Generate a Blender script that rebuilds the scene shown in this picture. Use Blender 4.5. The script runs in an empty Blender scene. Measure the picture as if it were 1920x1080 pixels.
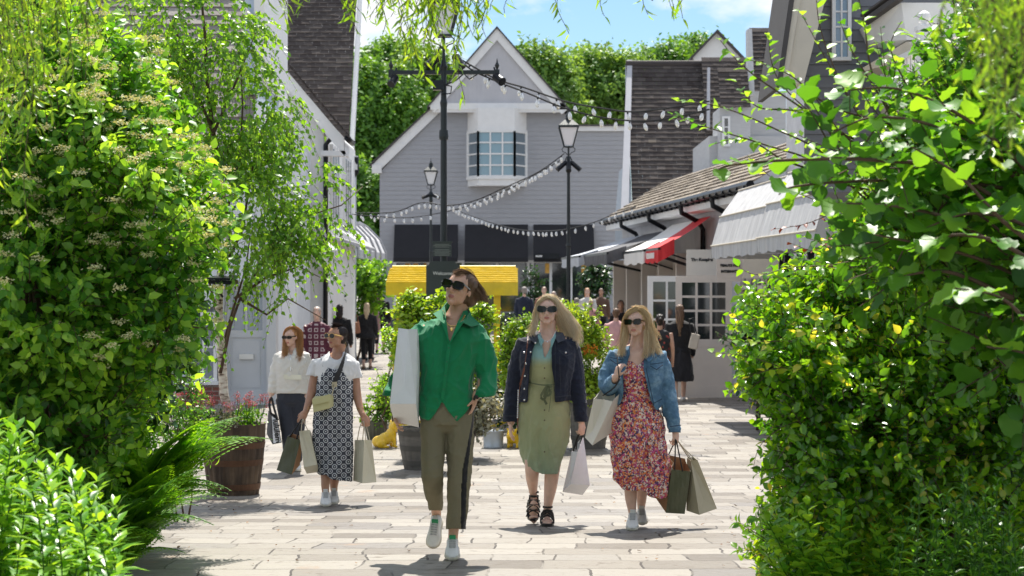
import bpy, math, random
import numpy as np
from mathutils import Vector, Matrix, noise
random.seed(7)
RNG = np.random.default_rng(11)
SC = bpy.context.scene
COL = SC.collection
PI = math.pi
F, CX, HY, CH = 3600.0, 960.0, 550.0, 1.85      # focal length in photo pixels, centre column, horizon row, camera height

def W(px, py, d):
    return Vector(((px - CX) / F * d, d, CH - (py - HY) / F * d))
GP = [(-60, .223), (11.67, .223), (13.65, .159), (14.13, .131), (16.24, .041), (18, 0), (47, 0), (54, .25), (72, .57), (120, .9), (400, 1.0)]
def gz(y):
    for (a, za), (b, zb) in zip(GP, GP[1:]):
        if y <= b:
            return za + (zb - za) * max(0, (y - a)) / (b - a)
    return GP[-1][1]
def GW(px, d):
    return Vector(((px - CX) / F * d, d, gz(d)))

# ------------------------------------------------------------------ materials
MATS = {}
def nt(name):
    m = bpy.data.materials.new(name); m.use_nodes = True
    MATS[name] = m
    t = m.node_tree
    return m, t, t.nodes['Principled BSDF']
def N(t, typ, **kw):
    n = t.nodes.new(typ)
    for k, v in kw.items():
        if k.startswith('_'): setattr(n, k[1:], v)
        else: n.inputs[k.replace('__', ' ')].default_value = v
    return n
def c4(c): return (c[0], c[1], c[2], 1)
def ramp(t, fac, stops, interp='LINEAR'):
    r = t.nodes.new('ShaderNodeValToRGB'); r.color_ramp.interpolation = interp
    e = r.color_ramp.elements
    while len(e) < len(stops): e.new(.5)
    for i, (p, c) in enumerate(stops):
        e[i].position = p; e[i].color = c4(c)
    t.links.new(fac, r.inputs[0]); return r.outputs[0]
def coords(t, scale=(1, 1, 1), kind='Object'):
    tc = t.nodes.new('ShaderNodeTexCoord'); mp = t.nodes.new('ShaderNodeMapping')
    mp.inputs['Scale'].default_value = scale
    t.links.new(tc.outputs[kind], mp.inputs[0]); return mp.outputs[0]
def bump(t, b, h, strength=.3, dist=.01):
    n = t.nodes.new('ShaderNodeBump'); n.inputs['Strength'].default_value = strength; n.inputs['Distance'].default_value = dist
    t.links.new(h, n.inputs['Height']); t.links.new(n.outputs[0], b.inputs['Normal'])
def plain(name, col, rough=.6, metal=0, var=.12, vs=3, bs=None, bst=.2, spec=.5, stretch=(1, 1, 1), coat=0):
    if name in MATS: return MATS[name]
    m, t, b = nt(name)
    b.inputs['Roughness'].default_value = rough; b.inputs['Metallic'].default_value = metal
    b.inputs['Specular IOR Level'].default_value = spec; b.inputs['Coat Weight'].default_value = coat
    co = coords(t, stretch)
    n = N(t, 'ShaderNodeTexNoise', Scale=vs, Detail=6); n.inputs['Roughness'].default_value = .65
    t.links.new(co, n.inputs['Vector'])
    lo = [max(0, c * (1 - var)) for c in col]; hi = [min(1, c * (1 + var)) for c in col]
    t.links.new(ramp(t, n.outputs[0], [(.3, lo), (.7, hi)]), b.inputs['Base Color'])
    if bs:
        n2 = N(t, 'ShaderNodeTexNoise', Scale=bs, Detail=4); t.links.new(co, n2.inputs['Vector'])
        bump(t, b, n2.outputs[0], bst, .01)
    return m
def attrmat(name, stops, rough=.7, bs=None, bst=.3, spec=.4, dirt=0):
    """colour per piece from the point attribute 'v'"""
    m, t, b = nt(name)
    a = N(t, 'ShaderNodeAttribute', _attribute_name='v')
    co = coords(t)
    n = N(t, 'ShaderNodeTexNoise', Scale=1.3, Detail=8); t.links.new(co, n.inputs['Vector'])
    ad = N(t, 'ShaderNodeMath', _operation='MULTIPLY_ADD'); t.links.new(n.outputs[0], ad.inputs[0]); ad.inputs[1].default_value = dirt
    t.links.new(a.outputs['Fac'], ad.inputs[2])
    t.links.new(ramp(t, ad.outputs[0], stops), b.inputs['Base Color'])
    b.inputs['Roughness'].default_value = rough; b.inputs['Specular IOR Level'].default_value = spec
    if bs:
        n2 = N(t, 'ShaderNodeTexNoise', Scale=bs, Detail=4); t.links.new(co, n2.inputs['Vector'])
        bump(t, b, n2.outputs[0], bst, .01)
    return m
def leafmat(name, stops, rough=.35, trans=.45, tcol=1.6, spec=.5):
    m, t, b = nt(name)
    a = N(t, 'ShaderNodeAttribute', _attribute_name='v')
    c = ramp(t, a.outputs['Fac'], stops)
    t.links.new(c, b.inputs['Base Color'])
    b.inputs['Roughness'].default_value = rough; b.inputs['Specular IOR Level'].default_value = spec
    tr = t.nodes.new('ShaderNodeBsdfTranslucent')
    mx = N(t, 'ShaderNodeMix', _data_type='RGBA', _blend_type='MULTIPLY'); mx.inputs[0].default_value = 1
    t.links.new(c, mx.inputs[6]); mx.inputs[7].default_value = (tcol * 1.25, tcol, tcol * .35, 1)
    t.links.new(mx.outputs[2], tr.inputs[0])
    s = t.nodes.new('ShaderNodeMixShader'); s.inputs[0].default_value = trans
    t.links.new(b.outputs[0], s.inputs[1]); t.links.new(tr.outputs[0], s.inputs[2])
    t.links.new(s.outputs[0], t.nodes['Material Output'].inputs[0])
    return m

# ------------------------------------------------------------------ geometry collector
class G:
    def __init__(s): s.v = []; s.f = []; s.m = []; s.a = []; s.cur = 0; s.att = .5
    def add(s, vs, fs, mi=None):
        o = len(s.v); s.v += [tuple(p) for p in vs]; s.f += [tuple(i + o for i in f) for f in fs]
        s.m += [s.cur if mi is None else mi] * len(fs); s.a += [s.att] * len(vs); return s
    def hexa(s, p, mi=None):   # p: 4 bottom (ccw) + 4 top
        return s.add(p, [(3, 2, 1, 0), (4, 5, 6, 7), (0, 1, 5, 4), (1, 2, 6, 5), (2, 3, 7, 6), (3, 0, 4, 7)], mi)
    def box(s, x0, x1, y0, y1, z0, z1, mi=None):
        return s.hexa([(x0, y0, z0), (x1, y0, z0), (x1, y1, z0), (x0, y1, z0), (x0, y0, z1), (x1, y0, z1), (x1, y1, z1), (x0, y1, z1)], mi)
    def obox(s, c, u, v, w, hu, hv, hw, mi=None):
        c, u, v, w = map(Vector, (c, u, v, w))
        u = u.normalized() * hu; v = v.normalized() * hv; w = w.normalized() * hw
        return s.hexa([c - u - v - w, c + u - v - w, c + u + v - w, c - u + v - w, c - u - v + w, c + u - v + w, c + u + v + w, c - u + v + w], mi)
    def bar(s, p, q, a, b=None, mi=None, up=(0, 0, 1)):
        p, q = Vector(p), Vector(q); d = q - p; b = b or a
        u = Vector(up)
        if abs(d.normalized().dot(u)) > .98: u = Vector((0, 1, 0))
        x = d.cross(u).normalized(); z = x.cross(d).normalized()
        return s.obox((p + q) / 2, d, x, z, d.length / 2, a / 2, b / 2, mi)
    def tube(s, pts, r, n=8, mi=None, cap=True):
        pts = [Vector(p) for p in pts]; k = len(pts)
        rr = r if isinstance(r, (list, tuple)) else [r] * k
        vs = []; x = None
        for i, p in enumerate(pts):
            t = (pts[min(i + 1, k - 1)] - pts[max(i - 1, 0)]).normalized()
            if x is None:
                u = Vector((0, 0, 1)) if abs(t.z) < .9 else Vector((0, 1, 0))
                x = t.cross(u).normalized()
            else:
                x = (x - t * x.dot(t)).normalized()
            y = t.cross(x)
            for j in range(n):
                a = 2 * PI * j / n
                vs.append(p + (x * math.cos(a) + y * math.sin(a)) * rr[i])
        fs = [(i * n + j, i * n + (j + 1) % n, (i + 1) * n + (j + 1) % n, (i + 1) * n + j) for i in range(k - 1) for j in range(n)]
        if cap: fs += [tuple(range(n - 1, -1, -1)), tuple(range((k - 1) * n, k * n))]
        return s.add(vs, fs, mi)
    def lathe(s, prof, loc=(0, 0, 0), n=20, mi=None, ax=(1, 1)):
        vs = []; k = len(prof)
        for r, z in prof:
            for j in range(n):
                a = 2 * PI * j / n
                vs.append((loc[0] + r * math.cos(a) * ax[0], loc[1] + r * math.sin(a) * ax[1], loc[2] + z))
        fs = [(i * n + j, i * n + (j + 1) % n, (i + 1) * n + (j + 1) % n, (i + 1) * n + j) for i in range(k - 1) for j in range(n)]
        fs += [tuple(range(n - 1, -1, -1)), tuple(range((k - 1) * n, k * n))]
        return s.add(vs, fs, mi)
    def prism(s, poly, d, mi=None):
        k = len(poly); d = Vector(d); P = [Vector(p) for p in poly]
        return s.add(P + [p + d for p in P], [tuple(range(k)), tuple(range(2 * k - 1, k - 1, -1))] + [(i, i + k, (i + 1) % k + k, (i + 1) % k) for i in range(k)], mi)
    def ell(s, c, r, fr=None, n=16, m=10, mi=None):
        c = Vector(c); fr = fr or Matrix.Identity(3); vs = []
        for i in range(1, m):
            th = PI * i / m
            for j in range(n):
                a = 2 * PI * j / n
                vs.append(c + fr @ Vector((r[0] * math.sin(th) * math.cos(a), r[1] * math.sin(th) * math.sin(a), r[2] * math.cos(th))))
        vs += [c + fr @ Vector((0, 0, r[2])), c - fr @ Vector((0, 0, r[2]))]
        T = len(vs) - 2
        fs = [(i * n + j, (i + 1) * n + j, (i + 1) * n + (j + 1) % n, i * n + (j + 1) % n) for i in range(m - 2) for j in range(n)]
        fs += [(T, j, (j + 1) % n) for j in range(n)] + [(T + 1, (m - 2) * n + (j + 1) % n, (m - 2) * n + j) for j in range(n)]
        return s.add(vs, fs, mi)

def finish(o, parent):
    COL.objects.link(o)
    if parent is not None: o.parent = parent
    return o
def origin(parent):
    L = Vector((0, 0, 0))
    while parent is not None:
        L += parent.location; parent = parent.parent
    return L
def mk(name, g, mats, parent=None, loc=None, smooth=False, attr=False, bevel=0):
    """g (world coordinates) -> one mesh object"""
    L = origin(parent)
    loc = Vector(loc) if loc is not None else (L if parent is not None else Vector((0, 0, 0)))
    me = bpy.data.meshes.new(name)
    me.from_pydata([(x - loc.x, y - loc.y, z - loc.z) for x, y, z in g.v], [], g.f)
    if not isinstance(mats, (list, tuple)): mats = [mats]
    for m in mats: me.materials.append(m)
    if len(mats) > 1: me.polygons.foreach_set('material_index', g.m)
    if smooth: me.polygons.foreach_set('use_smooth', [True] * len(g.f))
    if attr:
        a = me.attributes.new('v', 'FLOAT', 'POINT'); a.data.foreach_set('value', g.a)
    me.update()
    o = bpy.data.objects.new(name, me); o.location = loc - L
    if bevel:
        b = o.modifiers.new('b', 'BEVEL'); b.width = bevel; b.segments = 2; b.limit_method = 'ANGLE'
    return finish(o, parent)
def tag(o, label=None, cat=None, group=None, kind=None):
    if label: o['label'] = label
    if cat: o['category'] = cat
    if group: o['group'] = group
    if kind: o['kind'] = kind
    return o
def empty(name, loc, label=None, cat=None, group=None, kind=None):
    o = bpy.data.objects.new(name, None); o.location = loc; o.empty_display_size = .2; COL.objects.link(o)
    return tag(o, label, cat, group, kind)

# ------------------------------------------------------------------ fast leaf scatter
def npmesh(name, V, faces_list, mat, parent=None, v=None, smooth=False):
    """V (n,3) world; faces_list: list of int arrays (m,k)"""
    L = origin(parent)
    V = V - np.array(L)
    me = bpy.data.meshes.new(name)
    me.vertices.add(len(V)); me.vertices.foreach_set('co', V.astype(np.float32).ravel())
    loops = np.concatenate([f.ravel() for f in faces_list]).astype(np.int32)
    sizes = np.concatenate([np.full(len(f), f.shape[1]) for f in faces_list]).astype(np.int32)
    starts = np.concatenate([[0], np.cumsum(sizes)[:-1]]).astype(np.int32)
    me.loops.add(len(loops)); me.loops.foreach_set('vertex_index', loops)
    me.polygons.add(len(sizes)); me.polygons.foreach_set('loop_start', starts)
    me.update(calc_edges=True)
    me.materials.append(mat)
    if smooth: me.polygons.foreach_set('use_smooth', np.ones(len(sizes), bool))
    if v is not None:
        a = me.attributes.new('v', 'FLOAT', 'POINT'); a.data.foreach_set('value', v.astype(np.float32))
    me.validate()
    o = bpy.data.objects.new(name, me)
    return finish(o, parent)
def nrm(a): return a / np.maximum(np.linalg.norm(a, axis=-1, keepdims=True), 1e-9)
# leaf templates: x across, y along, z normal
def T_oval(w=.5, fold=.12, curl=.12):
    V = np.array([(0, 0, 0), (-w * .42, .25, fold), (-w * .5, .55, fold * .9 - curl * .2), (0, 1, -curl), (w * .5, .55, fold * .9 - curl * .2), (w * .42, .25, fold), (0, .5, 0)], float)
    return V, [np.array([(0, 6, 2, 1), (6, 3, 2, 2)][:1]), np.array([(6, 3, 2), (6, 4, 3)]), np.array([(0, 5, 4, 6)])]
def T_big():
    # broad serrated pleated leaf
    n = 7; V = [(0, 0, 0)]; ys = [0, .1, .26, .42, .58, .74, .88, 1]; ws = [0, .3, .43, .47, .43, .33, .18, 0]
    mid = [(0, y, -.14 * y * y) for y in ys]
    L = []; R = []
    for i, (y, w) in enumerate(zip(ys, ws)):
        z = .12 - .22 * y * y + (.06 if i % 2 else -.03)
        L.append((-w, y + .05, z)); R.append((w, y + .05, z))
    V = mid + L[1:-1] + R[1:-1]
    k = len(ys); l = lambda i: k + i - 1; r = lambda i: k + (k - 2) + i - 1
    q = []; tr = [(0, 1, l(1)), (0, r(1), 1), (k - 2, k - 1, l(k - 2)), (k - 2, r(k - 2), k - 1)]
    for i in range(1, k - 2):
        q += [(i, i + 1, l(i + 1), l(i)), (i, r(i), r(i + 1), i + 1)]
    return np.array(V, float), [np.array(q), np.array(tr)]
def T_willow():
    V = [(0, 0, 0), (-.09, .3, .02), (.09, .3, .02), (-.08, .6, -.1), (.08, .6, -.1), (.05, 1, -.32)]
    return np.array(V, float), [np.array([(1, 2, 4, 3)]), np.array([(0, 2, 1), (3, 4, 5)])]
def T_diamond():
    V = [(0, 0, 0), (-.38, .38, .08), (0, 1, -.1), (.38, .38, .08)]
    return np.array(V, float), [np.array([(0, 3, 2), (0, 2, 1)])]
def T_petal():
    V = [(-.5, 0, 0), (.5, 0, 0), (.5, .5, .1), (-.5, .5, .1)]
    return np.array(V, float), [np.array([(0, 1, 2, 3)])]
def scatter(name, T, P, D, Nn, S, v, mat, parent):
    TV, TF = T; n = len(P); k = len(TV)
    D = nrm(D); X = nrm(np.cross(D, Nn)); Z = np.cross(X, D)
    S = np.broadcast_to(S, (n,))
    V = P[:, None, :] + S[:, None, None] * (TV[None, :, 0:1] * X[:, None, :] + TV[None, :, 1:2] * D[:, None, :] + TV[None, :, 2:3] * Z[:, None, :])
    off = (np.arange(n) * k)[:, None, None]
    FL = [(f[None] + off).reshape(-1, f.shape[1]) for f in TF]
    return npmesh(name, V.reshape(-1, 3), FL, mat, parent, np.repeat(v, k))
def wob(P, f=1.0, s=0.0):
    x, y, z = P[..., 0] * f + s, P[..., 1] * f + s * 1.7, P[..., 2] * f - s
    return (np.sin(x * 2.1 + 1.3 * np.sin(z * 1.7)) + np.sin(y * 2.6 + 1.1 * np.sin(x * 2.3 + s)) + np.sin(z * 2.4 + 1.2 * np.sin(y * 1.9))) / 3
def sphdir(n, up=0.0):
    d = RNG.normal(size=(n, 3)); d[:, 2] += up; return nrm(d)
def twig_points(blobs, ntw, lpt, tl, leaf, up=.35, droop=0.0, inner=.35, clump=.25, cf=2.0, side=1.0, jit=.5, seed=0.0, lift=.6, pxmax=None):
    """leaves along short twigs filling ellipsoid blobs; returns P,D,N and the twigs"""
    B = np.array([b[:6] for b in blobs], float); w = B[:, 3] * B[:, 4] * B[:, 5]; w = w ** .8; w /= w.sum()
    idx = RNG.choice(len(B), ntw, p=w); d = sphdir(ntw, .15)
    r = inner + (1 - inner) * RNG.random(ntw) ** .6
    P0 = B[idx, :3] + d * B[idx, 3:6] * r[:, None]
    keep = wob(P0, cf, seed) > -clump * 2 * (1.3 - r * .8)
    P0, d, idx, r = P0[keep], d[keep], idx[keep], r[keep]
    if pxmax is not None:
        px = 960 + F * P0[:, 0] / P0[:, 1]; py = 550 - F * (P0[:, 2] - CH) / P0[:, 1]
        k2 = pxmax(px, py, P0); P0, d, idx, r = P0[k2], d[k2], idx[k2], r[k2]
    n = len(P0)
    td = nrm(d + np.array([0, 0, up]) + RNG.normal(size=(n, 3)) * .35)
    TL = tl * (.6 + .8 * RNG.random(n))
    t = (np.arange(lpt) + .6) / lpt
    bend = np.array([0, 0, -1.0])
    Q = P0[:, None] + td[:, None] * (TL[:, None] * t[None])[..., None] + bend * (droop * TL[:, None] * t[None] ** 2)[..., None]
    sd = nrm(np.cross(td, RNG.normal(size=(n, 3)) + np.array([0, 0, .8])))
    alt = np.where(np.arange(lpt) % 2 == 0, 1, -1)[None, :, None]
    D = td[:, None] * .55 + sd[:, None] * alt * side + RNG.normal(size=(n, lpt, 3)) * jit * .5 + bend * droop * .6
    Nn = np.array([0, 0, lift]) + d[:, None] * .5 + RNG.normal(size=(n, lpt, 3)) * jit
    ends = P0 + td * TL[:, None] + bend * (droop * TL)[:, None]
    return Q.reshape(-1, 3), D.reshape(-1, 3), Nn.reshape(-1, 3), P0, P0 + td * (TL * .5)[:, None] + bend * (droop * TL * .25)[:, None], ends, np.repeat(r, lpt)
def sticks(name, segs, r0, r1, mat, parent, n=3):
    """segs: list of (A,B) arrays (m,3); thin 3-sided tapered sticks"""
    Vs = []; Fs = []; o = 0
    for A, Bq, ra, rb in segs:
        m = len(A); d = nrm(Bq - A); x = nrm(np.cross(d, np.array([.31, .17, .93]))); y = np.cross(d, x)
        for (P, rr) in ((A, ra), (Bq, rb)):
            pass
        ang = np.arange(n) * 2 * PI / n
        ring = lambda P, rr: P[:, None] + rr * (np.cos(ang)[None, :, None] * x[:, None] + np.sin(ang)[None, :, None] * y[:, None])
        V = np.concatenate([ring(A, ra), ring(Bq, rb)], axis=1).reshape(-1, 3)
        f = np.array([(j, (j + 1) % n, n + (j + 1) % n, n + j) for j in range(n)])
        Fs.append((f[None] + (np.arange(m) * 2 * n)[:, None, None] + o).reshape(-1, 4)); Vs.append(V); o += len(V)
    return npmesh(name, np.concatenate(Vs), Fs, mat, parent)

# ------------------------------------------------------------------ text
def text(name, body, loc, size, mat, parent, rot=(PI / 2, 0, 0), align='CENTER', ext=.004, bold=0):
    c = bpy.data.curves.new(name, 'FONT'); c.body = body; c.size = size; c.align_x = align; c.align_y = 'CENTER'
    c.extrude = ext; c.offset = bold
    tmp = bpy.data.objects.new('tmp', c); COL.objects.link(tmp)
    dg = bpy.context.evaluated_depsgraph_get()
    me = bpy.data.meshes.new_from_object(tmp.evaluated_get(dg))
    bpy.data.objects.remove(tmp); bpy.data.curves.remove(c)
    me.materials.clear(); me.materials.append(mat); me.name = name
    o = bpy.data.objects.new(name, me)
    L = origin(parent); o.location = Vector(loc) - L; o.rotation_euler = rot
    return finish(o, parent)
# ================================================================== camera, light, world
cam = bpy.data.cameras.new('camera'); co_ = bpy.data.objects.new('camera', cam); COL.objects.link(co_)
co_.location = (0, 0, CH); co_.rotation_euler = (PI / 2, 0, 0)
cam.sensor_width = 36; cam.lens = F / 1920 * 36; cam.shift_y = 10 / 1920; cam.clip_end = 3000; cam.clip_start = .1
cam.dof.use_dof = True; cam.dof.focus_distance = 13.3; cam.dof.aperture_fstop = 5.6
SC.camera = co_
EL, AZ = math.radians(60), math.radians(4)       # sun: high, straight ahead of the camera
sd_ = Vector((math.sin(AZ) * math.cos(EL), math.cos(AZ) * math.cos(EL), math.sin(EL)))
sl = bpy.data.lights.new('sun', 'SUN'); sl.energy = 5.0; sl.angle = math.radians(.55); sl.color = (1, .95, .86)
so = bpy.data.objects.new('sun', sl); COL.objects.link(so); so.location = (0, 30, 40)
so.rotation_euler = (-sd_).to_track_quat('-Z', 'Y').to_euler()
wd = bpy.data.worlds.new('World'); SC.world = wd; wd.use_nodes = True
t = wd.node_tree; bg = t.nodes['Background']; bg.inputs[1].default_value = .088
sky = t.nodes.new('ShaderNodeTexSky'); sky.sky_type = 'NISHITA'; sky.sun_disc = False
sky.sun_elevation = EL; sky.sun_rotation = AZ; sky.dust_density = .4; sky.ozone_density = 3
tc = t.nodes.new('ShaderNodeTexCoord'); mp = t.nodes.new('ShaderNodeMapping'); mp.inputs['Scale'].default_value = (1, 1, 2.2)
mp.inputs['Location'].default_value = (.35, 0, .12)
t.links.new(tc.outputs['Generated'], mp.inputs[0])
cn = N(t, 'ShaderNodeTexNoise', Scale=7.5, Detail=8); cn.inputs['Roughness'].default_value = .55; t.links.new(mp.outputs[0], cn.inputs['Vector'])
cr = ramp(t, cn.outputs[0], [(.44, (0, 0, 0)), (.55, (1, 1, 1))])
mxw = N(t, 'ShaderNodeMix', _data_type='RGBA'); t.links.new(cr, mxw.inputs[0]); tint = N(t, 'ShaderNodeMix', _data_type='RGBA', _blend_type='MULTIPLY'); tint.inputs[0].default_value = 1; tint.inputs[7].default_value = (.80, .92, 1.0, 1); t.links.new(sky.outputs[0], tint.inputs[6]); t.links.new(tint.outputs[2], mxw.inputs[6])
mxw.inputs[7].default_value = (7.6, 7.8, 8.1, 1)
t.links.new(mxw.outputs[2], bg.inputs[0])
SC.view_settings.view_transform = 'Standard'; SC.view_settings.look = 'None'; SC.view_settings.gamma = 1
SC.view_settings.exposure = .70
SC.cycles.max_bounces = 8; SC.cycles.diffuse_bounces = 4; SC.cycles.transmission_bounces = 4; SC.cycles.transparent_max_bounces = 4
SC.cycles.use_adaptive_sampling = True; SC.cycles.sample_clamp_indirect = 6

# ================================================================== ground
def stone_mat():
    m, t, b = nt('pale_stone')
    co = coords(t)
    wn = N(t, 'ShaderNodeTexNoise', Scale=1.1, Detail=5); t.links.new(co, wn.inputs['Vector'])
    mxv = N(t, 'ShaderNodeMix', _data_type='VECTOR'); mxv.inputs[0].default_value = .19
    t.links.new(co, mxv.inputs[4]); t.links.new(wn.outputs['Color'], mxv.inputs[5])
    def bricks(w, h, off, mort):
        br = N(t, 'ShaderNodeTexBrick', _offset=off, _offset_frequency=2, _squash=.7, _squash_frequency=3)
        br.inputs['Scale'].default_value = 1; br.inputs['Brick Width'].default_value = w; br.inputs['Row Height'].default_value = h
        br.inputs['Mortar Size'].default_value = mort; br.inputs['Mortar Smooth'].default_value = .1
        br.inputs['Color1'].default_value = (0, 0, 0, 1); br.inputs['Color2'].default_value = (1, 1, 1, 1); br.inputs['Mortar'].default_value = (.5, .5, .5, 1)
        t.links.new(mxv.outputs[1], br.inputs['Vector']); return br
    b1 = bricks(.46, .29, .43, .0062)
    # slab colours: warm white, cream, grey, a few rusty
    base = ramp(t, b1.outputs['Color'], [(0, (.15, .13, .11)), (.3, (.25, .225, .195)), (.7, (.33, .305, .27)), (1, (.185, .17, .16))])
    n1 = N(t, 'ShaderNodeTexNoise', Scale=9, Detail=9); n1.inputs['Roughness'].default_value = .72; t.links.new(co, n1.inputs['Vector'])
    v1 = ramp(t, n1.outputs[0], [(.30, (.62, .59, .55)), (.42, (.93, .92, .91)), (.68, (1.0, .99, .97))])
    mm = N(t, 'ShaderNodeMix', _data_type='RGBA', _blend_type='MULTIPLY'); mm.inputs[0].default_value = 1
    t.links.new(base, mm.inputs[6]); t.links.new(v1, mm.inputs[7])
    # rusty and dark patches
    n2 = N(t, 'ShaderNodeTexNoise', Scale=1.7, Detail=5); n2.inputs['Roughness'].default_value = .7; t.links.new(co, n2.inputs['Vector'])
    r2 = ramp(t, n2.outputs[0], [(.62, (0, 0, 0)), (.74, (1, 1, 1))])
    m2 = N(t, 'ShaderNodeMix', _data_type='RGBA'); t.links.new(r2, m2.inputs[0]); t.links.new(mm.outputs[2], m2.inputs[6]); m2.inputs[7].default_value = (.30, .20, .13, 1)
    # joints, broken by noise
    n3 = N(t, 'ShaderNodeTexNoise', Scale=3.3, Detail=2); t.links.new(co, n3.inputs['Vector'])
    jn = ramp(t, n3.outputs[0], [(.36, (.25, .25, .25)), (.56, (1, 1, 1))])
    jm = N(t, 'ShaderNodeMath', _operation='MULTIPLY'); t.links.new(b1.outputs['Fac'], jm.inputs[0]); t.links.new(jn, jm.inputs[1])
    m3 = N(t, 'ShaderNodeMix', _data_type='RGBA'); t.links.new(jm.outputs[0], m3.inputs[0]); t.links.new(m2.outputs[2], m3.inputs[6]); m3.inputs[7].default_value = (.035, .026, .02, 1)
    cs = coords(t, (7, 11, 7)); n4 = N(t, 'ShaderNodeTexNoise', Scale=1, Detail=7); t.links.new(cs, n4.inputs['Vector']); r4 = ramp(t, n4.outputs[0], [(.64, (0, 0, 0)), (.70, (.75, .75, .75))])
    m4 = N(t, 'ShaderNodeMix', _data_type='RGBA'); t.links.new(r4, m4.inputs[0]); t.links.new(m3.outputs[2], m4.inputs[6]); m4.inputs[7].default_value = (.10, .075, .055, 1)
    t.links.new(m4.outputs[2], b.inputs['Base Color'])
    # relief
    hs = N(t, 'ShaderNodeMath', _operation='MULTIPLY_ADD'); t.links.new(b1.outputs['Fac'], hs.inputs[0]); hs.inputs[1].default_value = -1.1; t.links.new(n1.outputs[0], hs.inputs[2])
    h2 = N(t, 'ShaderNodeMath', _operation='ADD'); t.links.new(hs.outputs[0], h2.inputs[0])
    sc = N(t, 'ShaderNodeMath', _operation='MULTIPLY'); t.links.new(b1.outputs['Color'], sc.inputs[0]); sc.inputs[1].default_value = .5; t.links.new(sc.outputs[0], h2.inputs[1])
    bump(t, b, h2.outputs[0], .45, .014)
    rr = ramp(t, n1.outputs[0], [(.3, (.75,) * 3), (.7, (.42,) * 3)]); t.links.new(rr, b.inputs['Roughness'])
    b.inputs['Specular IOR Level'].default_value = .35
    return m
STONE = stone_mat()
g = G()
ys = [-60, -20, 0, 4, 8, 11.67, 12.5, 13.65, 14.13, 15, 16.24, 17, 18, 20, 30, 40, 47, 50, 54, 60, 66, 72, 90, 120, 200, 400, 1500]
xs = [-900, -200, -60, -20, -8, -4, 0, 4, 8, 20, 60, 200, 900]
g.add([(x, y, gz(y)) for y in ys for x in xs], [(j * len(xs) + i, j * len(xs) + i + 1, (j + 1) * len(xs) + i + 1, (j + 1) * len(xs) + i) for j in range(len(ys) - 1) for i in range(len(xs) - 1)])
tag(mk('pavement', g, STONE), 'pale worn stone slabs paving the pedestrian street', kind='structure')
SOIL = plain('soil', (.045, .03, .02), .95, var=.4, vs=9, bs=20, bst=.8)
def bed(pts):
    g = G(); n = len(pts)
    g.prism([(x, y, gz(y) + .004) for x, y in pts], (0, 0, .03)); return g
tag(mk('soil_bed', bed([(-2.4, 4), (-2.45, 11.2), (-2.8, 13.3), (-3.4, 14.8), (-7, 15), (-7, 4)]), SOIL), 'dark soil bed under the shrubs on the left', kind='structure')
tag(mk('soil_bed', bed([(1.75, 4), (1.85, 11.6), (2.2, 13.3), (3.1, 15.0), (7, 15.5), (7, 4)]), SOIL), 'dark soil bed under the shrubs on the right', kind='structure')

# ================================================================== building materials
WHITE = plain('white_paint', (.78, .78, .78), .55, var=.05, vs=4)
RENDER = plain('white_render', (.86, .86, .85), .85, var=.05, vs=2, bs=60, bst=.15)
CREAM = plain('cream_paint', (.60, .55, .46), .5, var=.06)
PINKW = plain('warm_white_joinery', (.66, .60, .55), .45, var=.05)
GREYCLAP = plain('grey_clapboard', (.36, .365, .39), .6, var=.07, vs=2.5, stretch=(1, 1, 4))
PALEGREY = plain('pale_grey_boards', (.50, .50, .53), .6, var=.06, vs=2)
DARKCLAP = plain('slate_clapboard', (.16, .165, .18), .6, var=.1, vs=3, stretch=(.5, .5, 4))
BLUEGREY = plain('blue_grey_paint', (.30, .35, .41), .5, var=.06)
DOORGREY = plain('grey_door_paint', (.52, .54, .56), .4, var=.04)
BLACKM = plain('black_metal', (.018, .02, .024), .35, .6, var=.2)
IRON = plain('dark_green_iron', (.022, .028, .03), .4, .3, var=.2, bs=80, bst=.15)
PLINTH = plain('dark_plinth', (.10, .10, .11), .8, var=.2)
STEEL = plain('brushed_steel', (.55, .55, .55), .3, .9)
DARKIN = plain('shop_interior', (.02, .02, .023), .9)
BLACKFAB = plain('black_canvas', (.014, .014, .018), .8, var=.2, vs=2)
def glassmat(name, col, rough=.08):
    m, t, b = nt(name); b.inputs['Base Color'].default_value = c4(col); b.inputs['Roughness'].default_value = rough
    b.inputs['Specular IOR Level'].default_value = 1.0; b.inputs['Coat Weight'].default_value = .6; b.inputs['Coat Roughness'].default_value = .03
    return m
GLASSB = glassmat('painted_sky_glass', (.16, .30, .38))  # blue base colour imitates sky reflected in the centre bay panes
GLASSD = glassmat('dark_glass', (.02, .025, .028), .05)
TILE = attrmat('brown_roof_tiles', [(0, (.05, .04, .038)), (.5, (.082, .071, .067)), (.8, (.12, .104, .097)), (.97, (.17, .145, .12)), (1, (.19, .14, .09))], .9, 60, .5, dirt=.18, spec=.1)
TILEP = attrmat('pale_roof_tiles', [(0, (.16, .145, .13)), (.5, (.27, .245, .22)), (1, (.40, .37, .335))], .8, 50, .6, dirt=.2)
LAMPG = plain('frosted_lamp_glass', (.80, .81, .84), .3, var=.03)

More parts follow.
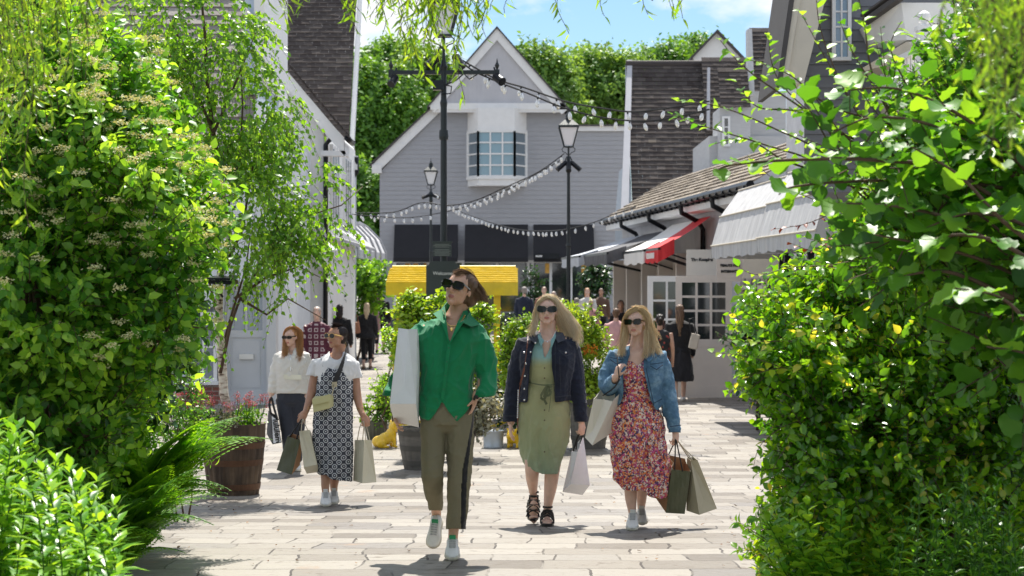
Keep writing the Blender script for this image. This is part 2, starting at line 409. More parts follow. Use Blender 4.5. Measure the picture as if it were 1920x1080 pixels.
def tiles(g, o, u, v, nw, nl, tw, ch, th=.028):
    """stepped plain tiles: o lower left corner on the roof plane, u along the eave, v up the slope (unit)"""
    o, u, v = Vector(o), Vector(u).normalized(), Vector(v).normalized(); n = u.cross(v).normalized()
    if n.z < 0: n = -n
    for j in range(nl):
        for i in range(nw):
            x0 = (i + (.5 if j % 2 else 0)) * tw; x1 = x0 + tw - .003
            if j % 2 and i == nw - 1: x1 = nw * tw
            if i == 0: x0 = 0
            k = random.random(); lift = th * (.8 + .5 * random.random()); sk = random.uniform(-.004, .004)
            g.att = min(1, max(0, random.gauss(.42, .13)))
            a = o + u * x0 + v * (j * ch + sk); b = o + u * x1 + v * (j * ch + sk)
            c = o + u * x1 + v * (j * ch + ch * 1.1); d = o + u * x0 + v * (j * ch + ch * 1.1)
            g.add([a, b, c, d, a + n * lift, b + n * lift, c + n * .006, d + n * .006], [(4, 5, 6, 7), (0, 1, 5, 4), (0, 4, 7, 3), (1, 2, 6, 5)])
def clap(g, xl, xr, y, z0, z1, step, th=.02, y1=None):
    """horizontal boards on a wall facing -Y; xl/xr give the outline at height z"""
    z = z0
    while z < z1 - 1e-4:
        zt = min(z + step, z1)
        a, b = xl(z), xr(z); c, d = xr(zt), xl(zt)
        if b - a > .02 and c - d > -.01:
            c = max(c, d + .01)
            g.add([(a, y - th, z), (b, y - th, z), (c, y - .002, zt), (d, y - .002, zt), (a, y, z), (b, y, z)], [(0, 1, 2, 3), (4, 5, 1, 0)])
        z = zt
def window(parent, x0, x1, z0, z1, y, cols, rows, fmat, gmat, fw=.06, bar=.03, name='window', depth=.06):
    """a glazed window facing -Y"""
    g = G()
    g.box(x0, x0 + fw, y - depth, y, z0, z1); g.box(x1 - fw, x1, y - depth, y, z0, z1)
    g.box(x0 + fw, x1 - fw, y - depth, y, z1 - fw, z1); g.box(x0 + fw, x1 - fw, y - depth, y, z0, z0 + fw)
    for i in range(1, cols):
        x = x0 + fw + (x1 - x0 - 2 * fw) * i / cols; g.box(x - bar / 2, x + bar / 2, y - depth + .012, y - .012, z0 + fw, z1 - fw)
    for j in range(1, rows):
        z = z0 + fw + (z1 - z0 - 2 * fw) * j / rows; g.box(x0 + fw, x1 - fw, y - depth + .015, y - .015, z - bar / 2, z + bar / 2)
    w = mk(name, g, fmat, parent)
    p = G(); p.box(x0 + fw, x1 - fw, y - depth * .5, y - depth * .4, z0 + fw, z1 - fw)
    mk('pane', p, gmat, w)
    return w
def X(px, d): return (px - CX) / F * d
def Z(py, d): return CH - (py - HY) / F * d

# ================================================================== grey clapboard house at the end of the street
D = 72.0; zb = gz(D)
H = empty('clapboard_house', (X(930, D), D, zb), 'grey clapboard house with a tall gable and bay window closing off the street', 'house')
pts = [(712, 324), (818, 205), (932, 62), (1055, 205), (1085, 240)]
def lin(z, prof):
    for (za, xa), (zc, xc) in zip(prof, prof[1:]):
        if z <= zc: return xa + (xc - xa) * (z - za) / (zc - za)
    return prof[-1][1]
L_ = [(zb, X(712, D)), (Z(324, D), X(712, D)), (Z(205, D), X(818, D)), (Z(60, D), X(932, D))]
R_ = [(zb, X(1170, D)), (Z(240, D), X(1170, D)), (Z(239, D), X(1083, D)), (Z(205, D), X(1052, D)), (Z(60, D), X(932, D))]
g = G(); clap(g, lambda z: lin(z, L_), lambda z: lin(z, R_), D, zb + .55, Z(205, D), .17)
g.prism([(X(712, D), D + .01, zb), (X(1170, D), D + .01, zb), (X(1170, D), D + .01, Z(240, D)), (X(1083, D), D + .01, Z(240, D)), (X(1052, D), D + .01, Z(205, D)), (X(932, D), D + .01, Z(62, D)), (X(818, D), D + .01, Z(205, D)), (X(712, D), D + .01, Z(324, D))], (0, 8, 0))
mk('wall', g, GREYCLAP, H)
g = G(); g.box(X(712, D) - .03, X(1170, D) + .03, D - .09, D - .01, zb, zb + .55); mk('plinth', g, PLINTH, H)
# projecting gable panel of pale vertical boards with its own fascia
g = G(); yy = D - .45
g.prism([(X(812, D), yy, Z(203, D)), (X(1055, D), yy, Z(203, D)), (X(932, D), yy, Z(66, D))], (0, .45, 0))
for k in range(30):
    x = X(822 + k * 8, D); zt = Z(66, D) - abs(x - X(932, D)) / (X(1055, D) - X(932, D)) * (Z(66, D) - Z(203, D))
    if zt - .1 > Z(200, D): g.box(x, x + .012, yy - .008, yy - .001, Z(201, D), zt - .05)
mk('gable_panel', g, PALEGREY, H)
g = G()
g.box(X(808, D), X(1060, D), yy - .12, yy + .02, Z(208, D), Z(196, D)); g.box(X(812, D), X(1056, D), yy - .07, yy + .02, Z(213, D), Z(208, D))
g.bar((X(1012, D), yy - .04, Z(95, D) - 1.0), (X(1012, D), yy - .04, Z(95, D) - 1.01), .01)
mk('gable_fascia', g, WHITE, H)
g = G()
def barge(x0, y0, x1, y1, w, yb, dep=.10):
    a = Vector((X(x0, D), yb, Z(y0, D))); b = Vector((X(x1, D), yb, Z(y1, D))); n = (b - a).cross(Vector((0, 1, 0))).normalized()
    if n.z > 0: n = -n
    g.prism([a, b, b + n * w, a + n * w], (0, -dep, 0))
barge(932, 56, 1064, 207, .30, yy - .02); barge(932, 56, 806, 202, .30, yy - .03)
barge(822, 190, 698, 310, .34, D - .06); g.box(X(698, D), X(716, D), D - .2, D + .02, Z(325, D), Z(309, D))
g.box(X(1083, D), X(1172, D), D - .12, D + .01, Z(246, D), Z(237, D))
mk('barge_board', g, WHITE, H)
g = G()
for (x0, y0, x1, y1) in ((932, 53, 1068, 208), (932, 53, 802, 202)):
    a = Vector((X(x0, D), yy - .2, Z(y0, D))); b = Vector((X(x1, D), yy - .2, Z(y1, D))); g.prism([a, b, b + Vector((0, 0, -.08)), a + Vector((0, 0, -.08))], (0, 9, 0))
a = Vector((X(824, D), D - .25, Z(186, D))); b = Vector((X(694, D), D - .25, Z(308, D))); g.prism([a, b, b + Vector((0, 0, -.08)), a + Vector((0, 0, -.08))], (0, 8, 0))
g.box(X(1081, D), X(1174, D), D - .2, D + 5, Z(237, D), Z(234, D))
mk('roof', g, plain('roof_edge', (.07, .065, .065), .8), H)
# bay window
by = D - .75
bay = [(X(877, D), D - .02), (X(897, D), by), (X(965, D), by), (X(987, D), D - .02)]
g = G()
def slab(z0, z1, grow=0):
    P = [(bay[0][0] - grow, bay[0][1]), (bay[1][0] - grow * .6, bay[1][1] - grow), (bay[2][0] + grow * .6, bay[2][1] - grow), (bay[3][0] + grow, bay[3][1])]
    g.prism([(x, y, z0) for x, y in P], (0, 0, z1 - z0))
slab(Z(245, D), Z(205, D)); slab(Z(249, D), Z(245, D), .04); mk('bay_panel', g, WHITE, H); g = G()
slab(Z(350, D), Z(334, D), .0); slab(Z(338, D), Z(333, D), .06); mk('bay_sill', g, WHITE, H)
zr = [Z(y, D) for y in (333, 249)]
g = G(); gp = G(); gd = G()
for (a, b), cols, tgt in (((bay[0], bay[1]), 1, gd), ((bay[1], bay[2]), 3, gp), ((bay[2], bay[3]), 1, gd)):
    A = Vector((a[0], a[1], 0)); B = Vector((b[0], b[1], 0)); u = (B - A)
    for i in range(cols + 1):
        p = A + u * i / cols; w = .09 if i in (0, cols) else .055
        g.bar((p.x, p.y, zr[0]), (p.x, p.y, zr[1]), w, w)
    for j in range(5):
        z = zr[0] + (zr[1] - zr[0]) * j / 4; w = .09 if j in (0, 4) else .055
        g.bar((A.x, A.y, z), (B.x, B.y, z), w * .8, w)
    o = Vector((0, .03, 0)); tgt.add([A + o + Vector((0, 0, zr[0])), B + o + Vector((0, 0, zr[0])), B + o + Vector((0, 0, zr[1])), A + o + Vector((0, 0, zr[1]))], [(0, 1, 2, 3)])
wf = mk('window', g, WHITE, H); mk('pane', gp, GLASSB, wf, None); mk('pane', gd, glassmat('bay_side_glass', (.14, .19, .23)), wf)
# black canvas awnings
for x0, x1 in ((740, 859), (872, 990), (1000, 1113)):
    g = G(); a, b = X(x0, D), X(x1, D); zt, zm, zl = Z(421, D), Z(484, D), Z(492, D)
    g.add([(a, D - .05, zt), (b, D - .05, zt), (b, D - .8, zm), (a, D - .8, zm), (a, D - .8, zl), (b, D - .8, zl), (a, D - .05, zm), (b, D - .05, zm)],
          [(3, 2, 1, 0), (4, 5, 2, 3), (0, 6, 3), (1, 2, 7)])
    mk('awning', g, BLACKFAB, H)
# shop front below the awnings
g = G(); g.box(X(745, D), X(985, D), D - .05, D - .03, zb + .6, Z(488, D)); g.box(X(1003, D), X(1108, D), D - .05, D - .03, zb + .1, Z(488, D)); mk('shop_window', g, GLASSD, H)
g = G()
for x in (738, 800, 866, 930, 988, 996, 1030, 1068, 1112): g.box(X(x, D), X(x, D) + .1, D - .11, D - .05, zb + .55, Z(490, D))
g.box(X(738, D), X(1114, D), D - .115, D - .052, Z(493, D), Z(488, D))
mk('shop_frame', g, WHITE, H)
g = G(); g.box(X(1002, D), X(1047, D), D - .95, D - .87, Z(486, D), Z(476, D)); sg = mk('shop_sign', g, BLACKM, H)
g = G(); [g.box(X(1004 + k * 2, D), X(1005.4 + k * 2, D), D - .965, D - .952, Z(483, D), Z(479.5, D)) for k in range(6)]; mk('lettering', g, WHITE, sg)
WARM = plain('yellow_display', (.75, .42, .08), .6, var=.3, vs=6)
g = G()
for x in (760, 775, 795, 815, 838, 1022, 1090): g.box(X(x, D), X(x + 9, D), D - .10, D - .06, Z(512, D), Z(494, D))
mk('window_display', g, WARM, H)

# ================================================================== left side: white rendered building, its tall roof, and the near shop
# white gabled building, d 38..46
D1 = 38.0
B = empty('white_gabled_building', (X(560, D1), D1, 0), 'white rendered building with a long sloping gable edge behind the birch', 'building')
xr = X(607, D1); xl = X(300, D1)
ridge = (X(415, D1), Z(-10, D1))
ev = (xr, Z(228, D1))
g = G()
g.prism([(xl, D1, 0), (xr, D1, 0), (xr, D1, Z(262, D1) + .35), (ridge[0], D1, ridge[1] - .2), (xl, D1, ridge[1] - 1.2)], (0, 7.6, 0))
mk('wall', g, RENDER, B)
g = G()
a = Vector((X(648, D1), D1 - .32, Z(262, D1))); b = Vector((X(440, D1), D1 - .32, Z(262 - 208 * 1.18, D1)))
n = Vector((-.15, 0, -.30))
g.prism([a, b, b + Vector((0, 0, -.34)), a + Vector((0, 0, -.34))], (0, .10, 0))
g.box(X(606, D1), X(648, D1), D1 - .32, D1, Z(262, D1) - .34, Z(262, D1) - .24)
g.box(X(648, D1) - .04, X(648, D1), D1 - .3, D1 + .9, Z(262, D1) - .3, Z(262, D1) - .08)
mk('barge_board', g, WHITE, B)
g = G(); s1 = (b - a).normalized()
a2 = a + Vector((.1, -.1, .0)); tiles(g, a2, Vector((0, 1, 0)), s1, 5, 30, .25, .12)
mk('roof', g, TILE, B, attr=True)
g = G()
g.tube([(X(626, D1), D1 - .2, Z(258, D1)), (X(612, D1), D1 - .12, Z(272, D1)), (X(611, D1), D1 - .12, 0)], .05, 8)
g.tube([(X(649, D1) + .05, D1 - .35, Z(262, D1)), (X(649, D1) + .05, D1 + .9, Z(262, D1))], .06, 8)
mk('downpipe', g, BLACKM, B, smooth=True)
# side wall facing the street with windows (pale blue-grey)
for y0 in (39.2, 42.2):
    g = G(); z0, z1 = 3.3, 4.9
    g.box(xr, xr + .05, y0, y0 + 1.6, z0, z1)
    for k in range(4): g.box(xr + .05, xr + .07, y0 + .03 + k * .52, y0 + .06 + k * .52, z0, z1)
    w = mk('window', g, WHITE, B); g = G()
    for k in range(3): g.box(xr + .045, xr + .058, y0 + .1 + k * .5, y0 + .48 + k * .5, z0 + .08, z1 - .08)
    mk('pane', g, glassmat('side_glass%d' % y0, (.10, .16, .22)), w)
# building behind with the tall dark roof facing the camera
D2 = 45.8
B = empty('tall_roofed_building', (X(570, D2), D2, 0), 'building with a tall dark tiled roof and white gable verge on the left', 'building')
xr2 = X(658, D2)
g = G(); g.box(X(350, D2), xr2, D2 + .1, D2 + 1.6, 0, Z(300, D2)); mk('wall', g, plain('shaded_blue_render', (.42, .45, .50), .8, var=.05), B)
sl = Vector((0, .62, 1)).normalized(); e0 = Vector((X(655, D2) - 3.5, D2 - .3, Z(305, D2)))
g = G(); tiles(g, e0, (1, 0, 0), sl, 17, 42, .205, .135); mk('roof', g, TILE, B, attr=True)
g = G(); c = Vector((X(655, D2), D2 - .35, Z(316, D2)))
g.prism([c, c + sl * 6.2, c + sl * 6.2 + Vector((0, .3, 0)), c + Vector((0, .3, 0))], (.10, 0, 0))
g.box(c.x - .1, c.x + .22, c.y, c.y + .25, c.z - .05, c.z + .28)
mk('verge_board', g, WHITE, B)
g = G(); g.tube([(c.x + .2, c.y, c.z + .25), (c.x + .2, c.y + .1, c.z - .1), (c.x + .05, c.y + .2, c.z - .3), (c.x + .05, c.y + .2, 0)], .05, 8); mk('downpipe', g, BLACKM, B, smooth=True)
# near shop on the left: pale tiled roof, blue-white wall, grey door, window over brick plinth
D0 = 32.0
B = empty('tiled_roof_shop', (X(400, D0), D0, 0), 'pale shop with a broad tiled roof and a grey panelled door behind the barrel', 'shop')
xr0 = X(517, D0); x00 = X(40, D0)
g = G(); g.box(x00, X(352, D0), D0, D0 + 5.5, .0, Z(245, D0)); g.box(X(352, D0), X(417, D0), D0, D0 + 5.5, Z(575, D0), Z(245, D0)); g.box(X(352, D0), X(417, D0), D0, D0 + 5.5, 0, Z(716, D0))
g.box(X(417, D0), xr0, D0, D0 + 5.5, Z(532, D0), Z(245, D0)); g.box(X(503, D0), xr0, D0, D0 + 5.5, 0, Z(532, D0)); g.box(X(417, D0), X(503, D0), D0 + .3, D0 + 5.5, 0, Z(532, D0))
g.box(X(352, D0), X(417, D0), D0 + .3, D0 + 5.5, Z(716, D0), Z(575, D0))
mk('wall', g, plain('pale_blue_render', (.66, .70, .74), .8, var=.05), B)
g = G(); tiles(g, (x00, D0 - .4, Z(262, D0)), (1, 0, 0), Vector((0, .75, 1)), 15, 26, .26, .215, .035); mk('roof', g, TILEP, B, attr=True)
g = G(); g.box(x00, X(492, D0), D0 - .45, D0 - .38, Z(268, D0), Z(258, D0)); g.box(X(488, D0), X(531, D0), D0 - .3, D0 + .01, Z(180, D0) - .1, Z(176, D0)) if 0 else 0; g.box(X(480, D0), X(500, D0), D0 - .25, D0 + 3, Z(150, D0), Z(-70, D0)); g.prism([(X(410, D0), D0 - .3, Z(-50, D0)), (X(410, D0), D0 - .3, Z(-35, D0)), (X(500, D0), D0 - .3, Z(80, D0)), (X(500, D0), D0 - .3, Z(60, D0))], (0, .1, 0))
mk('fascia', g, WHITE, B)
g = G(); g.box(X(462, D0), X(482, D0), D0 - .2, D0 + 3, Z(176, D0), Z(-70, D0)); mk('dormer', g, plain('dormer_blue', (.42, .50, .60), .6), B)
# brick plinth + window
def brickmat():
    m, t, b = nt('red_brick'); co = coords(t, (1, 1, 1)); sw = N(t, 'ShaderNodeSeparateXYZ'); cb = N(t, 'ShaderNodeCombineXYZ')
    t.links.new(co, sw.inputs[0]); t.links.new(sw.outputs[0], cb.inputs[0]); t.links.new(sw.outputs[2], cb.inputs[1])
    br = N(t, 'ShaderNodeTexBrick'); br.inputs['Scale'].default_value = 1; br.inputs['Brick Width'].default_value = .225; br.inputs['Row Height'].default_value = .075; br.inputs['Mortar Size'].default_value = .008
    br.inputs['Color1'].default_value = (.25, .09, .06, 1); br.inputs['Color2'].default_value = (.16, .06, .05, 1); br.inputs['Mortar'].default_value = (.3, .26, .22, 1)
    t.links.new(cb.outputs[0], br.inputs['Vector']); t.links.new(br.outputs[0], b.inputs['Base Color']); b.inputs['Roughness'].default_value = .85; return m
g = G(); g.box(X(340, D0), X(413, D0), D0 - .12, D0 - .005, 0, Z(716, D0)); mk('brick_plinth', g, brickmat(), B)
window(B, X(356, D0), X(408, D0), Z(716, D0), Z(585, D0), D0 - .01, 2, 2, WHITE, glassmat('shop_glass', (.14, .18, .24)), .06, .03)
g = G(); g.box(X(350, D0), X(412, D0), D0 - .18, D0 - .01, Z(721, D0), Z(714, D0)); mk('sill', g, WHITE, B)
# door
def panel_door(parent, x0, x1, z0, z1, y, mat, gmat, glaze=.45, cols=2, rows=1, box=True, th=.05):
    g = G(); w = x1 - x0; s = .12 * w if w < 1.2 else .12; zg = z0 + (z1 - z0) * glaze; lock = .12
    g.box(x0, x0 + s, y, y + th, z0, z1); g.box(x1 - s, x1, y, y + th, z0, z1)
    g.box(x0 + s, x1 - s, y, y + th, z1 - s, z1); g.box(x0 + s, x1 - s, y, y + th, z0, z0 + .2); g.box(x0 + s, x1 - s, y, y + th, zg - lock, zg)
    for i in range(1, cols):
        x = x0 + s + (w - 2 * s) * i / cols; g.box(x - .018, x + .018, y + .006, y + th - .006, zg, z1 - s)
    for j in range(1, rows):
        z = zg + (z1 - s - zg) * j / rows; g.box(x0 + s, x1 - s, y + .01, y + th - .01, z - .018, z + .018)
    g.box(x0 + s, x1 - s, y + .022, y + th - .008, z0 + .2, zg - lock)
    g.box(x0 + s + .04, x1 - s - .04, y + .012, y + .022, z0 + .25, zg - lock - .05)
    d = mk('door', g, mat, parent); p = G(); p.box(x0 + s, x1 - s, y + .02, y + .03, zg, z1 - s); mk('pane', p, gmat, d); return d
dr = panel_door(B, X(420, D0), X(500, D0), .02, Z(536, D0), D0 + .12, DOORGREY, glassmat('door_glass', (.25, .30, .36)), .62, 2, 1)
g = G(); g.box(X(447, D0), X(474, D0), D0 + .085, D0 + .125, Z(674, D0), Z(664, D0)); mk('letterbox', g, STEEL, dr)
g = G(); g.box(X(413, D0), X(420, D0), D0 - .03, D0 + .3, 0, Z(528, D0)); g.box(X(500, D0), X(518, D0), D0 - .03, D0 + .3, 0, Z(528, D0)); g.box(X(420, D0), X(500, D0), D0 - .03, D0 + .3, Z(536, D0), Z(528, D0)); g.box(X(413, D0), X(505, D0), D0 - .25, D0 + .3, 0.005, .02)
mk('door_frame', g, DOORGREY, B)
# far left row shopfront under canopies
DL = 41.0
B = empty('canopied_shopfront', (X(600, DL), DL, 0), 'shaded shop front with white framed glazing below flat canopies on the left', 'shop')
g = G()
xw = X(560, DL)
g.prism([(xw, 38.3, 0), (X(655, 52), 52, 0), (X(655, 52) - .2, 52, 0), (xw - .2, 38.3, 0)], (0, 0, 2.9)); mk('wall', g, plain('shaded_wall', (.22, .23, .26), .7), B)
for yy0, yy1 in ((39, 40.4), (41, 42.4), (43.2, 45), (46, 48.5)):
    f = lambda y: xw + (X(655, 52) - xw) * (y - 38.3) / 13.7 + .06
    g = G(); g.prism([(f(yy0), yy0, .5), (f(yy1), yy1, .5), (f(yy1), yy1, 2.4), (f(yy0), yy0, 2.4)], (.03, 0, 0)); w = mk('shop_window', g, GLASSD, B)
    g = G()
    for k in range(4):
        y = yy0 + (yy1 - yy0) * k / 3; g.bar((f(y) + .05, y, .1), (f(y) + .05, y, 2.5), .07, .07)
    for z in (.5, 1.1, 1.75, 2.45): g.bar((f(yy0) + .05, yy0, z), (f(yy1) + .05, yy1, z), .05, .05)
    mk('frame', g, PINKW, w)
g = G(); yA, yB = 37.8, 46
for (x0, y0, x1, y1, z) in ((-3.75, 37.6, -2.75, 46, 2.95),):
    g.prism([(x0, y0, z + .35), (X(590, y0) + .2, y0, z), (X(703, y1), y1, z - .1), (x0, y1, z + .3)], (0, 0, .07))
mk('canopy', g, plain('grey_canopy', (.45, .45, .47), .6), B)
g = G(); y0 = 37.4; g.prism([(X(594, y0), y0, Z(468, y0)), (X(637, y0), y0, Z(472, y0)), (X(637, y0), y0, Z(500, y0)), (X(597, y0), y0, Z(500, y0))], (0, .02, 0)); g.prism([(X(590, y0), y0 + .9, Z(440, y0)), (X(637, y0), y0, Z(472, y0)), (X(594, y0), y0, Z(468, y0)), (X(570, y0), y0 + .9, Z(440, y0))], (0, 0, .012))
mk('awning', g, plain('white_canvas', (.74, .73, .70), .85, var=.05), B)
# striped quarter-round awning further on
AW = empty('hooped_awning', (X(690, 50), 50, 2.2), 'pale hooped awning with dark piping over a shop front on the left', 'awning')
g = G(); y0, y1 = 48.0, 53.0; prof = [(-4.6, 3.8), (-4.35, 3.66), (-4.0, 3.3), (-3.85, 2.95), (-3.85, 2.74)]
sc0 = lambda p: p
for i in range(len(prof) - 1):
    (a, za), (b, zb2) = prof[i], prof[i + 1]
    g.prism([(a, y0, za), (b, y0, zb2), (b + .35, y1, zb2), (a + .35, y1, za)], (-.02, 0, -.02))
g.add([(a, y0, za) for a, za in prof] + [(prof[0][0], y0, prof[-1][1])], [(5, 4, 3, 2, 1, 0)])
mk('canvas', g, plain('pale_striped_canvas', (.62, .62, .64), .8, var=.08), AW)
g = G()
for k in range(6):
    yk = y0 + (y1 - y0) * k / 5; dx = .35 * k / 5; g.tube([(a + dx + .02, yk, za + .02) for a, za in prof], .03, 5)
mk('piping', g, plain('dark_piping', (.46, .46, .48), .7), AW)

# ================================================================== right side
# tall dark roofs
DR = 50.0
B = empty('dark_roofed_building', (X(1250, DR), DR, 0), 'dark brown tiled roof with a white verge, right of the grey house', 'building')
sl = Vector((0, .70, 1)).normalized()
g = G(); nl = 33; x0 = X(1186, DR); e0 = Vector((x0, DR, Z(398, DR)))
tiles(g, e0, (1, 0, 0), sl, 13, nl, .205, .155); mk('roof', g, TILE, B, attr=True)
g = G(); tiles(g, Vector((X(1334, DR), DR + 1.2, Z(240, DR))), (1, 0, 0), sl, 8, 17, .2, .155); mk('roof', g, TILE, B, attr=True)
g = G(); top = e0 + sl * (nl * .155)
g.tube([top + Vector((0, 0, .03)), top + Vector((13 * .205, 0, .03))], .09, 8); mk('ridge', g, plain('ridge_tile', (.06, .05, .048), .8), B)
g = G(); c = Vector((X(1163, DR), DR - .3, Z(398, DR)))
tp = Vector((X(1176, DR + 3), DR + 3, Z(112, DR + 3)))
g.prism([c, tp, tp + Vector((.14, 0, 0)), c + Vector((.2, 0, 0))], (0, .1, 0))
g.prism([(X(1334, DR), DR + 1, Z(118, DR)), (X(1328, DR), DR + .4, Z(240, DR)), (X(1334, DR) + .0, DR + .4, Z(240, DR)), (X(1339, DR), DR + 1, Z(118, DR))], (0, .1, 0))
mk('verge_board', g, PALEGREY, B)
g = G(); g.prism([(X(1172, DR), DR - .1, 0), (X(1345, DR), DR - .1, 0), (X(1345, DR), DR - .1, Z(398, DR)), (X(1186, DR), DR - .1, Z(398, DR)), (X(1180, DR), DR + .8, Z(300, DR)), (X(1168, DR), DR - .1, Z(398, DR))], (0, 4, 0))
g.prism([(X(1180, DR), DR + .4, Z(400, DR)), (X(1187, DR), DR + .4, Z(400, DR)), (X(1187, DR), DR + 3.2, Z(120, DR + 3))], (0, .3, 0))
mk('wall', g, BLUEGREY, B)
# taller pair with white gable wall and dormer window
DQ = 44.0
B = empty('dormered_building', (X(1400, DQ), DQ, 0), 'tall narrow tiled roof and white walled dormer at the upper right', 'building')
g = G(); g.box(X(1330, DQ), X(1480, DQ), DQ, DQ + 4, 0, Z(255, DQ)); g.box(X(1345, DQ), X(1402, DQ), DQ - .5, DQ + 1, Z(330, DQ), Z(205, DQ)); g.prism([(X(1400, DQ), DQ - .3, Z(180, DQ)), (X(1412, DQ), DQ - .3, Z(180, DQ)), (X(1412, DQ), DQ + .2, Z(52, DQ)), (X(1404, DQ), DQ + .2, Z(52, DQ))], (0, .4, 0))
g.box(X(1400, DQ), X(1475, DQ), DQ + .1, DQ + 3, Z(300, DQ), Z(170, DQ))
mk('wall', g, plain('grey_blue_boards', (.52, .52, .52), .7, var=.08, stretch=(1, 1, 6)), B)
g = G(); tiles(g, (X(1412, DQ), DQ - .2, Z(150, DQ)), (1, 0, 0), sl, 5, 12, .17, .13); mk('roof', g, TILE, B, attr=True); g = G(); tiles(g, (X(1345, DQ), DQ - .7, Z(207, DQ)), (1, 0, 0), sl, 4, 9, .17, .13)
mk('roof', g, TILE, B, attr=True)
window(B, X(1349, DQ), X(1364, DQ), Z(278, DQ), Z(222, DQ), DQ - .51, 1, 3, WHITE, GLASSD, .05, .025)
DG = 60.0
B = empty('small_white_gable', (X(1343, DG), DG, 0), 'small white gable peeking over the dark roofs at the upper right', 'building')
g = G(); g.prism([(X(1300, DG), DG, 0), (X(1388, DG), DG, 0), (X(1388, DG), DG, Z(106, DG)), (X(1344, DG), DG, Z(62, DG)), (X(1300, DG), DG, Z(106, DG))], (0, 4, 0)); mk('wall', g, RENDER, B)
g = G()
for (xa, ya, xb, yb) in ((1344, 56, 1294, 108), (1344, 56, 1394, 108)):
    a = Vector((X(xa, DG), DG - .2, Z(ya, DG))); b = Vector((X(xb, DG), DG - .2, Z(yb, DG))); g.prism([a, b, b + Vector((0, 0, -.1)), a + Vector((0, 0, -.1))], (0, 4.4, 0))
mk('roof', g, plain('roof_edge', (.07, .065, .065), .8), B)

# shop row, wall line from A (near) to Bf (far)
A_ = Vector((4.25, 33.0, 0)); Bf = Vector((2.75, 48.0, 0)); du = (Bf - A_).normalized(); dn = Vector((-du.y, du.x, 0)).normalized()
if dn.x > 0: dn = -dn        # outward, into the street
def RP(s, o, z): return A_ + du * s + dn * o + Vector((0, 0, z))      # s metres along, o metres out
LEN = (Bf - A_).length
B = empty('pent_roofed_shop_row', RP(7, 0, 0), 'low shop row with a moss speckled pent roof and black gutter on the right', 'shop row')
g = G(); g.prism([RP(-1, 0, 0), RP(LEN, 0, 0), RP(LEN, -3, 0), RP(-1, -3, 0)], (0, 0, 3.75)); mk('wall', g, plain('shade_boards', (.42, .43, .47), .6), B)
e = RP(-1.6, .45, 3.68); up = (dn * -1.0 + Vector((0, 0, .62))).normalized()
g = G(); tiles(g, e, du, up, 62, 9, .27, .2, .035); mk('roof', g, attrmat('mossy_roof_tiles', [(0, (.10, .085, .07)), (.45, (.22, .185, .15)), (.8, (.33, .28, .22)), (1, (.36, .30, .14))], .8, 50, .6, dirt=.25), B, attr=True)
g = G(); g.tube([RP(-1.6, .52, 3.63), RP(LEN, .52, 3.63)], .07, 8)
for s in (1.5, 4.5, 8.2, 12): g.tube([RP(s, .52, 3.6), RP(s, .5, 3.42), RP(s + .1, .15, 3.25), RP(s + .1, .06, 3.1), RP(s + .1, .06, 2.7)], .05, 8)
for k in range(30): g.bar(RP(-1.4 + k * .56, .42, 3.55), RP(-1.4 + k * .56, .6, 3.60), .03, .05)
mk('gutter', g, BLACKM, B, smooth=False)
g = G(); g.prism([RP(-1.6, .40, 3.42), RP(LEN, .40, 3.42), RP(LEN, .05, 3.42), RP(-1.6, .05, 3.42)], (0, 0, .12)); mk('soffit', g, WHITE, B)
# glazed shop fronts below
def front(s0, s1, z0, z1, cols, rows, name='shop_window', mat=PINKW, off=.06):
    g = G(); g.prism([RP(s0, off, z0), RP(s1, off, z0), RP(s1, off, z1), RP(s0, off, z1)], dn * .02); w = mk(name, g, GLASSD, B)
    g = G()
    for k in range(cols + 1):
        s = s0 + (s1 - s0) * k / cols; g.bar(RP(s, off + .04, z0), RP(s, off + .04, z1), .09, .09)
    for k in range(rows + 1):
        z = z0 + (z1 - z0) * k / rows; g.bar(RP(s0, off + .04, z), RP(s1, off + .04, z), .06, .07)
    g.prism([RP(s0, off, .02), RP(s1, off, .02), RP(s1, off, z0), RP(s0, off, z0)], dn * .06)
    mk('frame', g, mat, w)
for s in (-.8, 3.6, 5.6, 7.7, 9.8, 11.8): front(s, s + 1.7, .85, 2.5, 3, 3)
# pillar fins between the fronts
for s in (5.45, 7.5, 9.6, 11.7, 13.7): g = G(); g.prism([RP(s, .08, 0), RP(s + .13, .08, 0), RP(s + .13, .42, 0), RP(s, .42, 0)], (0, 0, 2.65)); mk('pilaster', g, PINKW, B)
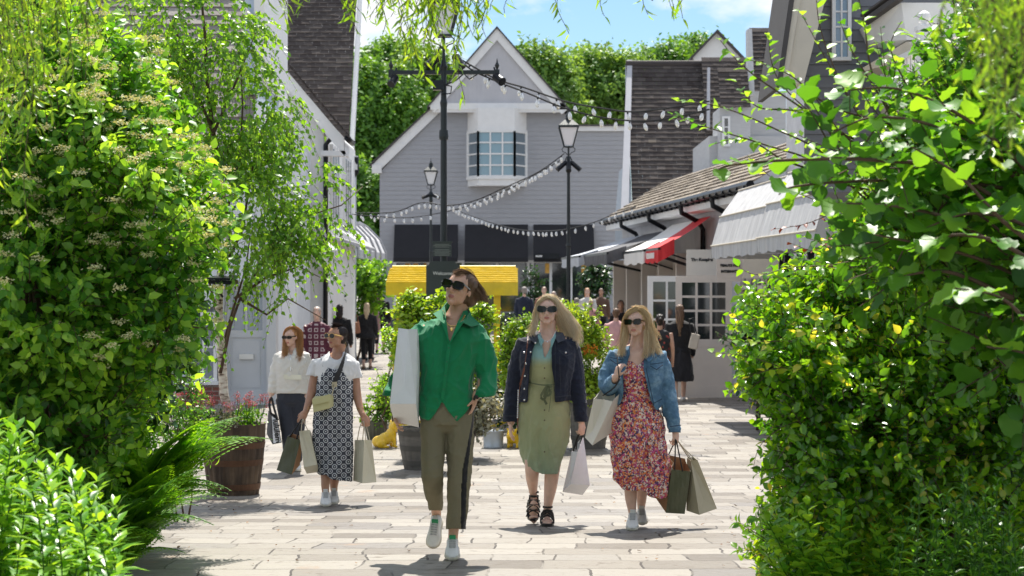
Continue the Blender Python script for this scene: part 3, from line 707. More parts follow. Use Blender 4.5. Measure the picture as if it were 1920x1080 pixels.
# open white doors
def rdoor(s, ang, w=.95, h=2.12, rows=4, cols=2, glz=.42, mat=WHITE, off=.35, name='door'):
    """leaf hinged at RP(s,off), swung so that it faces the street at angle ang from +X"""
    p = RP(s, off, .03); u = Vector((math.cos(ang), math.sin(ang), 0)); n = Vector((u.y, -u.x, 0)); up = Vector((0, 0, 1))
    if n.y > 0: n = -n
    g = G(); st = .11
    def bx(a0, a1, z0, z1, t0=-.022, t1=.022):
        c = p + u * (a0 + a1) / 2 + up * (z0 + z1) / 2 + n * (t0 + t1) / 2; g.obox(c, u, n, up, (a1 - a0) / 2, (t1 - t0) / 2, (z1 - z0) / 2)
    bx(0, st, 0, h); bx(w - st, w, 0, h); bx(st, w - st, h - st, h); bx(st, w - st, 0, .2); zg = h * glz; bx(st, w - st, zg - .14, zg); bx(st, w - st, .2, zg - .14, -.01, .012)
    for i in range(1, cols):
        a = st + (w - 2 * st) * i / cols; bx(a - .02, a + .02, zg, h - st, -.018, .018)
    for j in range(1, rows):
        z = zg + (h - st - zg) * j / rows; bx(st, w - st, z - .02, z + .02, -.015, .015)
    d = mk(name, g, mat, B); g = G(); bx(st, w - st, zg, h - st, -.004, .004); mk('pane', g, GLASSD, d)
    g = G(); q = p + u * (w - .06) + up * 1.0 + n * .05; g.tube([q, q + up * .12], .012, 6); g.tube([q + n * -.03, q + n * .0], .01, 6); mk('handle', g, STEEL, d)
    return d
rdoor(3.4, PI * .97, 1.0, 2.15, 3, 3, .45)
rdoor(1.9, PI * 1.0, .55, 2.15, 1, 1, .3, PINKW)
rdoor(.6, PI * .99, .98, 2.12, 4, 3, .48, PINKW)
# signs over the doors
def signboard(px0, px1, py0, py1, d, mat, label, lines, size, name='shop_sign'):
    g = G(); g.box(X(px0, d), X(px1, d), d, d + .04, Z(py1, d), Z(py0, d))
    o = mk(name, g, mat, None, loc=(X((px0 + px1) / 2, d), d, Z(py1, d))); tag(o, label, 'sign')
    for s, lx, ly in lines: text('lettering', s, (X(lx, d), d - .006, Z(ly, d)), size, BLACKM, o, bold=.004)
    return o
SIGNB = plain('off_white_sign', (.74, .70, .64), .5, var=.04)
signboard(1287, 1346, 468, 518, 35.9, SIGNB, 'off white board reading The Kooples above the open door', [('The Kooples', 1316, 487)], .078)
signboard(1344, 1395, 482, 528, 32.3, plain('pinkish_sign', (.60, .53, .48), .5), 'pinkish board reading beaute prestige international', [('BEAUTE PRES', 1369, 498), ('INTERNATIO', 1370, 509)], .056)
signboard(1393, 1475, 476, 522, 31.9, plain('blank_cream_sign', (.58, .53, .45), .35, var=.12, vs=1.5), 'blank cream panel beside the lettered board under the grey awnings', [], .1)
# long retractable awnings in row: white / dark / white / red
def long_awning(s0, s1, zt, zf, proj, val, mat, vmat, label, txt=None):
    A = empty('shop_awning', RP((s0 + s1) / 2, 0, zt), label, 'awning', 'long sloping awnings along the right hand shop row')
    g = G(); n = 6; vs = []
    for k in range(n + 1):
        f = k / n; o = .1 + (proj - .1) * f; z = zt + (zf - zt) * f - .05 * math.sin(PI * f)
        vs += [RP(s0, o, z), RP(s1, o, z)]
    g.add(vs, [(2 * k, 2 * k + 1, 2 * k + 3, 2 * k + 2) for k in range(n)])
    mk('canvas', g, mat, A)
    g = G(); m = 14; vs = []
    for k in range(m + 1):
        s = s0 + (s1 - s0) * k / m; w = .03 * math.sin(k * 2.1); vs += [RP(s, proj, zf), RP(s, proj + w, zf - val - .02 * math.sin(k * 1.3))]
    g.add(vs, [(2 * k, 2 * k + 2, 2 * k + 3, 2 * k + 1) for k in range(m)])
    vs = []
    for k in range(5): vs += [RP(s0, proj * (1 - k / 4 * .28), zf + (zt - zf) * k / 4 * .28), RP(s0 + .02 * math.sin(k * 2), proj * (1 - k / 4 * .28), zf - val + (zt - zf) * k / 4 * .28)]
    va = mk('valance', g, vmat, A)
    g = G(); g.add(vs, [(2 * k, 2 * k + 2, 2 * k + 3, 2 * k + 1) for k in range(4)]); mk('end_flap', g, vmat, A)
    g = G(); g.bar(RP(s0, proj - .02, zf - .02), RP(s1, proj - .02, zf - .02), .05, .05); g.bar(RP(s0 + .15, .1, 2.35), RP(s0 + .15, proj - .05, zf - .05), .03, .03); g.bar(RP(s1 - .15, .1, 2.35), RP(s1 - .15, proj - .05, zf - .05), .03, .03)
    mk('frame', g, BLACKM, A)
    return A
REDC = plain('red_canvas', (.62, .03, .035), .75, var=.06); WHC = plain('white_awning_canvas', (.78, .77, .75), .8, var=.04); DKC = plain('charcoal_canvas', (.10, .10, .11), .8, var=.15); PLC = plain('pale_blue_grey_canvas', (.52, .55, .60), .8)
ra = long_awning(3.6, 5.05, 3.32, 2.72, 1.12, .28, REDC, REDC, 'red awning with a white printed valance, nearest of the sloping awnings')
g = G(); [g.prism([RP(3.84 + k * .15, 1.155, 2.52), RP(3.93 + k * .15, 1.155, 2.52), RP(3.93 + k * .15, 1.155, 2.63), RP(3.84 + k * .15, 1.155, 2.63)], dn * .01) for k in range(6)]; mk('lettering', g, WHC, [c for c in ra.children if c.name.startswith('valance')][0])
long_awning(5.07, 7.6, 3.3, 2.72, 1.15, .28, WHC, WHC, 'white awning between the red one and the charcoal one')
long_awning(7.65, 11.2, 3.2, 2.72, 1.5, .25, DKC, DKC, 'charcoal awning beyond the white one on the right')
long_awning(11.3, 14.5, 3.2, 2.72, 1.6, .25, PLC, PLC, 'pale blue grey awning at the far end of the right hand row')

# the two big grey box awnings
def box_awning(pn, dnear, pf, dfar, label):
    """front bottom edge from near point to far point; five canvas segments up to the wall"""
    a = Vector((X(pn, dnear), dnear, 0)); b = Vector((X(pf, dfar), dfar, 0)); u = (b - a).normalized(); o = Vector((u.y, -u.x, 0))
    if o.x < 0: o = -o
    prof = [(0.0, 2.37), (.0, 2.56), (.13, 3.0), (.42, 3.4), (1.25, 3.66)]
    A = empty('box_awning', (a + b) / 2 + Vector((0, 0, 2.28)), label, 'awning', 'big pale grey box awnings on the right')
    g = G(); n = 18; rows = []
    Lw = (b - a).length
    for i, (off, z) in enumerate(prof):
        for k in range(n + 1):
            wav = .009 * math.sin(k * 2.4 + i) * (1.6 if i == 0 else .6 if i == 1 else .25)
            zz = z + (.015 * math.sin(k * 1.9) if i == 0 else 0)
            rows.append(a + u * Lw * k / n + o * (off - wav) + Vector((0, 0, zz)))
    g.add(rows, [(i * (n + 1) + k, i * (n + 1) + k + 1, (i + 1) * (n + 1) + k + 1, (i + 1) * (n + 1) + k) for i in range(len(prof) - 1) for k in range(n)])
    mk('canvas', g, PALECANV, A)
    g = G()
    for base, sg in ((a, 1), (b, -1)):
        P = [base + o * off + Vector((0, 0, z)) for off, z in prof] + [base + o * 1.25 + Vector((0, 0, 2.37))]
        g.prism(P, u * (.012 * sg))
    mk('end_panel', g, PALECANV, A)
    g = G()
    for i in (1, 2, 3):
        off, z = prof[i]; g.tube([a + o * (off - .008) + Vector((0, 0, z + .004)), b + o * (off - .008) + Vector((0, 0, z + .004))], .012, 6)
    mk('piping', g, CREAM, A)
    return A
def canvmat():
    m, t, b = nt('pale_grey_canvas'); co = coords(t, (1, 1, .12)); n = N(t, 'ShaderNodeTexNoise', Scale=9, Detail=5); t.links.new(co, n.inputs['Vector'])
    t.links.new(ramp(t, n.outputs[0], [(.3, (.42, .42, .43)), (.6, (.54, .54, .55)), (.8, (.58, .58, .58))]), b.inputs['Base Color']); b.inputs['Roughness'].default_value = .85
    bump(t, b, n.outputs[0], .5, .02); return m
PALECANV = canvmat()
box_awning(1424, 25.2, 1334, 29.0, 'pale grey box awning, the farther of the pair above the cream panel')
box_awning(1530, 21.6, 1419, 24.8, 'pale grey box awning, the nearer of the pair half behind leaves')
# wall and posts below the box awnings
B = empty('awning_shop', (4.6, 25, 0), 'white framed shop below the two grey box awnings', 'shop')
g = G(); g.prism([(4.5, 31.5, 0), (4.95, 20, 0), (7, 20, 0), (7, 31.5, 0)], (0, 0, 5.2)); mk('wall', g, plain('awning_shop_wall', (.62, .62, .64), .7), B)
g = G()
for (px, d) in ((1466, 27), (1476, 25), (1500, 24.5), (1520, 23.8)): g.bar((X(px, d), d, 0), (X(px, d), d, 2.4), .08, .08)
mk('post', g, BLACKM, B)
g = G()
for (px, d) in ((1490, 27), (1512, 26), (1545, 25)): g.bar((X(px, d), d, 0), (X(px, d), d, 2.3), .16, .16)
g.bar((X(1476, 27), 27.05, 2.2), (X(1560, 25), 25.05, 2.2), .2, .1); g.bar((X(1476, 27), 27.05, 1.1), (X(1560, 25), 25.05, 1.1), .06, .06)
mk('window_frame', g, PINKW, B)
# upper wall seen between roofs (white clapboards behind awnings)
# near clapboard house, upper right
DH = 19.0
B = empty('slate_clapboard_house', (X(1700, DH), DH, 0), 'dark slate clapboard house with a white bow balcony at the upper right', 'house')
g = G(); clap(g, lambda z: X(1508, DH), lambda z: X(2250, DH), DH, 2.85, 6.15, .115, .018)
g.prism([(X(1508, DH), DH + .003, 2.85), (X(2250, DH), DH + .003, 2.85), (X(2250, 23), 23, 2.85), (X(1548, 21), 21, 2.85)], (0, 0, 3.3)); mk('wall', g, DARKCLAP, B)
g = G(); a = Vector((X(1495, DH), DH - .45, Z(-60, DH))); b = Vector((X(1462, DH), DH - .45, Z(165, DH)))
g.prism([a, b, b + Vector((.17, 0, 0)), a + Vector((.30, 0, 0))], (0, .5, 0)); g.prism([a + Vector((-.05, -.03, 0)), b + Vector((-.05, -.03, 0)), b + Vector((.0, -.03, 0)), a + Vector((.02, -.03, 0))], (0, .5, 0))
mk('corner_board', g, CREAM, B)
g = G()
a = Vector((X(1486, DH), DH - .5, Z(-60, DH))); b = Vector((X(1452, DH), DH - .5, Z(175, DH))); g.prism([a, b, b + Vector((-.05, 0, 0)), a + Vector((-.05, 0, 0))], (0, 1.4, 0)); mk('roof_edge', g, plain('roof_edge', (.07, .065, .065), .8), B)
window(B, X(1558, DH), X(1594, DH), Z(115, DH), Z(-40, DH), DH - .02, 2, 5, WHITE, glassmat('upper_glass', (.20, .28, .36)), .035, .018)
g = G()   # bow balcony apron with coping, running back to the right
P = [(1590, 105), (1640, 78), (1700, 40), (1760, -5)]
bx = lambda px, py, dd: Vector((X(px, dd), dd, Z(py, dd)))
g.prism([bx(1625, 45, 18.6), bx(1690, 5, 17.8), bx(1900, 5, 17.4), bx(1900, 70, 17.4), bx(1700, 75, 17.8), bx(1640, 78, 18.6)], (0, .5, 0))
mk('balcony_apron', g, WHITE, B)
g = G(); g.bar(bx(1622, 42, 18.5), bx(1692, -8, 17.7), .07, .05); g.bar(bx(1622, 30, 18.5), bx(1692, -20, 17.7), .10, .02); mk('balcony_coping', g, plain('roof_edge', (.07, .065, .065), .8), B)
g = G(); g.prism([bx(1596, 140, 18.7), bx(1700, 78, 17.8), bx(1900, 78, 17.4), bx(1900, 100, 17.4), bx(1740, 100, 17.6)], (0, .4, 0)); mk('balcony_soffit', g, CREAM, B)
DB = 16.5
g = G()
cx, cz = X(1733, DB), Z(85, DB)
g.box(cx - .06, cx + .06, DB - .06, DB + .06, cz - .85, cz + .12); g.box(cx - .075, cx + .075, DB - .075, DB + .075, cz + .12, cz + .16); g.box(cx - .085, cx + .085, DB - .085, DB + .085, cz - .9, cz - .86)
g.lathe([(.03, .16), (.025, .185), (.05, .20), (.056, .235), (.05, .27), (.02, .295), (.004, .3)], (cx, DB, cz), 16)
p = mk('newel_post', g, WHITE, B)
g = G(); q0 = bx(1733, 90, DB); q1 = bx(1600, 150, 21); q2 = bx(1990, -20, 14.5)
for dz in (0, -.34): g.bar(q0 + Vector((0, 0, dz)), q1 + Vector((0, 0, dz)), .06, .05); g.bar(q0 + Vector((0, 0, dz)), q2 + Vector((0, 0, dz)), .06, .05)
for k in range(1, 22):
    p1 = q0.lerp(q1, k / 22); g.bar(p1, p1 + Vector((0, 0, -.34)), .025, .025); p1 = q0.lerp(q2, k / 22); g.bar(p1, p1 + Vector((0, 0, -.34)), .025, .025)
mk('railing', g, WHITE, B)
g = G(); g.prism([q1 + Vector((0, 0, -.36)), q0 + Vector((0, 0, -.36)), q2 + Vector((0, 0, -.36)), (q2.x + 1, q2.y + 4, q2.z - .36), (q1.x + 2, q1.y, q1.z - .36)], (0, 0, -.12)); mk('balcony_floor', g, CREAM, B)
# ================================================================== lamp posts
def lantern(root, c, s):
    """four sided tapered lantern on point c (bottom centre), height about .75*s"""
    x, y, z = c; g = G()
    b, tw, h = .085 * s, .19 * s, .40 * s
    lo = [Vector((x + a * b, y + e * b, z + .03 * s)) for a, e in ((-1, -1), (1, -1), (1, 1), (-1, 1))]
    hi = [Vector((x + a * tw, y + e * tw, z + .03 * s + h)) for a, e in ((-1, -1), (1, -1), (1, 1), (-1, 1))]
    for i in range(4):
        g.bar(lo[i], hi[i], .018 * s); g.bar(lo[i], lo[(i + 1) % 4], .025 * s); g.bar(hi[i], hi[(i + 1) % 4], .03 * s, .045 * s)
    tz = z + .05 * s + h
    tp = [Vector((x + a * .075 * s, y + e * .075 * s, tz + .12 * s)) for a, e in ((-1, -1), (1, -1), (1, 1), (-1, 1))]
    ba = [Vector((p.x + (p.x - x) * .05, p.y + (p.y - y) * .05, tz)) for p in hi]
    g.hexa(ba + tp)
    g.lathe([(.075, .12), (.085, .14), (.06, .16), (.065, .20), (.05, .235), (.028, .25), (.03, .27), (.012, .285), (.008, .36), (.001, .38)], (x, y, tz + 0), 10) if s == 1 else g.lathe([(r * s, zz * s) for r, zz in ((.075, .12), (.085, .14), (.06, .16), (.065, .20), (.05, .235), (.028, .25), (.03, .27), (.012, .285), (.008, .36), (.001, .38))], (x, y, tz), 10)
    for a in (-1, 1): g.tube([(x + a * .09 * s, y, z + .03 * s), (x + a * .13 * s, y, z - .01 * s), (x + a * .12 * s, y, z - .06 * s), (x + a * .06 * s, y, z - .08 * s), (x + a * .02 * s, y, z - .13 * s)], .009 * s, 6)
    g.tube([(x, y, z - .16 * s), (x, y, z + .04 * s)], .02 * s, 8)
    la = mk('lantern', g, IRON, root)
    p = G(); e = .012 * s
    P = [v + Vector((e if v.x < x else -e, e if v.y < y else -e, 0)) for v in lo + hi]; p.hexa(P); mk('glass', p, LAMPG, la)
def spot(root, c, d, r=.055, L=.2, name='spotlight'):
    g = G(); c = Vector(c); d = Vector(d).normalized(); g.tube([c, c + d * L * .1, c + d * L * .92, c + d * L], [r * .8, r, r, r * 1.08], 12)
    g.tube([c + d * L * .3, c + Vector((0, 0, .0)) - d * .02 + Vector((0, .02, .1))], .012, 6); mk(name, g, BLACKM, root, smooth=False)
# tall post with cross arms and the welcome board
DP = 24.0; xp = X(832, DP); zp = gz(DP)
L = empty('lamp_post', (xp, DP, zp), 'tall dark lamp post with cross arms, in front of the grey house', 'lamp post')
g = G(); zt = Z(118, DP)
g.lathe([(.13, 0), (.13, .25), (.09, .3), (.075, .9), (.048, 1.0), (.042, 2.6), (.040, zt - .55), (.048, zt - .5), (.036, zt - .45), (.034, zt - .1), (.05, zt - .05), (.03, zt), (.022, zt + .05), (.012, Z(75, DP) - .05)], (xp, DP, zp), 14)
g.lathe([(.055, 0), (.06, .04), (.055, .12)], (xp, DP, Z(262, DP)), 12)
mk('post', g, IRON, L, smooth=False)
lantern(L, (xp, DP, Z(72, DP)), 1.0)
g = G(); za = Z(135, DP)
g.box(X(733, DP), X(932, DP), DP - .025, DP + .025, za - .03, za + .02)
for s, pe in ((-1, 733), (1, 932)):
    xe = X(pe, DP); g.lathe([(.022, .02), (.012, .04), (.022, .06), (.03, .085), (.012, .12), (.003, .17)], (xe, DP, za), 10); g.box(xe - .03, xe + .03, DP - .03, DP + .03, za - .07, za + .03)
    xm = xp + s * .42
    g.tube([(xp + s * .03, DP, za - .16), (xp + s * .16, DP, za - .10), (xp + s * .24, DP, za - .03)], .01, 6); g.tube([(xp + s * .26, DP, za - .03), (xp + s * .32, DP, za - .09), (xm, DP, za - .03)], .009, 6)
mk('cross_arm', g, IRON, L)
spot(L, (xp - .06, DP - .05, za + .19), (-.8, -.4, -.75)); spot(L, (xp + .14, DP - .05, za + .20), (.45, -.4, -.8)); spot(L, (X(742, DP), DP, za - .06), (-.35, -.6, -.7), .05, .15); spot(L, (X(928, DP), DP, za - .05), (.55, -.6, -.5), .055, .16)
g = G(); g.box(xp - .13, xp - .0, DP - .11, DP - .0, Z(170, DP), Z(152, DP)); g.tube([(xp + .02, DP - .06, Z(160, DP)), (xp + .1, DP - .06, Z(163, DP)), (xp + .09, DP - .06, Z(176, DP)), (xp - .02, DP - .06, Z(178, DP))], .009, 6); mk('junction_box', g, BLACKM, L)
SIGND = plain('dark_green_sign', (.028, .038, .036), .45, var=.12)
g = G(); dd = DP - .09
a0, a1, z0, z1 = X(812, DP), X(847, DP), Z(481, DP), Z(455, DP)
g.box(a0, a1, dd - .02, dd, z0, z1); g.box(a0 - .012, a1 + .012, dd - .03, dd + .01, z1, z1 + .015); pq = mk('plaque', g, SIGND, L)
DIMT = plain('dull_lettering', (.16, .18, .16), .6)
g = G()
for k in range(9):
    if k in (3,): continue
    z = z1 - .02 - k * .017; w = random.uniform(.7, .95); g.box(a0 + (a1 - a0) * (1 - w) / 2, a1 - (a1 - a0) * (1 - w) / 2, dd - .022, dd - .0205, z - .007, z)
mk('lettering', g, DIMT, pq)
# welcome board (map board fixed to the post)
WB = empty('welcome_board', (X(829, DP), DP - .16, zp), 'dark green welcome board with notched top corners below the tall lamp post', 'sign')
x0, x1, zt2, zb2, yb = X(800, DP), X(863, DP), Z(490, DP), .35, DP - .16
r = .055; pr = [(x0, zb2), (x1, zb2), (x1, zt2 - r)]
pr += [(x1 - r + r * math.cos(a) * .0 + (0), zt2 - r) for a in []]
for k in range(6): a = PI * 1.5 - k / 5 * PI / 2; pr.append((x1 + r * math.cos(a) * 1.0, zt2 + r * math.sin(a)))
for k in range(6): a = -k / 5 * PI / 2; pr.append((x0 + r * math.cos(a), zt2 + r * math.sin(a)))
g = G(); g.prism([(x, yb, z) for x, z in pr], (0, .05, 0)); g.bar(((x0 + x1) / 2, yb + .1, 0), ((x0 + x1) / 2, yb + .1, .6), .06, .06); mk('board', g, SIGND, WB)
text('lettering', 'Welcome', (X(831, DP), yb - .006, Z(513, DP)), .062, plain('sign_white', (.70, .72, .68), .5), WB)
# the two lanterns further back
def post(px, d, ptop, spots, label, scale=1.0, lh=70):
    x = X(px, d); z0 = gz(d); zt = Z(ptop, d)
    L = empty('lamp_post', (x, d, z0), label, 'lamp post', 'black lantern posts')
    s = scale; lantern(L, (x, d, zt - .80 * s), s)
    g = G(); h = zt - .95 * s - z0
    g.lathe([(.12, 0), (.12, .3), (.085, .35), (.07, 1.0), (.045, 1.1), (.040, h * .6), (.055, h * .6 + .03), (.036, h * .6 + .08), (.032, h - .35), (.06, h - .3), (.045, h - .1), (.02, h), (.018, h + .1)], (x, d, z0), 12); mk('post', g, IRON, L)
    for dx, dy, dz in spots: spot(L, (x + dx * .05, d - .03, z0 + h - .12), (dx, dy, dz), .05, .26)
    return L
post(1066, 39.0, 203, [(-.9, -.3, -.8), (.9, -.3, -.8), (0, -.8, -.9)], 'black lantern post standing right of the bay window', 1.02)
post(808, 57.0, 298, [(-.7, -.4, -.3), (.7, -.4, -.3)], 'smaller looking black lantern post left of the bay window', 1.0)

# ================================================================== festoon lights
def bulbmat():
    m, t, b = nt('clear_bulb'); b.inputs['Base Color'].default_value = (.92, .92, .90, 1); b.inputs['Roughness'].default_value = .12
    b.inputs['Specular IOR Level'].default_value = .8; b.inputs['Transmission Weight'].default_value = .35; return m
BULB = bulbmat(); CABLE = plain('black_cable', (.02, .02, .02), .6)
_b = G(); _b.lathe([(.012, 0), (.02, -.015), (.038, -.045), (.045, -.075), (.038, -.105), (.02, -.125), (.003, -.13)], (0, 0, 0), 8)
BMESH = bpy.data.meshes.new('bulb'); BMESH.from_pydata(_b.v, [], _b.f); BMESH.materials.append(BULB); BMESH.polygons.foreach_set('use_smooth', [True] * len(_b.f))
_s = G(); _s.lathe([(.016, .03), (.02, .0), (.018, -.02)], (0, 0, 0), 8)
SMESH = bpy.data.meshes.new('socket'); SMESH.from_pydata(_s.v, [], _s.f); SMESH.materials.append(CABLE)
def festoon(pts, nb, label, bs=1.0):
    """pts: (px,py,depth) way points of the cable"""
    P = [W(*p) for p in pts]; Q = []
    for i in range(len(P) - 1):
        p0, p1, p2, p3 = P[max(i - 1, 0)], P[i], P[i + 1], P[min(i + 2, len(P) - 1)]
        for k in range(12):
            t = k / 12; Q.append(.5 * ((2 * p1) + (p2 - p0) * t + (2 * p0 - 5 * p1 + 4 * p2 - p3) * t * t + (3 * p1 - p0 - 3 * p2 + p3) * t ** 3))
    Q.append(P[-1])
    R = empty('festoon_lights', Q[0], label, 'string lights', 'festoon strings across the street')
    g = G(); g.tube(Q, .011, 5); mk('cable', g, CABLE, R)
    ls = [0]
    for a, b in zip(Q, Q[1:]): ls.append(ls[-1] + (b - a).length)
    for k in range(nb):
        s = ls[-1] * (k + .5) / nb
        for i in range(len(Q) - 1):
            if ls[i + 1] >= s: break
        p = Q[i].lerp(Q[i + 1], (s - ls[i]) / (ls[i + 1] - ls[i])) - R.location
        tl = (random.uniform(-.35, .35), random.uniform(-.35, .35), 0)
        for nm, me in (('bulb', BMESH), ('socket', SMESH)):
            o = bpy.data.objects.new(nm, me); o.location = p + Vector((0, 0, -.02)); o.scale = (bs * .6, bs * .6, bs * random.uniform(.75, .9)); o.rotation_euler = tl; finish(o, R)
festoon([(852, 100, 24), (880, 128, 24), (925, 150, 24), (990, 175, 24), (1060, 203, 24), (1140, 222, 24.2), (1230, 226, 24.5), (1330, 205, 24)], 17, 'lower festoon string from the tall lamp post to the upper right')
festoon([(865, 112, 24.3), (930, 148, 24.3), (985, 165, 24.3), (1060, 190, 24.3), (1130, 203, 24.4), (1200, 209, 24.5), (1330, 190, 24.2)], 14, 'upper festoon string from the tall lamp post to the upper right')
festoon([(1058, 288, 39), (1010, 322, 40), (950, 350, 41), (890, 376, 42), (840, 385, 43), (790, 380, 44), (735, 398, 45), (640, 398, 46)], 34, 'festoon string from the right lantern post down to the left shops', 1.1)
festoon([(818, 362, 56), (850, 390, 54), (900, 410, 51), (960, 428, 48), (1010, 433, 46), (1060, 430, 44), (1110, 418, 43), (1150, 402, 42), (1192, 388, 41)], 42, 'festoon string sagging from the left lantern post to the right shop row', 1.05)
festoon([(640, 400, 44), (700, 405, 45), (760, 408, 46.5), (822, 400, 48), (880, 385, 47), (950, 356, 44), (1052, 300, 39.2)], 28, 'second festoon string between the left shops and the right lantern post', 1.1)

# ================================================================== yellow market cart
YEL = plain('yellow_gloss_paint', (.78, .56, .015), .35, var=.12, vs=6, coat=.2)
YC = 27.0
K = empty('yellow_cart', (X(850, YC), YC, gz(YC)), 'yellow flower cart with a ribbed roof behind the welcome board', 'market cart')
x0, x1, zr, ze, zf = X(731, YC), X(967, YC), Z(502, YC), Z(531, YC), Z(554, YC)
yt, yf = YC + .55, YC - .35; g = G()
for e in (1, -1):
    for k in range(8):
        a = Vector((0, yt - e * (yt - yf) * (k + 1.1) / 8, zr + (ze - zr) * (k + 1.1) / 8)); b = Vector((0, yt - e * (yt - yf) * k / 8, zr + (ze - zr) * k / 8)); m = 30; xs_ = [x0 - .03 + (x1 - x0 + .06) * i / m for i in range(m + 1)]
        lo = [Vector((x, a.y, a.z + .028 + random.uniform(-.002, .002))) for x in xs_]; g.add([Vector((x, a.y, a.z)) for x in xs_] + lo + [Vector((x, b.y, b.z + .004)) for x in xs_], [(i, i + 1, i + m + 2, i + m + 1) for i in range(m)] + [(i + m + 1, i + m + 2, i + 2 * m + 3, i + 2 * m + 2) for i in range(m)])
g.tube([(x0, yt, zr + .01), (x1, yt, zr + .01)], .03, 8)
mk('roof', g, YEL, K)
g = G(); g.box(x0 - .03, x1 + .03, yf - .05, yf - .02, zf, ze + .005); g.box(x0 - .03, x0 + .0, yf - .02, yt + .9, zf, ze); g.box(x1, x1 + .03, yf - .02, yt + .9, zf, ze); mk('fascia', g, YEL, K)
for px in (745, 926):
    for yy_ in (yf + .05, yt + .8):
        g = G(); xx = X(px, YC); g.box(xx, xx + .085, yy_, yy_ + .085, .3, ze - .02); mk('post', g, YEL, K)
g = G(); g.box(x0 + .06, x1 - .1, yf, yt + .85, .62, .95); g.box(x0 + .02, x1 - .06, yf - .05, yt + .9, .95, .99); mk('counter', g, YEL, K)
for xx in (x0 + .25, x1 - .35):
    g = G(); c = Vector((xx, yf - .08, .36)); R_w = .35
    ring = [c + Vector((R_w * math.cos(a), 0, R_w * math.sin(a))) for a in np.linspace(0, 2 * PI, 21)]; g.tube(ring, .022, 6)
    for k in range(8): a = k * PI / 4; g.bar(c, c + Vector((R_w * math.cos(a), 0, R_w * math.sin(a))), .02)
    mk('wheel', g, YEL, K)

# ================================================================== pots, barrel, bucket, bulldogs
POTG = plain('grey_stave_pot', (.13, .12, .105), .7, var=.25, vs=4, stretch=(1, 1, 5), bs=14, bst=.5)
def barrel_mat():
    m, t, b = nt('weathered_oak'); co = coords(t, (1, 1, .08)); n = N(t, 'ShaderNodeTexNoise', Scale=16, Detail=6); t.links.new(co, n.inputs['Vector'])
    co2 = coords(t); n2 = N(t, 'ShaderNodeTexNoise', Scale=4, Detail=5); t.links.new(co2, n2.inputs['Vector'])
    c1 = ramp(t, n.outputs[0], [(.3, (.045, .03, .02)), (.55, (.115, .075, .045)), (.75, (.18, .125, .08))])
    c2 = ramp(t, n2.outputs[0], [(.35, (.45, .42, .40)), (.65, (1, 1, 1))])
    mm = N(t, 'ShaderNodeMix', _data_type='RGBA', _blend_type='MULTIPLY'); mm.inputs[0].default_value = 1; t.links.new(c1, mm.inputs[6]); t.links.new(c2, mm.inputs[7])
    t.links.new(mm.outputs[2], b.inputs['Base Color']); b.inputs['Roughness'].default_value = .8; bump(t, b, n.outputs[0], .6, .01); return m
OAK = barrel_mat(); RUST = plain('rusty_hoop', (.11, .055, .03), .6, .5, var=.35, vs=5)
def barrel(px, pb, pt, hwt, hwb, d, name, label, cat, mat, hoops=(), staves=24, group=None):
    x, z0 = X(px, d), gz(d); h = (pb - pt) / F * d; rt, rb = hwt / F * d, hwb / F * d
    B = empty(name, (x, d, z0), label, cat, group)
    g = G(); prof = [(rb, 0), (rb + (rt - rb) * .35, h * .25), (rb + (rt - rb) * .68, h * .5), (rb + (rt - rb) * .9, h * .78), (rt, h), (rt - .035, h), (rt - .05, h - .09)]
    nn = staves * 3
    vs = []
    for r_, z_ in prof:
        for j in range(nn):
            a = 2 * PI * j / nn; rr = r_ - (.008 if j % 3 == 0 else 0) * (1 if z_ <= h and r_ > rt - .03 or z_ < h else 1)
            vs.append((x + rr * math.cos(a), d + rr * math.sin(a), z0 + z_))
    k = len(prof); g.add(vs, [(i * nn + j, i * nn + (j + 1) % nn, (i + 1) * nn + (j + 1) % nn, (i + 1) * nn + j) for i in range(k - 1) for j in range(nn)] + [tuple(range(nn - 1, -1, -1))])
    mk('staves', g, mat, B)
    g = G(); g.lathe([(rt - .06, h - .1), (rt * .5, h - .06), (.01, h - .05)], (x, d, z0), 20); mk('soil', g, SOIL, B)
    for f in hoops:
        r_ = rb + (rt - rb) * min(1, (1.4 * f - .4 * f * f)) + .006; g = G(); dz = .055
        g.lathe([(r_ - .012, f * h), (r_, f * h), (r_ + .002 + (rt - rb) * dz / h, f * h + dz), (r_ - .01, f * h + dz)], (x, d, z0), 40); mk('hoop', g, RUST if mat is OAK else plain('dull_hoop', (.085, .08, .07), .7), B)
    return B, (x, d, z0 + h)
BAR, BART = barrel(438, 925, 792, 60, 47, 17.6, 'barrel_planter', 'large weathered oak half barrel under the birch at the left edge of the paving', 'planter', OAK, (.08, .42, .66), 22)
POT1, P1T = barrel(787, 880, 800, 41, 29, 20.2, 'stave_pot', 'grey staved pot right behind the woman in the green shirt, left of her legs', 'plant pot', POTG, (.1, .45, .8), 16)
POT2, P2T = barrel(862, 866, 798, 30, 22, 21.2, 'stave_pot', 'grey brown pot of silver leaves right behind the green shirted woman', 'plant pot', POTG, (.1, .8), 16)
POT3, P3T = barrel(705, 828, 792, 22, 16, 24.2, 'round_pot', 'small olive green pot between the yellow bulldog and the kraft bag', 'plant pot', plain('olive_glaze', (.10, .10, .065), .4, var=.2), (), 16)
POT4, P4T = barrel(1104, 838, 735, 39, 31, 23.0, 'stave_pot', 'big dark grey pot under the bright shrub between the two blonde women', 'plant pot', POTG, (.15, .8), 18)
POT5, P5T = barrel(1010, 838, 745, 36, 30, 23.6, 'stave_pot', 'dark pot hidden behind the woman in the green dress', 'plant pot', POTG, (.15, .8), 18)
g = G(); x, d = X(925, 23.0), 23.0; z0 = gz(d); w = .125
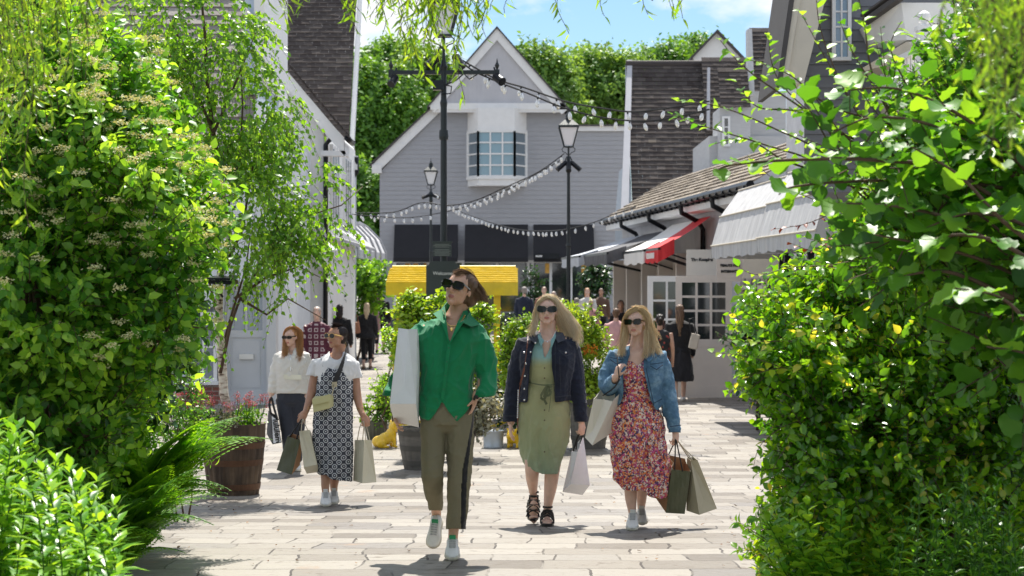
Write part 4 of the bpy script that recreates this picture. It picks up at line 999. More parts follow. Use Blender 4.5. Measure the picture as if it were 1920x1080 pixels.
BK = empty('zinc_tub', (x, d, z0), 'pale grey zinc tub beside the small yellow bulldog', 'tub')
g.lathe([(w * .93, 0), (w * .95, .01), (w * .95, .03), (w * .93, .035), (w, .19), (w + .008, .2), (w + .008, .212), (w - .012, .212), (w - .02, .17), (.01, .17)], (x, d, z0), 28); mk('body', g, plain('zinc', (.42, .46, .50), .4, .3, var=.15, bs=30), BK, smooth=True)

def voxel(g, size, smooth=4):
    """union of the closed shapes in g -> (verts, faces) of one continuous surface"""
    me = bpy.data.meshes.new('t'); me.from_pydata(g.v, [], g.f); o = bpy.data.objects.new('t', me); COL.objects.link(o)
    m = o.modifiers.new('r', 'REMESH'); m.mode = 'VOXEL'; m.voxel_size = size; m.adaptivity = 0
    if smooth: s = o.modifiers.new('s', 'SMOOTH'); s.iterations = smooth; s.factor = .5
    dg = bpy.context.evaluated_depsgraph_get(); dg.update()
    r = bpy.data.meshes.new_from_object(o.evaluated_get(dg))
    n = len(r.vertices); V = np.empty(n * 3, np.float32); r.vertices.foreach_get('co', V); V = V.reshape(-1, 3).astype(float)
    Nn = np.empty(n * 3, np.float32); r.vertices.foreach_get('normal', Nn); Nn = Nn.reshape(-1, 3).astype(float)
    Fq = np.empty(len(r.loops), np.int32); r.loops.foreach_get('vertex_index', Fq)
    ok = len(Fq) == 4 * len(r.polygons)
    if ok: Fq = Fq.reshape(-1, 4)
    else: Fq = np.array([list(p.vertices)[:4] if len(p.vertices) >= 4 else list(p.vertices) + [p.vertices[-1]] for p in r.polygons])
    bpy.data.objects.remove(o); bpy.data.meshes.remove(me); bpy.data.meshes.remove(r)
    return V, Nn, Fq
def surf(name, V, Fq, mats, parent, midx=None, solid=0, smooth=True, v=None):
    L = origin(parent); me = bpy.data.meshes.new(name)
    Vl = V - np.array(L)
    me.vertices.add(len(V)); me.vertices.foreach_set('co', Vl.astype(np.float32).ravel())
    me.loops.add(Fq.size); me.loops.foreach_set('vertex_index', Fq.astype(np.int32).ravel())
    me.polygons.add(len(Fq)); me.polygons.foreach_set('loop_start', (np.arange(len(Fq)) * 4).astype(np.int32))
    me.update(calc_edges=True)
    if not isinstance(mats, (list, tuple)): mats = [mats]
    for m in mats: me.materials.append(m)
    if midx is not None: me.polygons.foreach_set('material_index', midx.astype(np.int32))
    me.polygons.foreach_set('use_smooth', np.full(len(Fq), smooth))
    if v is not None: a = me.attributes.new('v', 'FLOAT', 'POINT'); a.data.foreach_set('value', v.astype(np.float32))
    me.validate()
    o = bpy.data.objects.new(name, me)
    if solid: s = o.modifiers.new('solid', 'SOLIDIFY'); s.thickness = solid; s.offset = -1
    return finish(o, parent)

def bulldog(px, d, s, ang, sitting, label, extra=None):
    """s = height in metres; ang = heading about z, 0 faces +X"""
    x, z0 = X(px, d), gz(d); R = empty('bulldog_statue', (x, d, z0), label, 'statue', 'yellow bulldog statues')
    M_ = Matrix.Rotation(ang, 3, 'Z')
    g = G(); P = lambda a, b, c: Vector((x, d, z0)) + M_ @ Vector((a, b, c)) * s
    if sitting:
        g.ell(P(-.28, 0, .24), (.30 * s, .27 * s, .23 * s), M_); g.ell(P(-.05, 0, .34), (.27 * s, .25 * s, .24 * s), M_); g.ell(P(.16, 0, .46), (.22 * s, .24 * s, .27 * s), M_)
        for e in (-1, 1):
            g.ell(P(-.28, e * .22, .16), (.20 * s, .10 * s, .16 * s), M_); g.ell(P(-.12, e * .26, .05), (.14 * s, .07 * s, .05 * s), M_)
            g.tube([P(.2, e * .17, .45), P(.24, e * .18, .2), P(.24, e * .18, .05)], [.09 * s, .07 * s, .06 * s], 10); g.ell(P(.29, e * .18, .045), (.10 * s, .065 * s, .045 * s), M_)
    else:
        g.ell(P(-.05, 0, .42), (.42 * s, .23 * s, .22 * s), M_); g.ell(P(.2, 0, .46), (.24 * s, .27 * s, .26 * s), M_)
        for e in (-1, 1):
            for a in (-.33, .22):
                g.tube([P(a, e * .17, .4), P(a, e * .2, .2), P(a + .02, e * .2, .04)], [.11 * s, .075 * s, .07 * s], 10); g.ell(P(a + .07, e * .2, .045), (.10 * s, .07 * s, .045 * s), M_)
    hx, hz = (.30, .78) if sitting else (.42, .66)
    g.ell(P(hx, 0, hz), (.22 * s, .23 * s, .20 * s), M_); g.ell(P(hx + .2, 0, hz - .07), (.12 * s, .18 * s, .12 * s), M_)
    g.ell(P(hx + .27, 0, hz - .01), (.05 * s, .06 * s, .04 * s), M_)
    for e in (-1, 1):
        g.ell(P(hx + .2, e * .12, hz - .13), (.10 * s, .08 * s, .11 * s), M_); g.tube([P(hx - .05, e * .16, hz + .1), P(hx - .06, e * .2, hz + .2), P(hx - .02, e * .23, hz + .24)], [.07 * s, .05 * s, .02 * s], 8)
        g.ell(P(hx + .17, e * .10, hz + .06), (.04 * s, .04 * s, .035 * s), M_)
    V, Nn, Fq = voxel(g, .02 * s * 1.3, 3)
    surf('body', V, Fq, plain('yellow_statue_glaze', (.80, .50, .01), .25, var=.15, vs=9, coat=.5), R); return R
bulldog(725, 23.0, .32, PI * .02 + .35, True, 'seated glossy yellow bulldog statue left of the grey staved pot')
bulldog(964, 23.0, .27, -PI / 2 - .25, False, 'standing yellow bulldog statue between the zinc tub and the green dress')
# ceramic tray-like lamp box on the birch stake
DB2 = 17.3
g = G(); x, z = X(418, DB2), Z(532, DB2)
g.prism([(x - .125, DB2 - .1, z), (x + .12, DB2 - .1, z - .01), (x + .12, DB2 + .14, z + .0), (x - .125, DB2 + .14, z)], (0, 0, .035)); g.prism([(x - .14, DB2 - .12, z + .035), (x + .135, DB2 - .12, z + .03), (x + .1, DB2 + .14, z + .055), (x - .1, DB2 + .14, z + .055)], (0, 0, .018))
g.bar((x - .09, DB2 + .02, z), (x - .02, DB2 + .12, z - .12), .015)
tag(mk('floodlight', g, BLACKM, None, loc=(x, DB2, 0)), 'flat black floodlight fixed in front of the birch trunk', 'floodlight')
# ================================================================== plants
RNG = np.random.default_rng(5)
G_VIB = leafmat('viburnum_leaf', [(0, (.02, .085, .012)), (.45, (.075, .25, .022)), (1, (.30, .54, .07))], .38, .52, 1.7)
G_BIRCH = leafmat('birch_leaf', [(0, (0.045, 0.150, 0.015)), (.5, (0.120, 0.300, 0.030)), (1, (0.270, 0.500, 0.050))], .35, .52, 1.8)
G_WIL = leafmat('willow_leaf', [(0, (0.075, 0.195, 0.015)), (.5, (0.180, 0.375, 0.027)), (1, (0.360, 0.540, 0.045))], .4, .5)
G_DARK = leafmat('evergreen_and_backing_leaf', [(0, (0.008, 0.033, 0.008)), (.6, (0.019, 0.078, 0.016)), (1, (0.052, 0.143, 0.019))], .3, .2)
G_FERN = leafmat('fern_leaf', [(0, (0.060, 0.195, 0.015)), (.5, (0.135, 0.345, 0.018)), (1, (0.255, 0.495, 0.030))], .45, .5)
G_LUSH = leafmat('perennial_leaf', [(0, (0.045, 0.165, 0.015)), (.5, (0.120, 0.330, 0.030)), (1, (0.300, 0.540, 0.045))], .33, .42)
G_SPI = leafmat('small_glossy_leaf', [(0, (0.022, 0.090, 0.009)), (.45, (0.075, 0.240, 0.015)), (.9, (0.225, 0.435, 0.022)), (1, (0.450, 0.470, 0.075))], .22, .5, 1.9, spec=.7)
def hazelmat():
    m = leafmat('hazel_leaf', [(0, (.03, .12, .015)), (.5, (.085, .26, .025)), (1, (.20, .42, .04))], .42, .5, spec=.6)
    return m
G_HAZ = hazelmat()
G_CTR = leafmat('bright_shrub_leaf', [(0, (0.045, 0.15, 0.012)), (.5, (0.15, 0.32, 0.02)), (1, (0.34, 0.50, 0.04))], .35, .4)
G_SIL = leafmat('silver_leaf', [(0, (0.160, 0.180, 0.130)), (.5, (0.300, 0.320, 0.250)), (1, (0.450, 0.460, 0.380))], .5, .3, 1.0)
G_TREE = leafmat('tree_leaf', [(0, (0.043, 0.119, 0.020)), (.5, (0.102, 0.255, 0.034)), (1, (0.204, 0.408, 0.060))], .5, .35)
G_TREE2 = leafmat('pale_tree_leaf', [(0, (0.068, 0.153, 0.034)), (.5, (0.153, 0.306, 0.068)), (1, (0.289, 0.493, 0.119))], .5, .35)
G_RED = leafmat('copper_leaf', [(0, (0.150, 0.022, 0.018)), (1, (0.360, 0.060, 0.038))], .4, .3, .6)
FLOW = leafmat('cream_flower', [(0, (.60, .60, .30)), (1, (.86, .85, .55))], .6, .3, .7)
BARKB = plain('brown_bark', (.09, .055, .035), .85, var=.3, vs=9, bs=40, bst=.6)
def birchbark():
    m, t, b = nt('birch_bark'); co = coords(t, (1, 1, 3.2)); n = N(t, 'ShaderNodeTexNoise', Scale=14, Detail=6); t.links.new(co, n.inputs['Vector'])
    t.links.new(ramp(t, n.outputs[0], [(.33, (.07, .04, .025)), (.45, (.55, .46, .36)), (.6, (.74, .68, .58))]), b.inputs['Base Color']); b.inputs['Roughness'].default_value = .75
    bump(t, b, n.outputs[0], .4, .01); return m
BIRCHB = birchbark()
T_OV, T_BG, T_WI, T_DI = T_oval(.62), T_big(), T_willow(), T_diamond()
T_LANCE = T_oval(.34, .07, .2)
def V_(n, m=.5, s=.22): return np.clip(RNG.normal(m, s, n), 0, 1)
def bpx(px, py, d, rx, ry, rd):
    """ellipsoid blob from photo pixels at distance d"""
    c = W(px, py, d); return (c.x, d, c.z, rx / F * d, rd, ry / F * d)
def limbs(g, base, blobs, r0, n=1, wob_=.08):
    for b in blobs:
        for _ in range(n):
            e = Vector(b[:3]) + Vector((random.uniform(-.5, .5) * b[3], random.uniform(-.5, .5) * b[4], random.uniform(-.3, .5) * b[5])); s = Vector(base) + Vector((random.uniform(-.05, .05), random.uniform(-.05, .05), 0))
            P = []
            for k in range(7):
                f = k / 6; p = s.lerp(e, f); p.z += math.sin(f * PI) * .12 * (e - s).length * .6; p += Vector((random.uniform(-1, 1), random.uniform(-1, 1), 0)) * wob_ * math.sin(f * PI); P.append(p)
            g.tube(P, [r0 * (1 - .8 * k / 6) for k in range(7)], 6)
def shrub(name, label, cat, base, blobs, ntw, lpt, tl, leaf, tmpl, lmat, bark=None, stem_r=.02, group=None, vm=.5, pxmax=None, twr=.002, nl=1, **kw):
    R = empty(name, base, label, cat, group)
    Q, D, Nn, A, Mi, E, r = twig_points(blobs, ntw, lpt, tl, leaf, pxmax=pxmax, **kw)
    n = len(Q); S = leaf * RNG.uniform(.6, 1.25, n)
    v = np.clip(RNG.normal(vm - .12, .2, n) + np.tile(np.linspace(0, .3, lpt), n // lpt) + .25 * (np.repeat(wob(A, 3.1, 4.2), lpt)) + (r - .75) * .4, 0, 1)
    scatter('foliage', tmpl, Q, D, Nn, S, v, lmat, R)
    bark = bark or BARKB
    sticks('twigs', [(A, Mi, twr * 1.6, twr * 1.2), (Mi, E, twr * 1.2, twr * .5)], 0, 0, bark, R)
    g = G(); limbs(g, base, blobs, stem_r, nl); mk('stems', g, bark, R, smooth=True)
    return R, (A, E)
def tab(pts):
    a = np.array(pts, float); return lambda y: np.interp(y, a[:, 0], a[:, 1])

# --- left side
fL = tab([(-400, 240), (0, 235), (60, 225), (110, 255), (150, 300), (220, 345), (270, 385), (330, 412), (420, 415), (480, 400), (560, 380), (640, 375), (700, 350), (760, 300), (850, 250), (1100, 240)])
lmask = lambda px, py, P: px < fL(py) - 18 + 22 * wob(P, 6.0, 1.0)
vb = [bpx(150, 330, 10.4, 220, 170, 1.0), bpx(300, 430, 10.0, 130, 140, .7), bpx(-100, 250, 11, 260, 260, 1.2), bpx(120, 560, 10.2, 220, 150, 1.0), bpx(300, 600, 10.2, 110, 120, .6), bpx(150, 180, 10.6, 150, 130, .8), bpx(60, 760, 10.4, 230, 160, .9)]
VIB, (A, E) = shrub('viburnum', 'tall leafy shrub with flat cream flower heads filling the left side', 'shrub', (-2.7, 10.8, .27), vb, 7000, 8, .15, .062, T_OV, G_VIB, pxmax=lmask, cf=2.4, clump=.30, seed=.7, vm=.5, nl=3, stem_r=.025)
# cream flower heads on shoot tips near the surface
top = E[(E[:, 1] < 10.6)]; px = 960 + F * top[:, 0] / top[:, 1]; py = 550 - F * (top[:, 2] - CH) / top[:, 1]
best = {}
for i in np.argsort(top[:, 1]):
    if -20 < px[i] < 430 and 40 < py[i] < 720: best.setdefault((int(px[i] // 24), int(py[i] // 20)), i)
ii = np.array(list(best.values())); ok = RNG.random(len(ii)) < np.where(py[ii] < 480, np.where(px[ii] > 170, .62, .32), .12); hd = top[ii[ok]] + np.array([0, -.05, .04])
m = 60; c = hd[:, None] + RNG.normal(size=(len(hd), m, 3)) * np.array([.021, .021, .008])
P_ = c.reshape(-1, 3); n = len(P_)
scatter('flower_heads', T_petal(), P_, RNG.normal(size=(n, 3)) + np.array([0, 0, .1]), RNG.normal(size=(n, 3)) * .7 + np.array([0, 0, 1]), .011, V_(n), FLOW, VIB)['kind'] = 'stuff'
db = [bpx(120, 620, 12.2, 320, 330, .9), bpx(-50, 300, 12.5, 300, 330, 1.0), bpx(250, 800, 12.0, 200, 220, .7)]  # dark leaves added behind the viburnum to stand in for its shaded interior
shrub('dark_backing_shrub', 'added dark leaf backing for shade behind the flowering shrub on the left', 'shrub', (-3.0, 12.6, .25), db, 6000, 6, .2, .09, T_OV, G_DARK, pxmax=lambda px, py, P: px < fL(py) - 45 + 20 * wob(P, 5), cf=1.5, clump=.5, nl=2)

def strands(name_parent, tops, n_per, L, leafsz, lmat, depth_j=.3, spread=.1, droop=1.0, vm=.5, step=.02):
    """hanging willow shoots: tops = list of (px, py_top, py_end, d, weight)"""
    Ps = []; Ds = []; Ns = []; SA = []; SB = []
    for (px, py0, py1, d, w) in tops:
        for _ in range(max(1, int(n_per * w))):
            dd = d + RNG.normal() * depth_j; p0 = np.array(W(px + RNG.normal() * spread * 400, py0 - RNG.random() * 40, dd)); p1 = np.array(W(px + RNG.normal() * spread * 400, py1 - RNG.random() ** 1.5 * (py1 - py0) * .6, dd))
            ln = np.linalg.norm(p1 - p0); k = max(4, int(ln / step)); t = np.linspace(0, 1, k)[:, None]
            q = p0 * (1 - t) + p1 * t; ph = RNG.random() * 6; q[:, 0] += .02 * np.sin(t[:, 0] * 9 + ph); q[:, 1] += .02 * np.cos(t[:, 0] * 8 + ph)
            Ps.append(q); SA.append(q[:-1]); SB.append(q[1:])
            a = RNG.random(k) * 2 * PI; Ds.append(np.stack([np.cos(a) * .8, np.sin(a) * .8, np.full(k, -.75)], 1)); Ns.append(RNG.normal(size=(k, 3)) + np.array([0, 0, .5]))
    P = np.concatenate(Ps); D = np.concatenate(Ds); Nn = np.concatenate(Ns)
    return P, D, Nn, np.concatenate(SA), np.concatenate(SB)
WT = empty('willow_tree', (-4.2, 7.6, .2), 'twisted willow whose light green shoots hang into the top of the picture', 'tree')
g = G(); g.tube([(-4.2, 7.6, .1), (-4.1, 7.6, 1.8), (-3.8, 7.7, 3.2), (-3.0, 7.9, 4.2)], [.16, .13, .11, .08], 10)
g.tube([(-3.8, 7.7, 3.2), (-2.4, 7.9, 3.9), (-1.2, 8.1, 4.1), (.2, 8.2, 4.0), (1.2, 8.3, 3.75)], [.09, .06, .045, .03, .012], 8)
g.tube([(-3.9, 7.7, 2.9), (-2.8, 7.4, 3.4), (-1.9, 7.3, 3.5), (-1.3, 7.4, 3.4)], [.08, .05, .035, .01], 8)
g.tube([(-1.2, 8.1, 4.1), (-.8, 8.2, 3.5), (-.5, 8.2, 3.2)], [.02, .012, .006], 6); g.tube([(.2, 8.2, 4.0), (.5, 8.2, 3.4), (.6, 8.2, 3.1)], [.02, .012, .004], 6)
mk('trunk', g, BARKB, WT, smooth=True)
tops = [(525, -90, 45, 8.2, .6), (560, -90, 28, 8.2, .5), (655, -90, 85, 8.2, .6), (645, -90, 60, 8.2, .5), (718, -90, 105, 8.2, .5), (705, -90, 50, 8.2, .7), (760, -90, 95, 8.1, 1), (775, -90, 150, 8.1, .7), (800, -90, 165, 8.1, .8), (800, -90, 100, 8.1, 1), (840, -90, 70, 8.1, 1), (862, -90, 195, 8.1, .35), (850, -90, 130, 8.1, .5), (880, -90, 90, 8.2, .9), (905, -90, 75, 8.2, .8), (930, -90, 55, 8.2, .5),
        (1050, -90, 65, 8.3, .3), (1085, -90, 32, 8.3, .5), (1125, -90, 38, 8.3, .3), (1225, -90, 40, 8.3, .25), (1255, -90, 22, 8.3, .6), (1275, -90, 45, 8.3, .3), (745, -90, 40, 8.1, .8), (820, -90, 40, 8.1, .8)]
P, D, Nn, SA, SB = strands(WT, tops, 7, 0, .05, G_WIL, .12, .03)
P2, D2, N2, SA2, SB2 = strands(WT, [(px, -200, e, 7.3, 1) for px, e in ((-20, 330), (20, 360), (60, 300), (100, 300), (20, 200), (140, 200), (170, 130), (195, 90), (60, 150), (110, 120), (-20, 150), (150, 60), (30, 480), (215, 40), (0, 560), (90, 240))], 4, 0, .06, G_WIL, .25, .05, step=.022)
P = np.concatenate([P, P2]); D = np.concatenate([D, D2]); Nn = np.concatenate([Nn, N2]); n = len(P)
scatter('foliage', T_WI, P, D, Nn, .058 * RNG.uniform(.5, 1.3, n), V_(n, .55), G_WIL, WT)
sticks('shoots', [(np.concatenate([SA, SA2]), np.concatenate([SB, SB2]), .0018, .0015)], 0, 0, BARKB, WT)

# birch in the half barrel
DBR = 17.6
BI = empty('birch_tree', (X(432, DBR), DBR, BART[2] - .05), 'young birch with a pale trunk growing from the oak half barrel', 'tree')
tp = [W(436, 800, DBR), W(420, 740, DBR), W(415, 660, DBR), W(410, 600, DBR), W(412, 520, DBR), W(430, 440, DBR), W(424, 400, DBR), W(400, 250, DBR), W(388, 150, DBR), W(384, 60, DBR), W(372, -60, DBR)]
g = G(); g.tube([p + Vector((0, .0, 0)) for p in tp[:6]], [.045, .042, .04, .038, .034, .028], 10); mk('trunk', g, BIRCHB, BI, smooth=True)
g = G(); g.tube(tp[5:], [.028, .026, .022, .018, .014, .008], 8)
br = [[(415, 660), (440, 570), (462, 500), (470, 430)], [(413, 700), (432, 610), (450, 560), (500, 480), (560, 410), (640, 385), (680, 350)], [(410, 600), (395, 540), (385, 480), (350, 420)], [(412, 520), (455, 430), (470, 330), (490, 250), (520, 180)], [(424, 400), (450, 300), (455, 200), (450, 90)], [(400, 250), (360, 150), (330, 60), (300, 0)], [(440, 560), (500, 520), (560, 500), (600, 520)], [(450, 560), (500, 590), (540, 560), (610, 600)], [(400, 250), (440, 160), (480, 60)]]
for b in br: g.tube([W(x, y, DBR + .1 * math.sin(x)) for x, y in b], [.016 * (1 - .75 * i / (len(b) - 1)) for i in range(len(b))], 6)
mk('limb', g, BARKB, BI, smooth=True)
bb = [bpx(320, 40, 17.6, 95, 100, .5), bpx(420, 90, 17.6, 90, 120, .6), bpx(300, 160, 17.5, 70, 70, .35), bpx(475, 230, 17.6, 75, 95, .5), bpx(400, 260, 17.6, 80, 80, .45), bpx(520, 190, 17.7, 45, 60, .3), bpx(500, 370, 17.5, 85, 75, .5), bpx(590, 410, 17.4, 65, 60, .35), bpx(620, 385, 17.4, 60, 35, .3), bpx(470, 460, 17.5, 80, 85, .5), bpx(560, 480, 17.4, 65, 40, .35), bpx(390, 580, 17.3, 34, 60, .3), bpx(545, 560, 17.3, 40, 28, .2), bpx(480, 330, 17.8, 60, 80, .4), bpx(600, 340, 17.4, 35, 30, .2)]
Q, D, Nn, A, Mi, E, r = twig_points(bb, 2500, 8, .24, .05, up=-.3, droop=.7, inner=.1, clump=.10, cf=3.3, seed=2.0, lift=.3, jit=.8)
n = len(Q); scatter('foliage', T_DI, Q, D + np.array([0, 0, -.6]), Nn + np.array([0, -.4, 0]), .050 * RNG.uniform(.7, 1.25, n), np.clip(V_(n, .5) + .2 * wob(Q, 5), 0, 1), G_BIRCH, BI)
sticks('twigs', [(A, Mi, .003, .002), (Mi, E, .002, .001)], 0, 0, BARKB, BI)

# flowers in the barrel
def flowers(name, label, base, spots, n, h, lmat_, colr, fs, d, spread, leafn=400, leafs=.03):
    R = empty(name, base, label, 'flowers')
    B = np.array(base); a = RNG.random(n) * 2 * PI; rr = np.sqrt(RNG.random(n)) * spread
    p0 = B + np.stack([np.cos(a) * rr, np.sin(a) * rr, np.zeros(n)], 1); p1 = p0 + np.stack([np.cos(a) * rr * .5 + RNG.normal(size=n) * .02, np.sin(a) * rr * .5, h * RNG.uniform(.55, 1.1, n)], 1)
    sticks('stems', [(p0, p1, .0025, .0015)], 0, 0, G_LUSH, R)
    k = 14; c = (p1[:, None] + RNG.normal(size=(n, k, 3)) * fs * .9).reshape(-1, 3); m = len(c)
    scatter('blooms', T_petal(), c, RNG.normal(size=(m, 3)), RNG.normal(size=(m, 3)) + np.array([0, -.5, .5]), fs * .9, V_(m), colr, R)
    q = B + RNG.normal(size=(leafn, 3)) * np.array([spread * .55, spread * .55, h * .18]) + np.array([0, 0, h * .25])
    scatter('foliage', T_OV, q, RNG.normal(size=(leafn, 3)) + np.array([0, 0, .4]), RNG.normal(size=(leafn, 3)) + np.array([0, 0, 1]), leafs * RNG.uniform(.6, 1.3, leafn), V_(leafn, .5), lmat_, R)
    return R
PINK = leafmat('red_pink_petal', [(0, (.30, .03, .05)), (.6, (.55, .10, .14)), (1, (.75, .35, .38))], .6, .3, .8)
PURP = leafmat('mauve_petal', [(0, (.20, .08, .18)), (.6, (.42, .22, .40)), (1, (.62, .42, .55))], .6, .3, .8)
ORNG = leafmat('orange_petal', [(0, (.60, .15, .01)), (1, (.85, .35, .03))], .6, .3, .8)
flowers('red_flowers', 'tuft of red pink flowers on the right of the oak barrel', (X(468, DBR), DBR - .1, BART[2]), 0, 42, .26, G_LUSH, PINK, .012, DBR, .12)
flowers('mauve_flowers', 'mauve flowers around the birch trunk in the oak barrel', (X(425, DBR), DBR - .12, BART[2]), 0, 34, .20, G_SIL, PURP, .012, DBR, .13)
flowers('pink_flowers', 'pink flowers spilling from the left side of the oak barrel', (X(375, DBR), DBR - .15, BART[2] - .02), 0, 46, .30, G_DARK, PINK, .014, DBR, .16)
# trailing vine in front of the barrel
DV = 14.6
shrub('trailing_shrub', 'loose trailing stems hanging beside the oak barrel on its left', 'shrub', (X(340, DV), DV, .09), [bpx(330, 830, DV, 42, 80, .3), bpx(345, 750, DV, 34, 55, .25)], 230, 5, .16, .055, T_LANCE, G_LUSH, twr=.002, clump=.3, inner=.1, nl=2, stem_r=.008)

# ferns
def fern(base, n, L, label, lean=(0, 0), vm=.5):
    R = empty('fern', base, label, 'fern', 'ferns on the left'); P = []; D = []; Nn = []; S = []; A = []; Bq = []
    for i in range(n):
        a = 2 * PI * i / n + RNG.normal() * .3; out = np.array([math.cos(a) + lean[0] * .5, math.sin(a) + lean[1], 0]); out /= max(.3, np.linalg.norm(out)); l = L * RNG.uniform(.75, 1.1); arch = RNG.uniform(.5, 1.0)
        K = 26; t = np.linspace(0, 1, K); hor = l * (t * .30 + .42 * arch * t ** 2); ver = l * (t * 1.0 - .62 * arch * t ** 2.3)
        c = np.array(base) + hor[:, None] * out + ver[:, None] * np.array([0, 0, 1.0]); tg = nrm(np.gradient(c, axis=0)); sd = nrm(np.cross(tg, np.array([0, 0, 1.0]) + .01)); nn = np.cross(sd, tg)
        A.append(c[:-1]); Bq.append(c[1:])
        pl = l * .19 * np.sin(np.clip((t - .12) / .88, 0, 1) ** .75 * PI * .93 + .15) * (t > .12)
        for s in (-1, 1):
            k = pl > .006; m = k.sum()
            # leaflets along each pinna
            for q in range(6):
                f = (q + .5) / 6; pin = nrm(sd[k] * s + tg[k] * .35 - nn[k] * .1); pos = c[k] + pin * (pl[k] * f)[:, None] - nn[k] * (pl[k] * f * f * .18)[:, None]
                for s2 in (-1, 1):
                    P.append(pos); D.append(tg[k] * s2 + pin * .5); Nn.append(nn[k] + RNG.normal(size=(m, 3)) * .15); S.append(pl[k] * .40 * (1.1 - f * .8))
    P, D, Nn, S = map(np.concatenate, (P, D, Nn, S)); nn_ = len(P)
    scatter('fronds', (np.array([(0, 0, 0), (-.3, .5, 0), (0, 1, -.05), (.3, .5, 0)]), [np.array([(0, 3, 2, 1)])]), P, D, Nn, S, np.clip(vm + .15 * RNG.normal(size=nn_), 0, 1), G_FERN, R)
    sticks('stalks', [(np.concatenate(A), np.concatenate(Bq), .003, .0025)], 0, 0, G_FERN, R)
fern((X(215, 11.3), 11.3, .22), 30, 1.05, 'big bright fern at the edge of the paving', (.30, -.2), .6)
fern((X(225, 11.7), 11.7, .22), 26, 1.4, 'tall upright fern behind the big bright fern', (.2, 0), .5)
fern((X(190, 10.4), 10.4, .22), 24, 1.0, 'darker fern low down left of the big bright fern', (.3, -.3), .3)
fern((X(250, 12.4), 12.4, .20), 20, .8, 'small fern beside the foot of the oak barrel', (.3, -.1), .55)
fern((X(205, 10.4), 10.4, .22), 24, .78, 'low fern at the very bottom left of the paving', (.4, -.3), .45)
# leafy perennials in the bottom left corner
def perennials(name, label, stems, lmat_, ls, group=None, vm=.55, tmpl=None):
    """stems: list of (base, tip); opposite pairs of pointed leaves up each stem"""
    R = empty(name, stems[0][0], label, 'plant', group); P = []; D = []; Nn = []; S = []; A = []; Bq = []
    for b, tip in stems:
        b, tip = np.array(b), np.array(tip); L = np.linalg.norm(tip - b); K = max(5, int(L / .045)); t = np.linspace(.15, 1, K)
        c = b + (tip - b) * t[:, None] + np.array([.03, 0, 0]) * np.sin(t * 5 + b[0] * 9)[:, None]; A.append(np.concatenate([[b], c[:-1]])); Bq.append(c)
        for i in range(K):
            a = (i % 2) * PI / 2 + RNG.normal() * .4
            for s in (0, PI):
                up = .25 + .9 * t[i] ** 3; P.append(c[i]); D.append((math.cos(a + s), math.sin(a + s), up)); Nn.append((-math.cos(a + s) * up, -math.sin(a + s) * up, 1 + .2 * RNG.normal())); S.append(ls * (1.15 - .6 * t[i] ** 2) * RNG.uniform(.8, 1.15))
    n = len(P); scatter('foliage', tmpl or T_LANCE, np.array(P), np.array(D) + RNG.normal(size=(n, 3)) * .12, np.array(Nn), np.array(S), V_(n, vm, .3), lmat_, R)
    sticks('stems', [(np.concatenate(A), np.concatenate(Bq), .004, .003)], 0, 0, G_LUSH, R); return R
st = []
for _ in range(62):
    d = RNG.uniform(6.8, 8.8); px = RNG.uniform(-60, 215); py = 1080 - (1080 - 770) * (1 - max(0, (px - 40)) / 330) * RNG.uniform(.35, 1.0); t_ = W(px, py, d); st.append(((t_.x + RNG.normal() * .08, d + .1, max(.3, t_.z - .9)), t_))
perennials('leafy_perennial', 'bright pointed leaved perennials filling the bottom left corner', st, G_LUSH, .14)

# --- right side
fR = tab([(-200, 1700), (430, 1600), (490, 1545), (540, 1470), (565, 1405), (600, 1392), (650, 1405), (700, 1400), (760, 1430), (820, 1465), (900, 1470), (960, 1450), (1010, 1425), (1100, 1405)])
rmask = lambda px, py, P: px > fR(py) + 15 + 24 * wob(P, 6.5, 2.0)
rb = [bpx(1560, 640, 9.6, 175, 150, .7), bpx(1700, 560, 9.8, 200, 200, .9), bpx(1620, 820, 9.6, 190, 150, .8), bpx(1560, 980, 9.8, 150, 130, .6), bpx(1800, 800, 9.9, 220, 240, 1.0), bpx(1480, 640, 9.4, 90, 80, .35), bpx(1500, 740, 9.5, 100, 80, .4), bpx(1850, 500, 10.2, 180, 250, 1.0)]
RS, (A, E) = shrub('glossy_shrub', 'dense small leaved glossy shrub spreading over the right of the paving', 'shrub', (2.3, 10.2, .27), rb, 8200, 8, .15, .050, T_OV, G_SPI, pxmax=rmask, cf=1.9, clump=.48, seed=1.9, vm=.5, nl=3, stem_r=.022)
shrub('dark_backing_shrub', 'added dark leaf backing for shade in the lower right behind the glossy shrub', 'shrub', (3.0, 11.6, .25), [bpx(1830, 700, 11.3, 330, 330, .9), bpx(1700, 900, 11.3, 230, 220, .7), bpx(1900, 420, 11.6, 260, 260, .8)], 6000, 6, .2, .09, T_OV, G_DARK, pxmax=lambda px, py, P: px > fR(py) + 70 + 20 * wob(P, 5), cf=1.5, clump=.5, nl=2)  # dark leaf mass added so gaps in the glossy shrub read as shade
